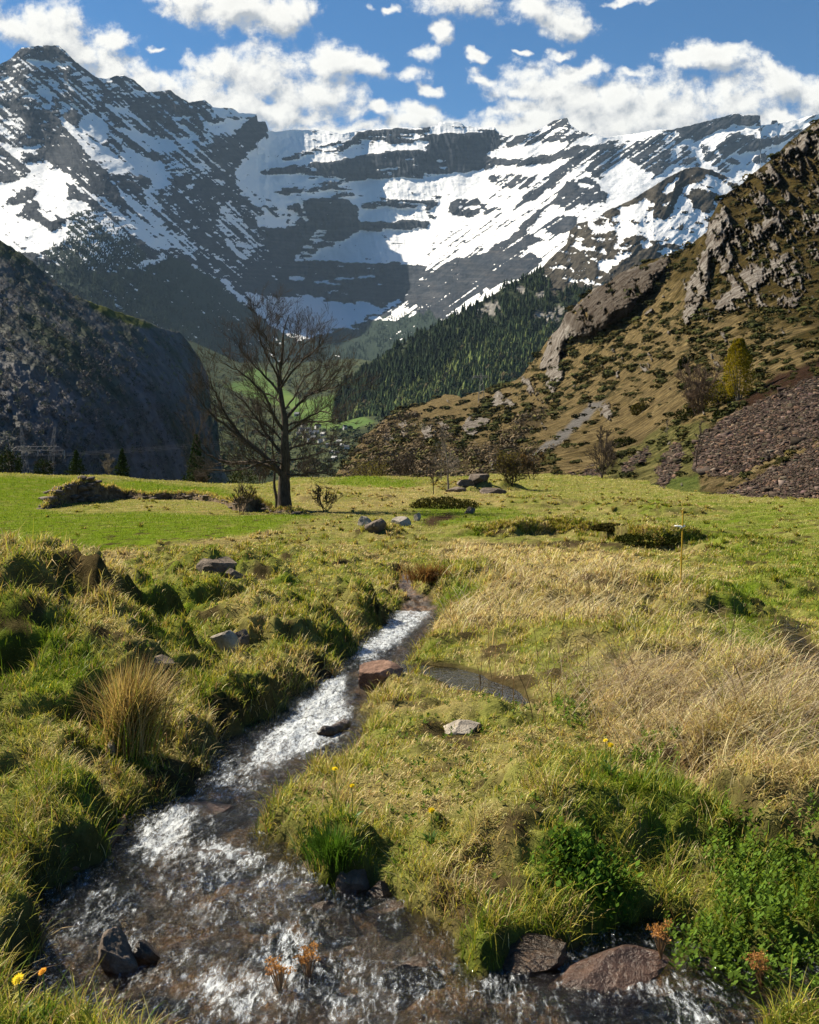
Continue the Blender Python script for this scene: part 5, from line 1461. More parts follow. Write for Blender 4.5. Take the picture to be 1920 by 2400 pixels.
def blades(name, X, Y, Z, L, W, lean, az, col, rng, segs=3, parent=None, kind='stuff', flat=None, face=None):
    """curved tapering blades: lean = how far the tip bends over (0..1.5), az = bending direction"""
    n = len(X)
    ca, sa = np.cos(az), np.sin(az)
    fa = face if face is not None else az + math.pi / 2 + rng.normal(0, 0.5, n)
    wx, wy = np.cos(fa), np.sin(fa)
    k = 2 * segs + 1
    V = np.zeros((n, k, 3), np.float32)
    th = np.zeros(n); px = np.zeros(n); pz = np.zeros(n)
    th0 = lean * 0.25
    for s in range(segs + 1):
        f = s / segs
        cx_, cy2, cz = X + ca * px, Y + sa * px, Z + pz
        if s < segs:
            w = W * (1.0 - 0.55 * f ** 1.5) * 0.5
            V[:, 2 * s, 0] = cx_ - wx * w; V[:, 2 * s, 1] = cy2 - wy * w; V[:, 2 * s, 2] = cz
            V[:, 2 * s + 1, 0] = cx_ + wx * w; V[:, 2 * s + 1, 1] = cy2 + wy * w; V[:, 2 * s + 1, 2] = cz
        else:
            V[:, k - 1, 0] = cx_; V[:, k - 1, 1] = cy2; V[:, k - 1, 2] = cz
        ang = th0 + lean * (f + 0.5 / segs)
        px = px + L / segs * np.sin(ang); pz = pz + L / segs * np.cos(ang)
    base = (np.arange(n) * k)[:, None]
    lp = []; tot = []
    cols = []
    for s in range(segs - 1):
        cols += [2 * s, 2 * s + 1, 2 * s + 3, 2 * s + 2]
        tot.append(4)
    cols += [2 * segs - 2, 2 * segs - 1, 2 * segs]
    tot.append(3)
    loops = (base + np.array(cols)[None]).ravel()
    tt = np.tile(np.array(tot), n)
    starts = np.concatenate([[0], np.cumsum(tt)[:-1]])
    f = np.repeat(np.linspace(0, 1, segs + 1), 2)[:k]
    C = np.repeat(col[:, None, :], k, 1)
    o = mesh_np(name, V, loops=loops, starts=starts, mat=BLADE, smooth=False, colors={'tint': C}, parent=parent)
    if kind:
        tag(o, kind=kind)
    return o


def grass_color(dry, rng, lush=None):
    n = len(dry)
    g = np.array([0.125, 0.185, 0.014]); y = np.array([0.36, 0.335, 0.055]); s = np.array([0.54, 0.445, 0.215]); b = np.array([0.26, 0.17, 0.08])
    r = dry + rng.normal(0, 0.20, n)
    c = np.where((r < 0.30)[:, None], g, np.where((r < 0.60)[:, None], y, s))
    bb = (rng.random(n) < 0.20 * np.clip(dry * 1.5, 0.15, 1))
    c[bb] = b
    return c * rng.uniform(0.65, 1.35, (n, 1)) * (1 + rng.normal(0, 0.06, (n, 3)))


def grass():
    rng = np.random.default_rng(11)

    def cand(n, y0, y1, p):
        # density per square metre falls with distance as Y^-p
        u = rng.random(n)
        e = 2 - p
        Y = (y0 ** e + u * (y1 ** e - y0 ** e)) ** (1 / e) if abs(e) > 1e-6 else y0 * (y1 / y0) ** u
        X = rng.uniform(-1, 1, n) * (0.41 * Y + 1.1)
        return X, Y

    def build(name, n, y0, y1, p, segs, lmul=1.0, wmin=0.0030, far=False):
        X, Y = cand(n, y0, y1, p)
        sd = g_lookup(SD, X, Y); sp = g_lookup(SP, X, Y); soil = g_lookup(SOIL, X, Y); dry = g_lookup(DRY, X, Y)
        L = g_lookup(LEN, X, Y)
        clump = fbm(X / 0.14, Y / 0.14, 3, 401)
        keep = (sd > 0.05) & (sp > 0.02) & (rng.random(len(X)) > soil * 0.97) & (rng.random(len(X)) < 0.75 + 0.9 * clump)
        X, Y, dry, L, clump = X[keep], Y[keep], dry[keep], L[keep], clump[keep]
        Z = g_lookup(GZ, X, Y) - 0.006
        n = len(X)
        L = L * lmul * rng.lognormal(0, 0.5, n) * (1 + 0.9 * np.clip(clump, -0.5, 0.6))
        W = np.maximum(wmin, Y / 1092 * (0.62 if far else 0.8)) * rng.uniform(0.7, 1.25, n)
        L = np.maximum(L, W * 2.6)
        # bend with the clump, drooping down the fall of the ground
        az = 2.2 * fbm(X / 0.5, Y / 0.5, 3, 402) * 2 + rng.normal(0, 1.3, n) - 0.5
        lean = np.clip(rng.normal(0.75, 0.4, n) + 0.85 * dry, 0.1, 1.9)
        gc = grass_color(dry, rng)
        if far:
            q = np.clip(dry, 0, 1)[:, None]
            mean = np.array([0.145, 0.225, 0.012]) * (1 - q) + np.array([0.50, 0.415, 0.18]) * q
            gc = gc * 0.35 + 0.65 * mean * rng.uniform(.75, 1.25, (n, 1))
        blades(name, X, Y, Z, L, W, lean, az, gc, rng, segs)
    build('meadow_grass', 320000, 2.2, 7.0, 1.2, 3)
    build('meadow_grass', 290000, 7.0, 24.0, 1.55, 2, 1.0, 0.0030)
    build('meadow_grass', 190000, 24.0, 112.0, 1.75, 2, 1.0, 0.0030, far=True)

    # long dead straw lying over the right-hand meadow
    n = 44000
    X, Y = cand(n, 3.6, 17.0, 1.2)
    dry = g_lookup(DRY, X, Y); sd = g_lookup(SD, X, Y); L0 = g_lookup(LEN, X, Y)
    k = (dry > 0.5) & (sd > 0.1) & (X > -0.1) & (rng.random(n) < (L0 - 0.05) / 0.10)
    X, Y = X[k], Y[k]; n = len(X)
    Z = g_lookup(GZ, X, Y) + rng.uniform(0.0, 0.06, n)
    L = rng.uniform(0.18, 0.5, n)
    az = rng.normal(-0.35, 0.55, n) + math.pi * (rng.random(n) < 0.35)
    c = np.where((rng.random(n) < 0.25)[:, None], np.array([0.20, 0.14, 0.085]), np.array([0.54, 0.46, 0.27])) * rng.uniform(.6, 1.3, (n, 1))
    blades('dead_straw', X, Y, Z, L, np.maximum(0.0026, Y / 1092 * 0.62), rng.uniform(1.2, 1.6, n), az, c, rng, 3)

    # grey-brown stalks flattened by the winter snow
    pl = wpoly([(1130, 1440), (1300, 1450), (1720, 1560), (1900, 1700), (1760, 1720), (1500, 1700), (1330, 1640), (1190, 1530)])
    n = 5500
    X = rng.uniform(min(p[0] for p in pl), max(p[0] for p in pl), n); Y = rng.uniform(min(p[1] for p in pl), max(p[1] for p in pl), n)
    k = in_poly(X, Y, pl) & (rng.random(n) < 0.35 + 1.2 * fbm(X / .5, Y / .5, 3, 450))
    X, Y = X[k], Y[k]; n = len(X)
    c = np.where((rng.random(n) < .55)[:, None], np.array([.21, .15, .095]), np.array([.40, .33, .22])) * rng.uniform(.5, 1.3, (n, 1))
    blades('flattened_stalks', X, Y, g_lookup(GZ, X, Y) + rng.uniform(.01, .09, n), rng.uniform(.3, .75, n), np.full(n, .0034), rng.uniform(1.32, 1.62, n), rng.normal(-.5, .55, n) + math.pi * (rng.random(n) < .3), c, rng, 3)
    n = 150
    X = rng.uniform(.5, 3.4, n); Y = rng.uniform(6, 11.5, n)
    c = np.array([.13, .085, .05]) * rng.uniform(.6, 1.6, (n, 1))
    blades('upright_stalks', X, Y, g_lookup(GZ, X, Y), rng.uniform(.25, .55, n), np.full(n, .006), rng.uniform(.1, .8, n), rng.uniform(0, 6.28, n), c, rng, 4)

    # drooping tufts that crown the hummocks and stream banks
    Xs = []; Ys = []; az = []; Ls = []
    edge_pts = np.nonzero((SD > 0.08) & (SD < 0.42) & (GY < 14) & (np.abs(GX) < 0.4 * GY + 0.3))
    m = rng.choice(len(edge_pts[0]), 420, p=(lambda w: w / w.sum())(1.0 / GY[edge_pts] ** 0))
    cxs = list(GX[edge_pts][m]); cys = list(GY[edge_pts][m])
    for a, b, r, h in HUMPS:
        if h <= 0.1:
            continue
        hx, hy = on_base(a * K, b * K)
        for _ in range(int(14 * max(r, .4))):
            cxs.append(hx + rng.normal(0, r * 0.42)); cys.append(hy + rng.normal(0, r * 0.42))
    fx = rng.uniform(-.36, .38, 1500); fy = np.exp(rng.uniform(math.log(15), math.log(75), 1500))
    fd = g_lookup(DRY, fx * fy, fy)
    for a, b, dd in zip(fx * fy, fy, fd):
        if dd > rng.uniform(.15, .6) and fbm(np.array([a / 2.0]), np.array([b / 3.0]), 3, 460)[0] > -.05:
            cxs.append(a); cys.append(b)
    for f in np.linspace(0, 1, 330):
        bx_ = BANK[0][0] + (BANK[-1][0] - BANK[0][0]) * f
        cxs.append(bx_ + rng.normal(0, .1)); cys.append(np.interp(bx_, [p[0] for p in BANK], [p[1] for p in BANK]) + rng.normal(.25, .22))
    for cx_, cy2 in zip(cxs, cys):
        q = rng.integers(36, 64)
        Xs.append(cx_ + rng.normal(0, .035, q)); Ys.append(cy2 + rng.normal(0, .035, q))
        az.append(rng.uniform(0, 6.283, q)); Ls.append((rng.uniform(0.06, 0.16) if cy2 < 20 else rng.uniform(.1, .2)) * rng.uniform(.6, 1.2, q))
    X = np.concatenate(Xs); Y = np.concatenate(Ys); az = np.concatenate(az); L = np.concatenate(Ls)
    k = (Y > 2.2) & (g_lookup(SD, X, np.maximum(Y, 2)) > 0.03) & (g_lookup(SP, X, np.maximum(Y, 2)) > 0.03)
    X, Y, az, L = X[k], Y[k], az[k], L[k]
    dry = np.clip(g_lookup(DRY, X, Y), 0, 1)
    blades('tufted_grass', X, Y, g_lookup(GZ, X, Y) - 0.01, L, np.maximum(0.0034, Y / 1092 * 0.8), rng.uniform(0.5, 1.5, len(X)), az, grass_color(dry * 0.8 + 0.08, rng), rng, 3)


grass()
# ------------------------------------------------------------------ trees, shrubs, stones and small things
def tubes(paths, sides=5):
    """paths: list of (points (m,3), radii (m)); one merged tube mesh"""
    Vs = []; Fs = []; off = 0
    for pts, rad in paths:
        pts = np.asarray(pts, float); rad = np.asarray(rad, float)
        m = len(pts)
        tan = np.gradient(pts, axis=0)
        tan /= np.linalg.norm(tan, axis=1, keepdims=True) + 1e-12
        ref = np.array([0, 0, 1.0]) if abs(tan[:, 2]).mean() < 0.8 else np.array([1.0, 0, 0])
        u = np.cross(tan, ref); u /= np.linalg.norm(u, axis=1, keepdims=True) + 1e-12
        v = np.cross(tan, u)
        a = np.arange(sides) * 2 * math.pi / sides
        ring = u[:, None, :] * np.cos(a)[None, :, None] + v[:, None, :] * np.sin(a)[None, :, None]
        V = pts[:, None, :] + ring * rad[:, None, None]
        i = np.arange(m * sides).reshape(m, sides)
        n = np.roll(i, -1, 1)
        F_ = np.stack([i[:-1], n[:-1], n[1:], i[1:]], -1).reshape(-1, 4) + off
        Vs.append(V.reshape(-1, 3)); Fs.append(F_); off += m * sides
    return np.concatenate(Vs), np.concatenate(Fs)


def bark_mat(name, dark, lite, scale=14.0):
    m, t, out = new_mat(name)
    pos = t.node('ShaderNodeNewGeometry').outputs['Position']
    n = t.noise(t.vec('MULTIPLY', pos, (1, 1, 0.25)), scale, 5.0, 0.7)
    principled(t, out, t.ramp(n, [(0.32, dark), (0.68, lite)]), 0.9, t.bump(n, 0.7, 0.03), spec=0.15)
    return m


BARK = bark_mat('grey brown bark', (0.022, 0.017, 0.013), (0.115, 0.085, 0.062))
BARK_PALE = bark_mat('pale bark', (0.10, 0.08, 0.06), (0.30, 0.25, 0.20))
NEEDLE = tint_mat('needles', 0.9, 0.15, 6.0, 0.5)
LEAF = tint_mat('leaves', 0.7, 0.4, 5.0, 0.35)


def curve_pts(p, n):
    """smooth resampling of a polyline"""
    p = np.asarray(p, float)
    s = np.concatenate([[0], np.cumsum(np.linalg.norm(np.diff(p, axis=0), axis=1))])
    t = np.linspace(0, s[-1], n)
    q = np.stack([np.interp(t, s, p[:, k]) for k in range(p.shape[1])], -1)
    for _ in range(2):
        q[1:-1] = 0.25 * q[:-2] + 0.5 * q[1:-1] + 0.25 * q[2:]
    return q


def grow(rng, start, d, length, r0, level, out, spread=0.75, up=0.25, kids=(5, 5, 4), wob=0.16, minr=0.004, gap=0.25, shrink=0.5):
    n = 7
    pts = [np.array(start)]
    d = np.array(d, float); d /= np.linalg.norm(d)
    for k in range(n):
        d = d + rng.normal(0, wob, 3) + np.array([0, 0, up * 0.25])
        d /= np.linalg.norm(d)
        pts.append(pts[-1] + d * length / n)
    pts = np.array(pts)
    rad = np.maximum(np.linspace(r0, r0 * 0.35, n + 1), minr * 0.8)
    out.append((pts, rad))
    if level <= 0:
        return
    for c in range(kids[min(level, len(kids)) - 1]):
        f = rng.uniform(gap, 0.98)
        i = min(int(f * n), n - 1)
        q = pts[i] + (pts[i + 1] - pts[i]) * (f * n - i)
        t = pts[i + 1] - pts[i]; t /= np.linalg.norm(t)
        a = rng.normal(size=3); a -= t * a.dot(t); a /= np.linalg.norm(a)
        nd = t * math.cos(spread) + a * math.sin(spread) + np.array([0, 0, up])
        grow(rng, q, nd, length * shrink * rng.uniform(.6, 1.2) * (1.15 - 0.4 * f), max(minr, rad[i] * 0.55), level - 1, out, spread, up, kids, wob, minr, gap, shrink)


def part(name, V, Fq, mat, parent, smooth=True, colors=None, origin=(0, 0, 0)):
    o = mesh_np(name, np.asarray(V) - np.array(origin), Fq, mat=mat, smooth=smooth, colors=colors, parent=parent)
    return o


def big_tree():
    base = ground(597, 1074)
    root = empty('bare_tree', base, 'tall leafless tree with a wide dark crown alone at the far meadow edge', 'tree')
    d = base.y
    rng = np.random.default_rng(21)

    def P(x, y, dy=0.0):
        return np.array([(x - CX) / F * d - base.x, dy, (HY - y) / F * d - base.z])
    trunk = [(667, 1200), (666, 1165), (665, 1116), (670, 1075), (668, 1032), (670, 985), (662, 951), (657, 922), (652, 887), (658, 858), (664, 820), (664, 780), (678, 738)]
    tr = np.array([0.37, 0.29, 0.26, 0.22, 0.19, 0.155, 0.125, 0.11, 0.09, 0.07, 0.05, 0.032, 0.015])
    tp = np.array([P(x, y, 0.15 * math.sin(k)) for k, (x, y) in enumerate(trunk)])
    tp[0, 2] -= 0.15
    q = curve_pts(tp, 48)
    s = np.linspace(0, 1, 48)
    rr = np.interp(s, np.linspace(0, 1, len(tr)), tr)
    V, Fq = tubes([(q, rr)], 10)
    V = V + (0.10 * rr.mean()) * np.stack([noise2(V[:, 0] * 7, V[:, 2] * 2.2, 1), noise2(V[:, 1] * 7, V[:, 2] * 2.2, 2), 0 * V[:, 0]], -1) * 2
    part('trunk', V, Fq, BARK, root)
    limbs = [([(664, 1116), (641, 1087), (603, 1052), (565, 1023), (525, 991), (487, 962), (467, 925)], .13, -.2), ([(650, 1100), (620, 1090), (586, 1081), (539, 1090), (493, 1075), (464, 1052), (438, 1012)], .11, .25),
             ([(565, 1023), (551, 997), (530, 968), (519, 933), (499, 896), (499, 867)], .07, -.35), ([(667, 1070), (641, 1044), (615, 1009), (586, 962), (551, 930), (528, 907)], .09, .4),
             ([(667, 1015), (652, 991), (638, 962), (623, 922), (586, 887), (557, 864), (525, 849)], .08, -.3), ([(657, 922), (638, 899), (603, 867), (574, 838), (551, 806), (540, 780)], .065, .3),
             ([(652, 887), (641, 858), (623, 823), (615, 785), (604, 750)], .05, -.4), ([(669, 985), (684, 962), (707, 936), (742, 913), (777, 887), (800, 855)], .08, .3),
             ([(669, 1020), (693, 1000), (719, 980), (757, 962), (786, 971)], .07, -.35), ([(670, 1061), (693, 1044), (728, 1041), (765, 1046)], .055, .5), ([(668, 1113), (704, 1113), (748, 1104), (786, 1107)], .06, -.5),
             ([(670, 1078), (716, 1075), (748, 1064), (777, 1052)], .05, .2), ([(658, 910), (678, 881), (713, 843), (748, 817), (757, 790)], .06, -.25), ([(658, 858), (675, 835), (690, 800), (702, 765)], .045, .3),
             ([(655, 880), (640, 830), (640, 790), (650, 748)], .045, .2), ([(715, 928), (762, 916), (815, 901)], .045, -.3), ([(666, 1040), (640, 1010), (600, 985), (560, 975), (520, 985)], .055, .7),
             ([(668, 960), (690, 925), (700, 890), (735, 860), (765, 850)], .055, .6), ([(664, 950), (640, 930), (600, 915), (570, 880), (540, 870)], .05, .7), ([(668, 1000), (700, 985), (740, 990), (780, 985), (805, 940)], .05, .6),
             ([(660, 900), (660, 860), (640, 820), (625, 775), (640, 740)], .045, -.6), ([(660, 900), (680, 850), (695, 820), (720, 790), (725, 765)], .045, .6), ([(667, 1090), (640, 1075), (600, 1090), (560, 1100), (500, 1095)], .05, -.7)]
    paths = []
    for pts, r0, dep in limbs:
        m = len(pts)
        p3 = np.array([P(x, y, dep * 3.2 * (k / (m - 1)) ** 0.9) for k, (x, y) in enumerate(pts)])
        q = curve_pts(p3, 16)
        q[1:] += rng.normal(0, 0.035, (15, 3)) * np.linspace(.3, 1, 15)[:, None]
        rr = np.linspace(r0, 0.014, 16)
        paths.append((q, rr))
        Ltot = np.linalg.norm(np.diff(q, axis=0), axis=1).sum()
        for c in range(int(7 + Ltot * 4.0)):
            f = rng.uniform(0.16, 1.0)
            i = min(int(f * 15), 14)
            t = q[i + 1] - q[i]; t /= np.linalg.norm(t)
            a = rng.normal(size=3); a[1] *= 0.9; a -= t * a.dot(t); a /= np.linalg.norm(a)
            nd = t * 0.85 + a * 0.6 + np.array([0, 0, 0.28])
            grow(rng, q[i], nd, rng.uniform(0.7, 1.7) * (1.1 - 0.25 * f), max(0.0075, rr[i] * 0.32), 2, paths, 0.55, 0.18, (4, 5), 0.13, 0.0055, 0.2, 0.55)
    V, Fq = tubes(paths, 4)
    part('crown', V, Fq, BARK, root)
    # thin companion stem beside the trunk
    b2 = ground(582, 1071)
    r2 = empty('sapling', b2, 'thin straight sapling stem growing close beside the left of the big leafless tree trunk', 'tree')
    h = (1071 - 925) * K / F * b2.y
    q = np.stack([np.linspace(0, -0.05 * h, 14) + 0.04 * np.sin(np.arange(14)), np.zeros(14), np.linspace(-.05, h, 14)], -1)
    V, Fq = tubes([(q, np.linspace(0.085, 0.02, 14))], 6)
    part('trunk', V, Fq, BARK, r2)
    pp = []
    for c in range(9):
        i = rng.integers(7, 13)
        grow(rng, q[i], (rng.normal(0, .6), rng.normal(0, .6), 0.7), rng.uniform(.5, 1.0), .014, 1, pp, .6, .2, (4,), .15, .007)
    V, Fq = tubes(pp, 4)
    part('crown', V, Fq, BARK, r2)


big_tree()


def bare_tree(px, py, h_px, label, seed, stems=1, spread=0.5, lean=0.0, r=None, bark=BARK, kids=(4, 5, 6), clear=0.25, name='bare_tree', depth=None, bud=None, crown_w=0.5, up=0.2, pt=None, group=None, dens=22, cat='tree', lsize=0.05):
    base = pt if pt is not None else ground(px, py)
    root = empty(name, base, label, cat, group)
    rng = np.random.default_rng(seed)
    h = h_px * K / F * base.y
    r = r or h * 0.016
    twig_r = max(0.0045, base.y / 1092 * 0.20)
    tr = []; cr = []
    for s in range(stems):
        a = rng.uniform(0, 6.28)
        o = np.array([math.cos(a), math.sin(a), 0]) * (0.05 * h if stems > 1 else 0)
        sp = spread * (0.5 if stems > 1 else 0.0)
        d = np.array([math.cos(a) * sp + lean, math.sin(a) * sp, 1.0])
        n = 14
        pts = [o + np.array([0, 0, -0.04 * h])]
        hh = h * (rng.uniform(.75, 1.0) if stems > 1 else 1.0)
        for k in range(n):
            d = d + rng.normal(0, 0.05, 3) + np.array([0, 0, 0.05])
            d /= np.linalg.norm(d)
            pts.append(pts[-1] + d * hh * 1.03 / n)
        pts = np.array(pts)
        rad = np.linspace(r * (1 if stems == 1 else .6), twig_r, n + 1)
        tr.append((pts, rad))
        for c in range(int(dens / max(1, stems ** 0.6))):
            f = rng.uniform(clear, 0.97)
            i = min(int(f * n), n - 1)
            a = rng.uniform(0, 6.28)
            nd = np.array([math.cos(a), math.sin(a), rng.uniform(.4, 1.2)])
            L = h * crown_w * (1.05 - f) ** 0.7 * rng.uniform(.5, 1.0) + 0.06 * h
            grow(rng, pts[i], nd, L, max(twig_r, rad[i] * .5), 2, cr, .55, up, kids[:2], .14, twig_r, .15, .5)
    V, Fq = tubes(tr, 6)
    part('trunk', V, Fq, bark, root)
    if bud is None:
        V, Fq = tubes(cr, 4)
        part('crown', V, Fq, bark, root)
    else:
        V, Fq = tubes(cr, 3)
        part('branches', V, Fq, bark, root)
        pts = np.concatenate([p[2:] for p, _ in cr])
        n = bud[3]
        pk = pts[rng.integers(0, len(pts), n)] + rng.normal(0, 0.022 * h, (n, 3))
        leaf_cloud('crown', pk, lsize * h * rng.uniform(.6, 1.3, n), np.array(bud[:3]) * rng.uniform(.6, 1.4, (n, 1)), LEAF, root, rng)
    return root


def leaf_cloud(name, P, S, C, mat, parent, rng, aspect=0.6):
    n = len(P)
    u = rng.normal(size=(n, 3)); u /= np.linalg.norm(u, axis=1, keepdims=True)
    w = rng.normal(size=(n, 3)); w -= u * (u * w).sum(1, keepdims=True); w /= np.linalg.norm(w, axis=1, keepdims=True)
    S = S[:, None]
    V = np.stack([P - u * S * .5, P + w * S * .5 * aspect, P + u * S * .5, P - w * S * .5 * aspect], 1).reshape(-1, 3)
    return mesh_np(name, V, np.arange(4 * n).reshape(n, 4), mat=mat, smooth=False, colors={'tint': np.repeat(C[:, None, :], 4, 1)}, parent=parent)


def conifer(pt, h, label, seed, width=0.42, dark=1.0, name='spruce_tree', cat='tree', droop=0.35):
    root = empty(name, pt, label, cat)
    rng = np.random.default_rng(seed)
    V, Fq = tubes([(np.stack([np.zeros(8), np.zeros(8), np.linspace(-0.05 * h, h * .97, 8)], -1), np.linspace(h * .022, h * .003, 8))], 6)
    part('trunk', V, Fq, BARK, root)
    P = []; U = []
    nb = 95
    for k in range(nb):
        f = (k + rng.random()) / nb
        z = h * (0.05 + 0.93 * f)
        L = h * width * (1 - f) ** 0.85 * rng.uniform(.65, 1.12) + 0.02 * h
        a = k * 2.4 + rng.normal(0, .3)
        m = int(10 + 22 * (1 - f))
        t = rng.random(m) ** 0.7
        side = rng.normal(0, 0.16, m) * L * (1.1 - t)
        x = np.cos(a) * L * t - np.sin(a) * side; y = np.sin(a) * L * t + np.cos(a) * side
        zz = z - droop * L * t + 0.22 * L * t ** 2 + rng.normal(0, .012 * h, m)
        P.append(np.stack([x, y, zz], -1))
    P = np.concatenate(P)
    n = len(P)
    C = np.array([0.030, 0.048, 0.018]) * dark * rng.uniform(.55, 1.5, (n, 1))
    leaf_cloud('crown', P, h * rng.uniform(.045, .085, n), C, NEEDLE, root, rng, 0.45)
    return root


def behind_crest(px, py_base, Y):
    """point on the falling ground beyond the meadow's far edge, seen at (px, ~py_base)"""
    x = (px * K - CX) / F * Y
    return Vector((x, Y, (HY - py_base * K) / F * Y))


def leafy_ball(pt, w, h, label, name, cat, seed, color, n=1500, mat=None, size=0.06, stems=6, group=None, flat=False):
    root = empty(name, pt, label, cat, group)
    rng = np.random.default_rng(seed)
    pp = []
    for s in range(stems):
        a = rng.uniform(0, 6.28)
        grow(rng, (rng.normal(0, .08 * w), rng.normal(0, .05 * w), -0.04 * h), (math.cos(a) * .5 * w / h, math.sin(a) * .4 * w / h, 1), h * .8, 0.018 * h + .004, 1, pp, .6, .15, (4,), .15, max(.004, pt.y / 1092 * .2))
    V, Fq = tubes(pp, 4)
    part('stems', V, Fq, BARK, root)
    v = rng.normal(size=(n, 3)); v /= np.linalg.norm(v, axis=1, keepdims=True)
    P = v * rng.uniform(.3, 1, (n, 1)) ** .5 * np.array([w * .5, w * .42, h * .5])
    P[:, 2] = h * (np.maximum(P[:, 2] / (h * .5), -.45) + .45) / 1.45 - .16 * h
    lump = noise2(P[:, 0] / w * 4 + seed, P[:, 2] / h * 3 + P[:, 1] / w * 4, seed)
    P = P[lump > -0.22 - 0.1 * rng.random(n)]
    P[:, 2] *= 1 + 0.35 * noise2(P[:, 0] / w * 3.3 + seed * 2, P[:, 1] / w * 3, seed + 5)
    m = len(P)
    leaf_cloud('foliage', P, size * rng.uniform(.6, 1.4, m), np.array(color) * rng.uniform(.5, 1.5, (m, 1)), mat or LEAF, root, rng)
    return root


def vegetation():
    # evergreens just beyond the far left edge of the meadow
    leafy_ball(behind_crest(18, 996, 92), 2.4, 2.6, 'dark rounded evergreen bush at the left edge beyond the green crest', 'evergreen_bush', 'bush', 31, (0.028, 0.042, 0.016), 2600, NEEDLE, 0.16)
    leafy_ball(behind_crest(92, 992, 96), 1.9, 1.3, 'small dark evergreen bush below the twin masted pylon', 'evergreen_bush', 'bush', 32, (0.022, 0.034, 0.014), 1300, NEEDLE, 0.14)
    conifer(behind_crest(160, 1006, 95), 60 * K / F * 95, 'broad dark fir tree between the pylon and the slim pointed spruce', 33, .46)
    conifer(behind_crest(257, 1016, 98), 72 * K / F * 98, 'slim pointed dark spruce on the left crest of the meadow', 34, .30)
    bare_tree(228, 1010, 52, 'small grey leafless tree right beside the slim pointed spruce', 35, pt=behind_crest(228, 1008, 99), clear=.15, crown_w=.5, dens=26, bark=BARK_PALE)
    conifer(behind_crest(413, 1032, 104), 118 * K / F * 104, 'tall ragged spruce behind the left branches of the big leafless tree', 36, .27, 1.35)
    leafy_ball(behind_crest(512, 1030, 103), 3.4, 2.3, 'dark green bush behind the trunk of the big leafless tree', 'evergreen_bush', 'bush', 37, (0.034, 0.046, 0.015), 2000, NEEDLE, 0.17)
    bare_tree(560, 1020, 75, 'leafless thicket tree seen just left of the big trunk', 38, pt=behind_crest(552, 1024, 104), clear=.1, crown_w=.6, dens=24, stems=3)
    bare_tree(640, 1012, 60, 'low leafless thicket just right of the big trunk', 39, pt=behind_crest(648, 1018, 106), clear=.1, crown_w=.7, dens=20, stems=3)
    bare_tree(436, 1040, 40, 'brown leafless bush at the foot of the tall ragged spruce', 40, pt=behind_crest(425, 1030, 100), clear=.05, crown_w=.8, dens=22, stems=4, name='bare_shrub', cat='shrub')
    # shrubs about the big tree
    bare_tree(507, 1082, 72, 'twiggy brown shrub with few leaves growing from the ruined wall', 41, stems=5, spread=.7, clear=.1, crown_w=.5, dens=18, bud=(0.12, 0.095, 0.03, 420), name='twiggy_shrub', cat='shrub', lsize=.035)
    bare_tree(686, 1078, 66, 'open shrub with young green leaves to the right of the big tree', 42, stems=5, spread=.9, clear=.1, crown_w=.55, dens=18, bud=(0.13, 0.13, 0.03, 420), name='twiggy_shrub', cat='shrub', lsize=.035)
    # middle distance
    bare_tree(944, 1031, 130, 'slender pale leafless tree with a few upright branches on the stony mound', 43, r=.075, clear=.3, crown_w=.33, dens=22, bark=BARK_PALE)
    bare_tree(929, 1012, 100, 'thin second leafless stem just behind the slender pale tree', 44, r=.05, clear=.3, crown_w=.3, dens=16, bark=BARK_PALE)
    bare_tree(913, 1042, 78, 'very thin young leafless sapling in front of the stony mound', 45, r=.035, clear=.3, crown_w=.3, dens=14, bark=BARK, name='sapling')
    bare_tree(850, 1008, 70, 'wide reddish leafless bush at the far right end of the green crest', 46, pt=behind_crest(850, 1012, 108), stems=5, spread=.9, clear=.1, crown_w=.55, dens=34, name='bare_shrub', cat='shrub')
    leafy_ball(behind_crest(770, 1016, 112), 4.0, 2.6, 'olive bush beyond the crest to the right of the big tree', 'leafy_bush', 'bush', 47, (0.11, 0.10, 0.035), 1500, LEAF, 0.16)
    leafy_ball(behind_crest(795, 1012, 116), 3.0, 3.0, 'yellowish bush beside the olive bush beyond the crest', 'leafy_bush', 'bush', 57, (0.13, 0.115, 0.04), 1300, LEAF, 0.16)
    bare_tree(1078, 1024, 84, 'rounded budding willow bush with many stems at the foot of the slope', 48, stems=8, spread=1.0, clear=.08, crown_w=.42, dens=40, bud=(0.13, 0.11, 0.035, 2600), name='willow_bush', cat='bush', lsize=.032, bark=BARK)
    bare_tree(1120, 1010, 66, 'orange brown leafless bush behind the rounded budding willow', 49, stems=5, spread=.8, clear=.1, crown_w=.5, dens=30, bud=(0.17, 0.105, 0.035, 900), name='willow_bush', cat='bush', lsize=.035)
    bare_tree(1262, 1008, 120, 'leafless tree with branches fanning upward at the foot of the sunny slope', 50, stems=3, spread=.75, clear=.15, crown_w=.42, dens=34, lean=-.03, up=.28, pt=on_layer(hill, 1264 * K, 1010 * K))
    bare_tree(1467, 984, 100, 'single thin leafless sapling at the edge of the purple scree', 51, r=.05, clear=.25, crown_w=.2, dens=16, name='sapling', pt=on_layer(hill, 1467 * K, 982 * K))
    bare_tree(1383, 930, 34, 'tiny pale leafless sapling on the grassy slope', 58, r=.03, clear=.2, crown_w=.2, dens=12, name='sapling', pt=on_layer(hill, 1405 * K, 918 * K), bark=BARK_PALE)
    # birches on the slope
    p = on_layer(hill, 1556 * K, 842 * K)
    h = 128 * K / F * p.y
    root = empty('birch_tree', p, 'yellow green birch in fresh leaf standing high on the brown slope', 'tree')
    rng = np.random.default_rng(61)
    pp = []
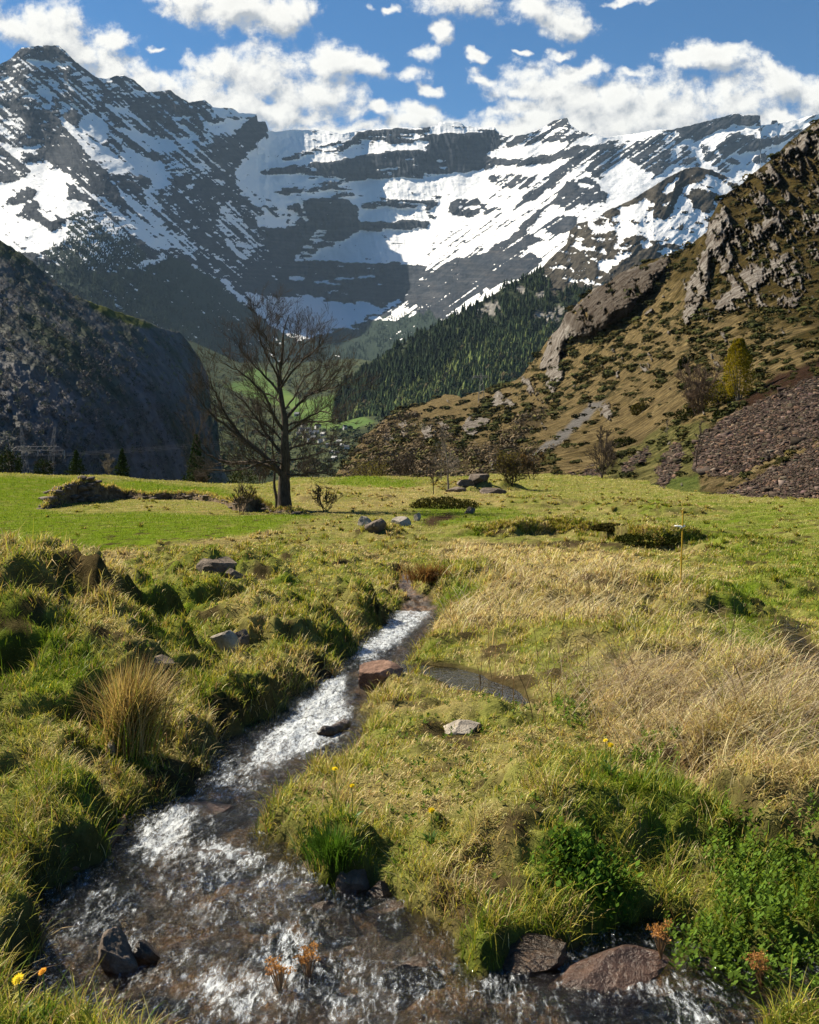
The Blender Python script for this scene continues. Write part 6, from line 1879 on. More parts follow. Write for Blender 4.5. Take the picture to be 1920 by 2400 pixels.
    for s in range(5):
        a = rng.uniform(0, 6.28)
        pts = np.stack([np.cos(a) * np.linspace(.02, .12 + .1 * rng.random(), 10) * h, np.sin(a) * np.linspace(.02, .12, 10) * h, np.linspace(-.03, .95 - .1 * s, 10) * h], -1)
        pp.append((pts, np.linspace(.016 * h, .003 * h, 10)))
    V, Fq = tubes(pp, 6)
    part('trunk', V, Fq, BARK_PALE, root)
    n = 9000
    f = rng.random(n) ** .8
    z = h * (0.06 + .95 * f)
    rad = h * .29 * np.clip(np.sin(np.pi * np.clip(f * .80 + .15, 0, 1)), 0, 1) ** .75 * (1 - .25 * f)
    a = rng.uniform(0, 6.28, n); q = rng.uniform(.15, 1, n) ** .5
    P = np.stack([np.cos(a) * rad * q, np.sin(a) * rad * q, z], -1)
    lump = noise2(P[:, 0] / h * 11, P[:, 2] / h * 9 + P[:, 1] / h * 11, 5)
    P = P[lump > -.17]
    P += np.stack([0.05 * h * noise2(P[:, 2] / h * 9, P[:, 1] / h * 9, 8), 0 * P[:, 0], 0 * P[:, 0]], -1)
    leaf_cloud('crown', P, h * rng.uniform(.018, .036, len(P)), np.array([0.20, 0.165, 0.014]) * rng.uniform(.6, 1.35, (len(P), 1)), LEAF, root, rng)
    p2 = on_layer(hill, 1512 * K, 856 * K)
    leafy_ball(p2, 62 * K / F * p2.y, 62 * K / F * p2.y, 'yellow green leafy shrub at the left foot of the birch', 'birch_shrub', 'shrub', 62, (0.19, 0.165, 0.016), 1700, LEAF, 0.17)
    bare_tree(1478, 872, 122, 'leafless reddish birch thicket with pale trunks left of the yellow green birch', 63, stems=7, spread=.75, clear=.12, crown_w=.4, dens=60, pt=on_layer(hill, 1472 * K, 872 * K), bark=bark_mat('red brown twigs', (0.06, 0.04, 0.028), (0.19, 0.13, 0.085)))
    for k, (x, y, w, h_, lab) in enumerate([(1455, 880, 70, 26, 'dark green juniper spreading below the leafless birch thicket'), (1520, 878, 40, 18, 'small dark juniper below the yellow green birch'),
                                            (1318, 938, 60, 22, 'low dark juniper strip on the grassy ramp right of the fan shaped tree'), (1440, 775, 26, 30, 'dark upright shrub alone on the brown slope above the leafless birches'),
                                            (1350, 868, 44, 26, 'olive bush in the middle of the dry grassy slope'), (1240, 758, 20, 12, 'lone dark rounded bush below the brown crag')]):
        p = on_layer(hill, x * K, y * K)
        s = K / F * p.y
        leafy_ball(p, w * s, h_ * s, lab, 'juniper_bush', 'bush', 70 + k, (0.022, 0.028, 0.008) if k != 4 else (.075, .065, .018), 1100, NEEDLE, 4.5 * s)
    # creeping juniper on the meadow
    for k, (x, y, w, h_, lab) in enumerate([(935, 1070, 148, 22, 'wide flat mat of dark juniper in the middle of the far meadow'), (1370, 1140, 150, 15, 'dark green creeping juniper along the eroded bank behind the yellow stake'), (1290, 1122, 90, 10, 'brownish juniper on top of the eroded bank')]):
        p = ground(x, y)
        s = K / F * p.y
        leafy_ball(p + Vector((0, .2, -.02)), w * s, h_ * s * 1.25, lab, 'juniper_mat', 'shrub', 80 + k, ((0.060, 0.058, 0.016), (0.034, 0.042, 0.010), (.05, .045, .014))[k], 4200, NEEDLE, 5.0 * s, 8)


vegetation()


# ------------------------------------------------------------------ stones
def rock_mat(name, dark, mid, lite, rough=0.85, scale=5.0):
    m, t, out = new_mat(name)
    tc = t.node('ShaderNodeTexCoord').outputs['Object']
    n = t.noise(tc, scale, 8.0, 0.72)
    n2 = t.noise(tc, scale * 6, 4.0, 0.7)
    c = t.ramp(t.math('ADD', t.math('MULTIPLY', n, .7), t.math('MULTIPLY', n2, .3)), [(0.33, dark), (0.5, mid), (0.68, lite)])
    principled(t, out, c, rough, t.bump(t.math('ADD', n, t.math('MULTIPLY', n2, .4)), 0.8, 0.05), spec=0.35)
    return m


R_GREY = rock_mat('lichened grey stone', (0.10, 0.085, 0.068), (0.30, 0.26, 0.21), (0.52, 0.46, 0.37))
R_BROWN = rock_mat('weathered brown stone', (0.035, 0.026, 0.02), (0.115, 0.085, 0.062), (0.26, 0.20, 0.155))
R_RED = rock_mat('reddish stone', (0.06, 0.03, 0.02), (0.19, 0.105, 0.07), (0.36, 0.235, 0.17))
R_REDWET = rock_mat('wet reddish stone', (0.02, 0.01, 0.007), (0.075, 0.04, 0.026), (0.15, 0.085, 0.055), 0.28)
R_WET = rock_mat('wet dark stone', (0.010, 0.007, 0.005), (0.045, 0.028, 0.018), (0.13, 0.075, 0.04), 0.28)


def rock_geo(seed, size, cuts=13, sub=4, rough=0.06):
    import bmesh
    rng = np.random.default_rng(seed)
    bm = bmesh.new()
    bmesh.ops.create_icosphere(bm, subdivisions=sub, radius=1.0)
    V = np.array([v.co[:] for v in bm.verts])
    Fq = np.array([[v.index for v in f.verts] for f in bm.faces])
    bm.free()
    for _ in range(cuts):
        n = rng.normal(size=3); n /= np.linalg.norm(n)
        d = rng.uniform(.50, .80)
        e = V @ n - d
        V = V - np.maximum(e, 0)[:, None] * n[None] * 1.0
    r = 1 + rough * fbm(V[:, 0] * 2 + seed, V[:, 1] * 2 + V[:, 2] * 2.7, 5, seed) + 0.04 * ridged(V[:, 0] * 4 + V[:, 2] * 3, V[:, 1] * 4, 3, seed)
    V = V * r[:, None]
    ext = (V.max(0) - V.min(0))
    V = (V - (V.max(0) + V.min(0)) / 2) / ext
    return V * np.array(size)[None], Fq


def rock(px, py, w, h, label, seed, mat=R_GREY, name='stone', cat='stone', depth=0.8, sink=0.3, tilt=0.0, rz=0.0, group=None, z=None, drop=0.0):
    p = ground(px, py)
    if z == 'water':
        p.z = float(water_level(np.array([p.x]), np.array([p.y]))[0])
    s = K / F * p.y
    W, H = w * s, h * s * 1.15
    T = H / (1 - sink)
    V, Fq = rock_geo(seed, (W, W * depth, T))
    o = mesh_np(name, V, Fq, mat=mat, smooth=True)
    o.data.polygons.foreach_set('use_smooth', np.zeros(len(o.data.polygons), dtype=bool))
    o.location = (p.x, p.y + W * depth * .3, p.z + H * (.9 - drop) - T * .5)
    o.rotation_euler = (0, tilt, rz)
    tag(o, label, cat, group)
    return o


def stones():
    rock(480, 1385, 56, 54, 'pale angular stone with a sunlit left face on the left bank', 1, R_GREY, sink=.2, tilt=-.5)
    rock(505, 1365, 40, 34, 'brown stone leaning behind the pale angular stone', 2, R_BROWN, sink=.3)
    rock(455, 1200, 96, 22, 'broad flat grey boulder in the hummocky turf below the green field', 3, R_BROWN, name='boulder', cat='boulder', sink=.45, tilt=-.08)
    rock(492, 1218, 50, 20, 'dark shaded lump of rock at the right end of the broad flat boulder', 13, R_BROWN, name='boulder', cat='boulder', sink=.4)
    rock(322, 1418, 84, 20, 'long flat stone half hidden behind the rush tussock', 4, R_BROWN, sink=.45, tilt=-.25)
    rock(802, 1446, 96, 46, 'reddish brown block of rock at the right edge of the stream', 5, R_RED, name='boulder', cat='boulder', sink=.3, depth=.7, tilt=-.05)
    rock(972, 1545, 92, 20, 'smooth pale flat stone in the short grass right of the stream', 6, R_GREY, sink=.45)
    rock(231, 1588, 24, 26, 'small pale grey stone in the grass below the rush tussock', 7, R_GREY, sink=.25)
    rock(793, 1124, 46, 24, 'tilted wedge of grey rock standing up in the middle of the meadow', 8, R_BROWN, name='boulder', cat='boulder', sink=.15, tilt=-.45)
    rock(768, 1108, 30, 18, 'pale lichened top of the tilted wedge of rock', 18, R_GREY, sink=.2, tilt=.3)
    rock(845, 1108, 44, 18, 'low pale grey slab right of the tilted wedge of rock', 9, R_GREY, sink=.3)
    rock(879, 1098, 16, 18, 'small pale stone left of the footpath', 10, R_GREY, sink=.2)
    rock(990, 1082, 24, 14, 'small dark pointed stone below the juniper mat', 11, R_BROWN, sink=.3)
    for k, (x, y, w, h_, lab) in enumerate([(1010, 1020, 46, 18, 'largest grey stone on top of the stony mound beside the slender pale tree'), (980, 1024, 40, 14, 'flat brown stone on the left part of the stony mound'), (1040, 1040, 60, 12, 'low row of brown stones at the right foot of the stony mound'), (960, 1036, 44, 10, 'long low stone at the foot of the slender pale tree')]):
        rock(x, y, w, h_, lab, 120 + k, R_BROWN, sink=.3)
    # in and beside the stream
    rock(240, 2116, 96, 70, 'large split dark rock with a sunlit left face at the lower left of the stream', 30, R_BROWN, name='boulder', cat='boulder', sink=.35, tilt=.1, z='water')
    rock(300, 2100, 70, 46, 'dark wet rock leaning on the large split rock', 31, R_WET, name='boulder', cat='boulder', sink=.35, z='water')
    rock(1105, 2060, 200, 40, 'brown wet boulder under the grassy point on the right bank', 32, R_WET, name='boulder', cat='boulder', sink=.4, depth=.6, z='water')
    rock(1292, 2150, 270, 44, 'wide flat brown boulder at the bottom right with water curling round it', 33, R_REDWET, name='boulder', cat='boulder', sink=.45, depth=.7, z='water')
    rock(745, 1892, 80, 44, 'wet angular rock with a shiny face where the right bank meets the water', 34, R_BROWN, name='boulder', cat='boulder', sink=.35, z='water')
    rock(805, 1905, 66, 30, 'dark block of rock beside the shiny wet rock', 35, R_WET, name='boulder', cat='boulder', sink=.4, z='water')
    for k, (x, y, w, h_, lab) in enumerate([(430, 1758, 120, 10, 'reddish stone just under the water above the upper rapid'), (645, 1905, 90, 16, 'amber brown stone under water near the right bank'), (565, 2000, 80, 9, 'reddish stone under water in midstream'), (480, 1850, 190, 10, 'long brown sill of rock the water slides over'),
                                            (690, 1992, 130, 18, 'mossy dark hump of rock in the lower stream'), (665, 2105, 120, 26, 'dark rock with water pouring round it at the bottom of the picture'), (820, 1965, 110, 10, 'dark wet stone in the shaded pool under the right bank'),
                                            (860, 2100, 130, 14, 'broad dark stone between the two lower boulders'), (1490, 2090, 80, 14, 'dark wet stone right of the wide flat boulder')]):
        rock(x, y, w, h_, lab, 140 + k, R_WET if k not in (0, 2) else R_REDWET, sink=.72, depth=.8, z='water', drop=.45)
    # driftwood
    for k, (pts, lab) in enumerate([(((668, 1590), (700, 1572), (735, 1552)), 'dark weathered log lying in the rapid against the right bank'), (((95, 1822), (170, 1798), (250, 1780), (262, 1738)), 'reddish wet driftwood branch along the left bank')]):
        q = []
        for x, y in pts:
            p = ground(x, y)
            p.z = float(water_level(np.array([p.x]), np.array([p.y]))[0]) + .02
            q.append(p[:])
        q = np.array(q)
        o0 = q[0].copy()
        c = curve_pts(q - o0, 24)
        rr = (.036, .022)[k] * (1 + .35 * fbm(np.linspace(0, 4, 24), np.zeros(24) + k, 3, 5)) * np.interp(np.linspace(0, 1, 24), [0, .1, .85, 1], [.35, 1, .9, .3])
        V, Fq = tubes([(c, rr)], 12)
        V = V + .02 * np.stack([noise2(V[:, 0] * 20, V[:, 1] * 20, 1), noise2(V[:, 0] * 20, V[:, 2] * 40, 2), noise2(V[:, 1] * 20, V[:, 2] * 40, 3)], -1)
        o = mesh_np('driftwood', V, Fq, mat=(R_WET, R_REDWET)[k])
        o.location = o0
        tag(o, lab, 'driftwood')


stones()


def ruined_wall():
    root = empty('ruined_wall', ground(160, 1070), 'tumbled dry stone wall with earth and turf running across the left field to the big tree', 'wall')
    o = root.location
    rng = np.random.default_rng(91)
    line = [(92, 1072, 6), (112, 1066, 30), (130, 1062, 38), (165, 1058, 44), (185, 1056, 54), (200, 1056, 40), (235, 1052, 28), (270, 1050, 16), (320, 1052, 13), (370, 1052, 12), (410, 1053, 17), (445, 1056, 14), (470, 1060, 8), (492, 1074, 20), (520, 1078, 34), (548, 1076, 26), (575, 1080, 8), (640, 1084, 6)]
    L = [(ground(x, y), h * K / F * ground(x, y).y) for x, y, h in line]
    P0 = np.array([p[:] for p, _ in L]) - np.array(o[:]); H = np.array([h for _, h in L])
    s = np.linspace(0, len(L) - 1, 220)
    P = np.stack([np.interp(s, np.arange(len(L)), P0[:, k]) for k in range(3)], -1)
    Hs = np.interp(s, np.arange(len(L)), H) * (1 + .35 * fbm(s * 1.7, s * 0, 4, 3))
    prof = np.array([(-1.3, -.3), (-.62, .08), (-.38, .5), (-.16, .88), (.1, 1.0), (.5, .8), (1.2, .35), (2.4, -.3)])
    V = []
    for k in range(220):
        w = np.clip(Hs[k], .25, 1.3)
        row = np.stack([np.full(8, P[k, 0]), P[k, 1] + prof[:, 0] * w, P[k, 2] + prof[:, 1] * Hs[k]], -1)
        V.append(row)
    V = np.array(V).transpose(1, 0, 2)          # (8, 220, 3)
    # refine
    R = 44
    f = np.linspace(0, 7, R)
    a = f.astype(int).clip(0, 6); t = (f - a)[:, None, None]
    V = V[a] * (1 - t) + V[a + 1] * t
    V = V + .16 * np.stack([0 * V[..., 0], fbm(V[..., 0] * 1.6, V[..., 2] * 2.6 + V[..., 1], 5, 7), fbm(V[..., 0] * 2.2 + 4, V[..., 1] * 2.2, 5, 8)], -1)
    mt, tt, out = new_mat('earth and turf of the old wall')
    g = tt.node('ShaderNodeNewGeometry')
    pos = g.outputs['Position']
    n = tt.noise(pos, 3.0, 7.0, .72)
    sp = tt.node('ShaderNodeSeparateXYZ'); tt.l.new(g.outputs['Normal'], sp.inputs[0])
    earth = tt.ramp(n, [(.35, (.045, .030, .018)), (.55, (.16, .115, .07)), (.75, (.34, .27, .17))])
    turf = tt.ramp(n, [(.35, (.05, .055, .015)), (.65, (.19, .17, .06))])
    c = tt.mix(tt.mapr(tt.math('ADD', sp.outputs[2], tt.math('MULTIPLY', tt.math('SUBTRACT', n, .5), .8)), .6, .85), earth, turf)
    principled(tt, out, c, .95, tt.bump(n, .9, .12), spec=.1)
    part('earth_core', V.reshape(-1, 3), grid_faces(R, 220)[:, ::-1], mt, root)
    # stones poking out of it
    Vs = []; Fs = []; off = 0
    for k in range(150):
        i = rng.integers(0, 220) if k > 45 else rng.integers(0, 75)
        w = np.clip(Hs[i], .25, 1.3)
        u = rng.uniform(0, 1)
        y = P[i, 1] + np.interp(u, [0, .3, .7, 1], [-.6, -.34, -.2, .0]) * w; z = P[i, 2] + np.interp(u, [0, .3, .7, 1], [.0, .3, .8, 1.02]) * Hs[i]
        sz = rng.uniform(.12, .42) * (1.2 if i < 70 else .8)
        v, f_ = rock_geo(200 + k, (sz * rng.uniform(1, 2), sz, sz * rng.uniform(.35, .6)), 7, 2)
        v = v + np.array([P[i, 0], y, z])
        Vs.append(v); Fs.append(f_ + off); off += len(v)
    # capstone on the highest heap
    i = int(np.argmin(np.abs(P0[3, 0] - P[:, 0])))
    v, f_ = rock_geo(399, (.6, .45, .18), 7, 3)
    Vs.append(v + np.array([P[i, 0] - .2, P[i, 1], P[i, 2] + Hs[i] * .98])); Fs.append(f_ + off); off += len(v)
    part('masonry', np.concatenate(Vs), np.concatenate(Fs), R_BROWN, root, smooth=True)
    n = 9000
    i = rng.integers(0, 220, n)
    a_ = rng.integers(18, R, n)
    q = V[a_, i] + rng.normal(0, .05, (n, 3))
    blades('turf', q[:, 0], q[:, 1], q[:, 2], rng.uniform(.08, .22, n), np.full(n, .03), rng.uniform(.5, 1.6, n), rng.uniform(3.6, 5.8, n), grass_color(np.full(n, .62), rng), rng, 2, parent=root, kind=None)


ruined_wall()


# ------------------------------------------------------------------ small things
def simple_mat(name, c, rough=.6, spec=.3):
    m, t, out = new_mat(name)
    n = t.noise(t.node('ShaderNodeTexCoord').outputs['Object'], 30.0, 3.0, .6)
    principled(t, out, t.mix(1.0, c, t.ramp(n, [(.3, (.8, .8, .8)), (.7, (1.1, 1.1, 1.1))]), 'MULTIPLY'), rough, spec=spec)
    return m


def stake():
    p = ground(1433, 1236)
    root = empty('fence_stake', p, 'thin yellow electric fence stake standing alone in the straw on the right', 'fence stake')
    h = 158 * K / F * p.y
    q = np.stack([np.linspace(0, .035, 10), np.zeros(10), np.linspace(-.08, h, 10)], -1)
    V, Fq = tubes([(q, np.full(10, .0095))], 8)
    part('rod', V, Fq, simple_mat('yellow rod', (.50, .30, .015)), root)
    V, Fq = tubes([(np.array([(.03, 0, h - .03), (.0355, 0, h + .004)]), np.array([.014, .012]))], 8)
    part('tip', V, Fq, simple_mat('yellow cap', (.48, .28, .02)), root)
    a = np.linspace(0, 5.4, 12)
    z = h * .80
    pth = np.stack([.028 - .05 + .045 * np.cos(a), .03 * np.sin(a), z + .01 * np.sin(a * .5)], -1)
    V, Fq = tubes([(pth, np.full(12, .009)), (np.array([(.0, 0, z - .012), (.06, 0, z + .01)]), np.array([.012, .012]))], 6)
    part('insulator', V, Fq, simple_mat('white plastic', (.75, .75, .73)), root)


stake()


def rush():
    p = ground(268, 1572)
    rng = np.random.default_rng(301)
    root = empty('rush_tussock', p, 'big fan shaped tussock of tawny dry rushes on the left bank', 'grass tussock')
    s = K / F * p.y
    n = 1500
    a = rng.uniform(0, 6.28, n); r = np.abs(rng.normal(0, .07, n))
    az = np.where(rng.random(n) < .62, rng.normal(0.1, 0.9, n), rng.uniform(0, 6.28, n))
    L = rng.uniform(.5, 1.1, n) * 200 * s
    c = np.where((rng.random(n) < .6)[:, None], np.array([.46, .34, .15]), np.where((rng.random(n) < .5)[:, None], np.array([.20, .115, .045]), np.array([.20, .20, .045]))) * rng.uniform(.6, 1.35, (n, 1))
    blades('dry_stalks', np.cos(a) * r, np.sin(a) * r, np.full(n, -.02) + 0 * r, L, np.full(n, .0046), rng.uniform(.10, 1.15, n), az, c, rng, 4, parent=root, kind=None)
    n = 420
    a = rng.uniform(0, 6.28, n); r = np.abs(rng.normal(0, .11, n))
    blades('green_shoots', np.cos(a) * r, np.sin(a) * r, np.full(n, -.02), rng.uniform(.12, .3, n), np.full(n, .004), rng.uniform(.3, 1.3, n), rng.uniform(0, 6.28, n), grass_color(np.full(n, .2), rng), rng, 3, parent=root, kind=None)
    # reddish tussock at the head of the stream
    p = ground(905, 1236)
    root = empty('rush_tussock', p, 'russet tussock of dead grass hanging over the head of the stream', 'grass tussock')
    n = 700
    a = rng.uniform(0, 6.28, n); r = np.abs(rng.normal(0, .16, n))
    c = np.where((rng.random(n) < .6)[:, None], np.array([.16, .075, .03]), np.array([.30, .20, .08])) * rng.uniform(.5, 1.4, (n, 1))
    blades('dry_stalks', np.cos(a) * r * 1.5, np.sin(a) * r, np.full(n, .08), rng.uniform(.2, .42, n), np.full(n, .009), rng.uniform(.6, 1.7, n), rng.normal(-1.9, 1.1, n), c, rng, 3, parent=root, kind=None)


rush()


def dandelions():
    rng = np.random.default_rng(401)
    petal = simple_mat('dandelion yellow', (.80, .56, .008), .7, .1)
    petal_o = simple_mat('dandelion orange', (.62, .25, .005), .7, .1)
    stem_m = simple_mat('dandelion stem', (.10, .16, .03))
    spots = [(705, 1676, 'yellow dandelion in the short turf right of midstream, uppermost of three'), (741, 1726, 'yellow dandelion just above the bright grass tuft on the right bank'), (908, 1770, 'yellow dandelion in a dark leafy rosette on the grassy point'),
             (1275, 1606, 'smaller yellow dandelion of the pair under the dead stalks'), (1285, 1624, 'larger yellow dandelion of the pair under the dead stalks'), (40, 2144, 'big yellow dandelion at the bottom left corner'), (92, 2142, 'orange dandelion beside the big yellow one at the bottom left'),
             (302, 1562, 'tiny yellow flower in front of the rush tussock')]
    for k, (x, y, lab) in enumerate(spots):
        p = ground(x, y + 8)
        root = empty('dandelion', p, lab, 'flower', 'dandelions in the turf')
        h = .125 + .03 * rng.random(); R = (.017, .014, .019, .015, .019, .021, .016, .008)[k]
        tilt = np.array([rng.normal(0, .3), -.5 + rng.normal(0, .15), 1.0]); tilt /= np.linalg.norm(tilt)
        V, Fq = tubes([(np.array([(0, 0, -.01), (0.004, 0, h * .5), (0, -.006, h)]), np.array([.0022, .002, .002]))], 6)
        part('stem', V, Fq, stem_m, root)
        # petals in whorls
        u = np.cross(tilt, [1, 0, 0]); u /= np.linalg.norm(u); v = np.cross(tilt, u)
        Vs = []; Fs = []
        for ring in range(4):
            m = 20 - 3 * ring
            for j in range(m):
                a = 2 * math.pi * (j + .5 * (ring % 2)) / m + rng.normal(0, .06)
                d = u * math.cos(a) + v * math.sin(a); w = -u * math.sin(a) + v * math.cos(a)
                r1 = R * (1 - .22 * ring) * rng.uniform(.88, 1.05); z = .002 + .0022 * ring
                b = len(Vs) * 1
                c0 = np.array([0, -.006, h])
                Vs += [c0 + d * R * .08 + tilt * z, c0 + d * r1 * .6 + w * R * .13 + tilt * (z + .001), c0 + d * r1 + tilt * (z + .003 - .0012 * ring), c0 + d * r1 * .6 - w * R * .13 + tilt * (z + .001)]
                Fs.append((b, b + 1, b + 2, b + 3))
        part('flower_head', np.array(Vs), np.array(Fs), petal_o if k == 6 else petal, root, smooth=False)
        n = 16
        a = rng.uniform(0, 6.28, n)
        blades('leaf_rosette', np.cos(a) * .01, np.sin(a) * .01, np.full(n, 0.0), rng.uniform(.035, .075, n), np.full(n, .010), rng.uniform(.9, 1.4, n), a, np.array([.055, .115, .018]) * rng.uniform(.7, 1.3, (n, 1)), rng, 3, parent=root, kind=None)


dandelions()


def leafy_ground():
    rng = np.random.default_rng(501)

    def sprigs(name, C, n_leaf, hgt, leaf, color, parent=None, kind='stuff'):
        Ps = []; Us = []; Ws = []; Sz = []; Cs = []
        for (x, y, z, h) in C:
            m = n_leaf
            lean = rng.normal(0, .25, 2)
            for q in range(m):
                f = (q + 1) / m
                a = q * 2.4 + rng.normal(0, .3)
                out_ = np.array([math.cos(a), math.sin(a), .55 + .8 * f]); out_ /= np.linalg.norm(out_)
                c = np.array([x + lean[0] * h * f, y + lean[1] * h * f, z + h * f])
                l = leaf * rng.uniform(.7, 1.25) * (1.15 - .45 * f)
                Ps.append(c + out_ * l * .5); Us.append(out_); Sz.append(l)
                w = np.cross(out_, [0, 0, 1.0]); w /= np.linalg.norm(w) + 1e-9
                Ws.append(w + rng.normal(0, .15, 3))
                Cs.append(np.array(color) * rng.uniform(.65, 1.4))
        P, U, W, S, Cc = map(np.array, (Ps, Us, Ws, Sz, Cs))
        S = S[:, None]
        drop = np.array([0, 0, -1.0]) * S * .12
        V = np.stack([P - U * S * .5, P - U * S * .05 + W * S * .27, P + U * S * .5 + drop, P - U * S * .05 - W * S * .27], 1).reshape(-1, 3)
        o = mesh_np(name, V, np.arange(4 * len(P)).reshape(-1, 4), mat=LEAF, smooth=False, colors={'tint': np.repeat(Cc[:, None, :], 4, 1)}, parent=parent)
        if kind:
            tag(o, kind=kind)
        return o

    def region(poly, n, h0, h1):
        pl = wpoly(poly)
        xs = [p[0] for p in pl]; ys = [p[1] for p in pl]
        X = rng.uniform(min(xs), max(xs), n * 4); Y = rng.uniform(min(ys), max(ys), n * 4)
        k = in_poly(X, Y, pl)
        X, Y = X[k][:n], Y[k][:n]
        Z = np.maximum(g_lookup(GZ, X, Y), g_lookup(WL, X, Y) - .01)
        return [(x, y, z, rng.uniform(h0, h1)) for x, y, z in zip(X, Y, Z)]
    C = region([(1480, 1800), (1560, 1770), (1620, 1830), (1760, 1800), (1800, 2060), (1640, 2010), (1560, 2040), (1480, 1960), (1500, 1880)], 330, .04, .13)
    C += region([(1400, 1900), (1480, 1900), (1500, 2000), (1420, 1980)], 26, .04, .1) + region([(1350, 1560), (1450, 1600), (1430, 1640), (1330, 1620)], 40, .03, .09) + region([(1160, 1480), (1240, 1500), (1240, 1540), (1170, 1530)], 30, .03, .08)
    sprigs('brooklime_cover', C, 11, .1, .032, (.115, .19, .032))
    C = region([(560, 1700), (760, 1500), (1300, 1450), (1500, 1560), (1450, 1800), (1000, 1960), (760, 1800)], 420, .012, .035) + region([(-100, 1350), (500, 1300), (640, 1400), (450, 1600), (240, 1700), (80, 1860), (-100, 1950)], 380, .012, .04)
    C = [c for c in C if g_lookup(SD, np.array([c[0]]), np.array([c[1]]))[0] > .1]
    sprigs('meadow_herbs', C, 7, .1, .026, (.09, .15, .03))
    p = ground(1240, 1880)
    root = empty('leafy_clump', p, 'dense clump of round glossy green leaves on the right bank above the water', 'plant')
    loc = np.array(p[:])
    C = []
    for _ in range(150):
        x, y = rng.normal(0, .085), rng.normal(0.04, .07)
        wx, wy = p.x + x, p.y + y
        C.append((x, y, max(gheight(wx, wy), p.z - .08) - p.z, rng.uniform(.04, .15)))
    sprigs('foliage', C, 7, .1, .036, (.10, .18, .026), parent=root, kind=None)
    p = ground(700, 1835)
    root = empty('grass_tuft', p, 'bright green grass tuft overhanging the water on the right bank', 'grass tussock')
    n = 800
    a = rng.uniform(0, 6.28, n); r = np.abs(rng.normal(0, .06, n))
    blades('green_blades', np.cos(a) * r, np.sin(a) * r, np.full(n, .02), rng.uniform(.08, .16, n), np.full(n, .0042), rng.uniform(.3, 1.4, n), a + rng.normal(0, .5, n), np.array([.06, .125, .015]) * rng.uniform(.6, 1.5, (n, 1)), rng, 3, parent=root, kind=None)
    # dried orange flower heads by the water
    for k, (x, y, lab) in enumerate([(650, 2140, 'dried orange brown flower cluster at the bottom edge beside the stream'), (1392, 2118, 'dried orange flower cluster on the wide flat boulder'), (1605, 2140, 'dried brown flower cluster near the bottom right corner'), (590, 2156, 'low dried flower cluster left of the orange brown one at the bottom edge')]):
        p = ground(x, y)
        p.z = max(p.z, float(water_level(np.array([p.x]), np.array([p.y]))[0])) + (.06 if k == 1 else 0.0)
        root = empty('dried_flower', p, lab, 'plant')
        pp = []; Q = []
        for s in range(16):
            a = rng.uniform(0, 6.28); e = rng.uniform(.2, 1) * .045
            tip = np.array([math.cos(a) * e, math.sin(a) * e, rng.uniform(.06, .1)])
            pp.append((curve_pts([(0, 0, -.02), tip * .6, tip], 6), np.linspace(.0018, .0012, 6)))
            Q.append(tip + rng.normal(0, .008, (26, 3)) * np.array([1, 1, .6]))
        V, Fq = tubes(pp, 4)
        part('stalks', V, Fq, simple_mat('dry stalk', (.16, .09, .04)), root)
        Q = np.concatenate(Q)
        leaf_cloud('flower_heads', Q, rng.uniform(.005, .011, len(Q)), np.array([.42, .22, .09]) * rng.uniform(.6, 1.3, (len(Q), 1)), LEAF, root, rng)


leafy_ground()


# ------------------------------------------------------------------ pylons and village
STEEL = simple_mat('galvanised steel', (.16, .16, .165), .55)


def pylon(pt, h, label, twin=True):
    root = empty('pylon', pt, label, 'pylon')
    r = max(.07, pt.y / 1092 * .17)

    def lattice(x0, x1, zt, w0, w1):
        pp = []
        n = 9
        for sx, sy in ((-1, -1), (1, -1), (-1, 1), (1, 1)):
            pp.append((np.array([(x0 + sx * w0, sy * w0, 0), (x1 + sx * w1, sy * w1, zt)]), np.array([r, r * .8])))
        for k in range(n):
            f0, f1 = k / n, (k + 1) / n
            c0, c1 = x0 + (x1 - x0) * f0, x0 + (x1 - x0) * f1
            a0, a1 = w0 + (w1 - w0) * f0, w0 + (w1 - w0) * f1
            for sy in (-1, 1):
                s = 1 if k % 2 else -1
                pp.append((np.array([(c0 - s * a0, sy * a0, f0 * zt), (c1 + s * a1, sy * a1, f1 * zt)]), np.array([r * .6, r * .6])))
        return pp
    sp = h * .27
    if twin:
        for sx in (-1, 1):
            V, Fq = tubes(lattice(sx * sp * .6, sx * sp, h, h * .055, h * .012), 4)
            part('mast', V, Fq, STEEL, root)
    else:
        V, Fq = tubes(lattice(0, 0, h, h * .11, h * .02), 4)
        part('mast', V, Fq, STEEL, root)
    za = h * (.62 if twin else .86)
    W = h * (.42 if twin else .3)
    pp = [(np.array([(-W, 0, za), (W, 0, za)]), np.array([r, r])), (np.array([(-W * .8, 0, za + h * .06), (W * .8, 0, za + h * .06)]), np.array([r, r])), (np.array([(-W, 0, za), (-W * .8, 0, za + h * .06)]), np.array([r, r])), (np.array([(W, 0, za), (W * .8, 0, za + h * .06)]), np.array([r, r]))]
    m = 14
    for k in range(m):
        x0 = -W * .8 + 1.6 * W * k / m; x1 = x0 + 1.6 * W / m
        pp.append((np.array([(x0, 0, za + (h * .06 if k % 2 else 0)), (x1, 0, za + (0 if k % 2 else h * .06))]), np.array([r * .6, r * .6])))
    V, Fq = tubes(pp, 4)
    part('cross_arm', V, Fq, STEEL, root)
    glass = simple_mat('insulator glass', (.30, .34, .36), .3)
    for x in (-W, 0, W):
        V, Fq = tubes([(np.array([(x, 0, za), (x, 0, za - h * .09)]), np.array([r * 1.2, r * 1.2]))], 6)
        part('insulator', V, Fq, glass, root)
    return [Vector((pt.x + x, pt.y, pt.z + za - h * .09)) for x in (-W, 0, W)]


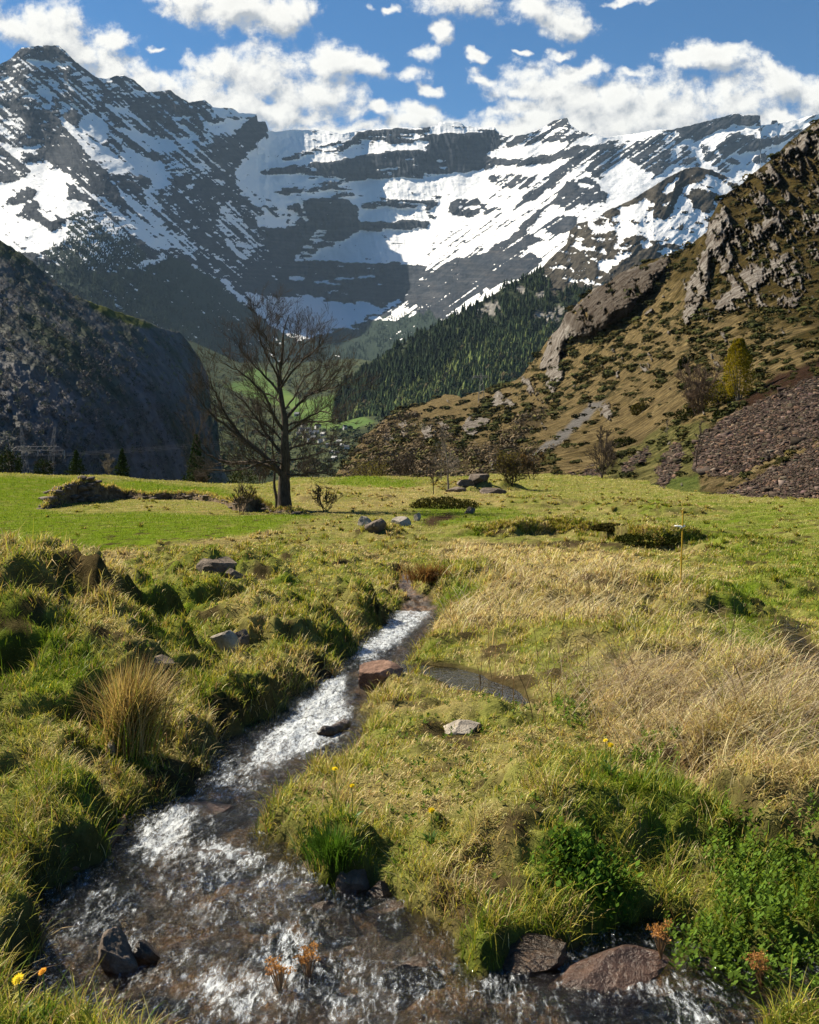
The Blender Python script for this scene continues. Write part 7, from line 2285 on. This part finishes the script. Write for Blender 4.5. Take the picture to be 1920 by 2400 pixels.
def pylons():
    Y = 330
    pt = Vector(((80 * K - CX) / F * Y, Y, (HY - 1030 * K) / F * Y))
    A = pylon(pt, 132 * K / F * Y, 'twin masted lattice pylon against the dark slope at the left')
    p2 = on_layer(hill, 1014 * K, 848 * K)
    B = pylon(p2, 62 * K / F * p2.y, 'single lattice pylon on the ochre shoulder in front of the conifer wood', False)
    for k, (a, b) in enumerate(zip(A, B)):
        for tgt, nm in ((Vector((a.x - 160, a.y - 60, a.z + 22)), 0), (Vector((a.x + 120, a.y + 330, a.z + 16)), 1)):
            t = np.linspace(0, 1, 24)
            q = np.array(a[:])[None] * (1 - t[:, None]) + np.array(tgt[:])[None] * t[:, None]
            q[:, 2] -= 8 * 4 * t * (1 - t) * .5
            V, Fq = tubes([(q, np.full(24, .022))], 3)
            o = mesh_np('power_line', V, Fq, mat=STEEL)
            tag(o, 'thin power cable of the twin masted pylon sagging ' + ('off to the left' if nm == 0 else 'away to the right'), 'cable', 'power cables of the pylon')


pylons()


def village():
    rng = np.random.default_rng(601)
    wall_m = [simple_mat('white render', (.72, .70, .66), .9), simple_mat('grey stone wall', (.36, .33, .30), .9), simple_mat('cream render', (.62, .56, .46), .9)]
    roof_m = [simple_mat('grey slate roof', (.13, .14, .155), .6), simple_mat('pale slate roof', (.24, .25, .27), .5)]
    spots = [(722, 1009, 'white'), (731, 1018, 'white'), (707, 1010, 'slate'), (716, 1026, 'cream'), (742, 1017, 'slate'), (751, 1038, 'white'), (762, 1033, 'cream'), (700, 1020, 'slate'), (735, 1030, 'slate'), (725, 1036, 'slate'),
             (803, 1047, 'white'), (813, 1053, 'white'), (777, 1062, 'slate'), (789, 1065, 'slate'), (784, 1078, 'white'), (809, 1006, 'white'), (696, 975, 'slate'), (770, 1048, 'slate'), (745, 1003, 'white'), (712, 1000, 'slate'), (796, 1038, 'cream'), (758, 1022, 'slate')]
    labels = ['white house near the top of the village cluster right of the tree trunk', 'white house just below the topmost white house of the village', 'grey roofed house at the upper left of the village', 'cream house at the left edge of the village', 'grey house at the upper right of the village cluster', 'white house below the middle of the village cluster', 'cream house right of the white house in the lower village', 'grey house at the far left of the village cluster', 'grey house in the very middle of the village', 'grey house in the lower left of the village',
              'larger white house standing apart at the foot of the brown crag', 'white annexe house just right of the larger white house by the crag', 'grey house with pale roof below the main village', 'grey house left of the lowest white house', 'lowest white house of the village near the bush line', 'lone white house at the right edge of the green field', 'lone grey barn in the green field above the village', 'grey house between the main village and the lower houses', 'white house by the field edge above the village cluster', 'grey house by the field edge at the upper left', 'cream house left of the larger white house by the crag', 'grey house at the right edge of the main village cluster']
    for (x, y, c), lab in zip(spots, labels):
        p = on_layer(VAL, x, y)
        s = p.y / F
        w, d, h = 11 * s * rng.uniform(.8, 1.25), 7 * s, 4.6 * s * rng.uniform(.85, 1.2)
        root = empty('house', p, lab, 'house', 'houses of the village')
        root.rotation_euler = (0, 0, rng.uniform(-.7, .7))
        V = np.array([(-w / 2, -d / 2, -h * .6), (w / 2, -d / 2, -h * .6), (w / 2, d / 2, -h * .6), (-w / 2, d / 2, -h * .6), (-w / 2, -d / 2, h), (w / 2, -d / 2, h), (w / 2, d / 2, h), (-w / 2, d / 2, h), (-w / 2, 0, h * 1.72), (w / 2, 0, h * 1.72)])
        me = bpy.data.meshes.new('wall')
        me.from_pydata([tuple(v) for v in V], [], [(0, 1, 5, 4), (2, 3, 7, 6), (0, 4, 8, 7, 3), (1, 2, 6, 9, 5)])
        me.materials.append({'white': wall_m[0], 'cream': wall_m[2], 'slate': wall_m[1]}[c])
        o = bpy.data.objects.new('wall', me); COL.objects.link(o); o.parent = root
        e = w * .56
        V = np.array([(-e, -d * .6, h * .92), (e, -d * .6, h * .92), (e, 0, h * 1.78), (-e, 0, h * 1.78), (e, d * .6, h * .92), (-e, d * .6, h * .92)])
        V2 = V + np.array([0, 0, h * .10])
        me = bpy.data.meshes.new('roof')
        me.from_pydata([tuple(v) for v in np.concatenate([V, V2])], [], [(0, 1, 2, 3), (3, 2, 4, 5), (6, 9, 8, 7), (9, 11, 10, 8), (0, 6, 7, 1), (5, 4, 10, 11), (0, 3, 9, 6), (3, 5, 11, 9), (1, 7, 8, 2), (2, 8, 10, 4)])
        me.materials.append(roof_m[rng.integers(0, 2)])
        o = bpy.data.objects.new('roof', me); COL.objects.link(o); o.parent = root
        win = []
        wf = []
        for k in range(3):
            for lv in range(2):
                x0 = -w * .36 + k * w * .3; z0 = h * (.1 + .42 * lv); b = len(win)
                win += [(x0, -d * .503 - .02 * s, z0), (x0 + w * .12, -d * .503 - .02 * s, z0), (x0 + w * .12, -d * .503 - .02 * s, z0 + h * .26), (x0, -d * .503 - .02 * s, z0 + h * .26)]
                wf.append((b, b + 1, b + 2, b + 3))
        for q in range(6):
            me = bpy.data.meshes.new('window')
            me.from_pydata(win[4 * q:4 * q + 4], [], [(0, 1, 2, 3)])
            me.materials.append(STEEL)
            o = bpy.data.objects.new('window', me); COL.objects.link(o); o.parent = root


village()
# ------------------------------------------------------------------ air
def haze():
    x0, x1, y0, y1, z0, z1 = -9000, 9000, -60, 13500, -400, 3800
    V = np.array([(x0, y0, z0), (x1, y0, z0), (x1, y1, z0), (x0, y1, z0), (x0, y0, z1), (x1, y0, z1), (x1, y1, z1), (x0, y1, z1)], float)
    Fq = np.array([(0, 3, 2, 1), (4, 5, 6, 7), (0, 1, 5, 4), (1, 2, 6, 5), (2, 3, 7, 6), (3, 0, 4, 7)])
    m, t, out = new_mat('mountain air')
    v = t.node('ShaderNodeVolumePrincipled')
    v.inputs['Color'].default_value = (0.52, 0.74, 1.0, 1)
    v.inputs['Density'].default_value = 1.3e-5
    v.inputs['Anisotropy'].default_value = 0.0
    t.l.new(v.outputs[0], out.inputs['Volume'])
    tag(mesh_np('haze', V, Fq, mat=m, smooth=False), kind='stuff')


haze()
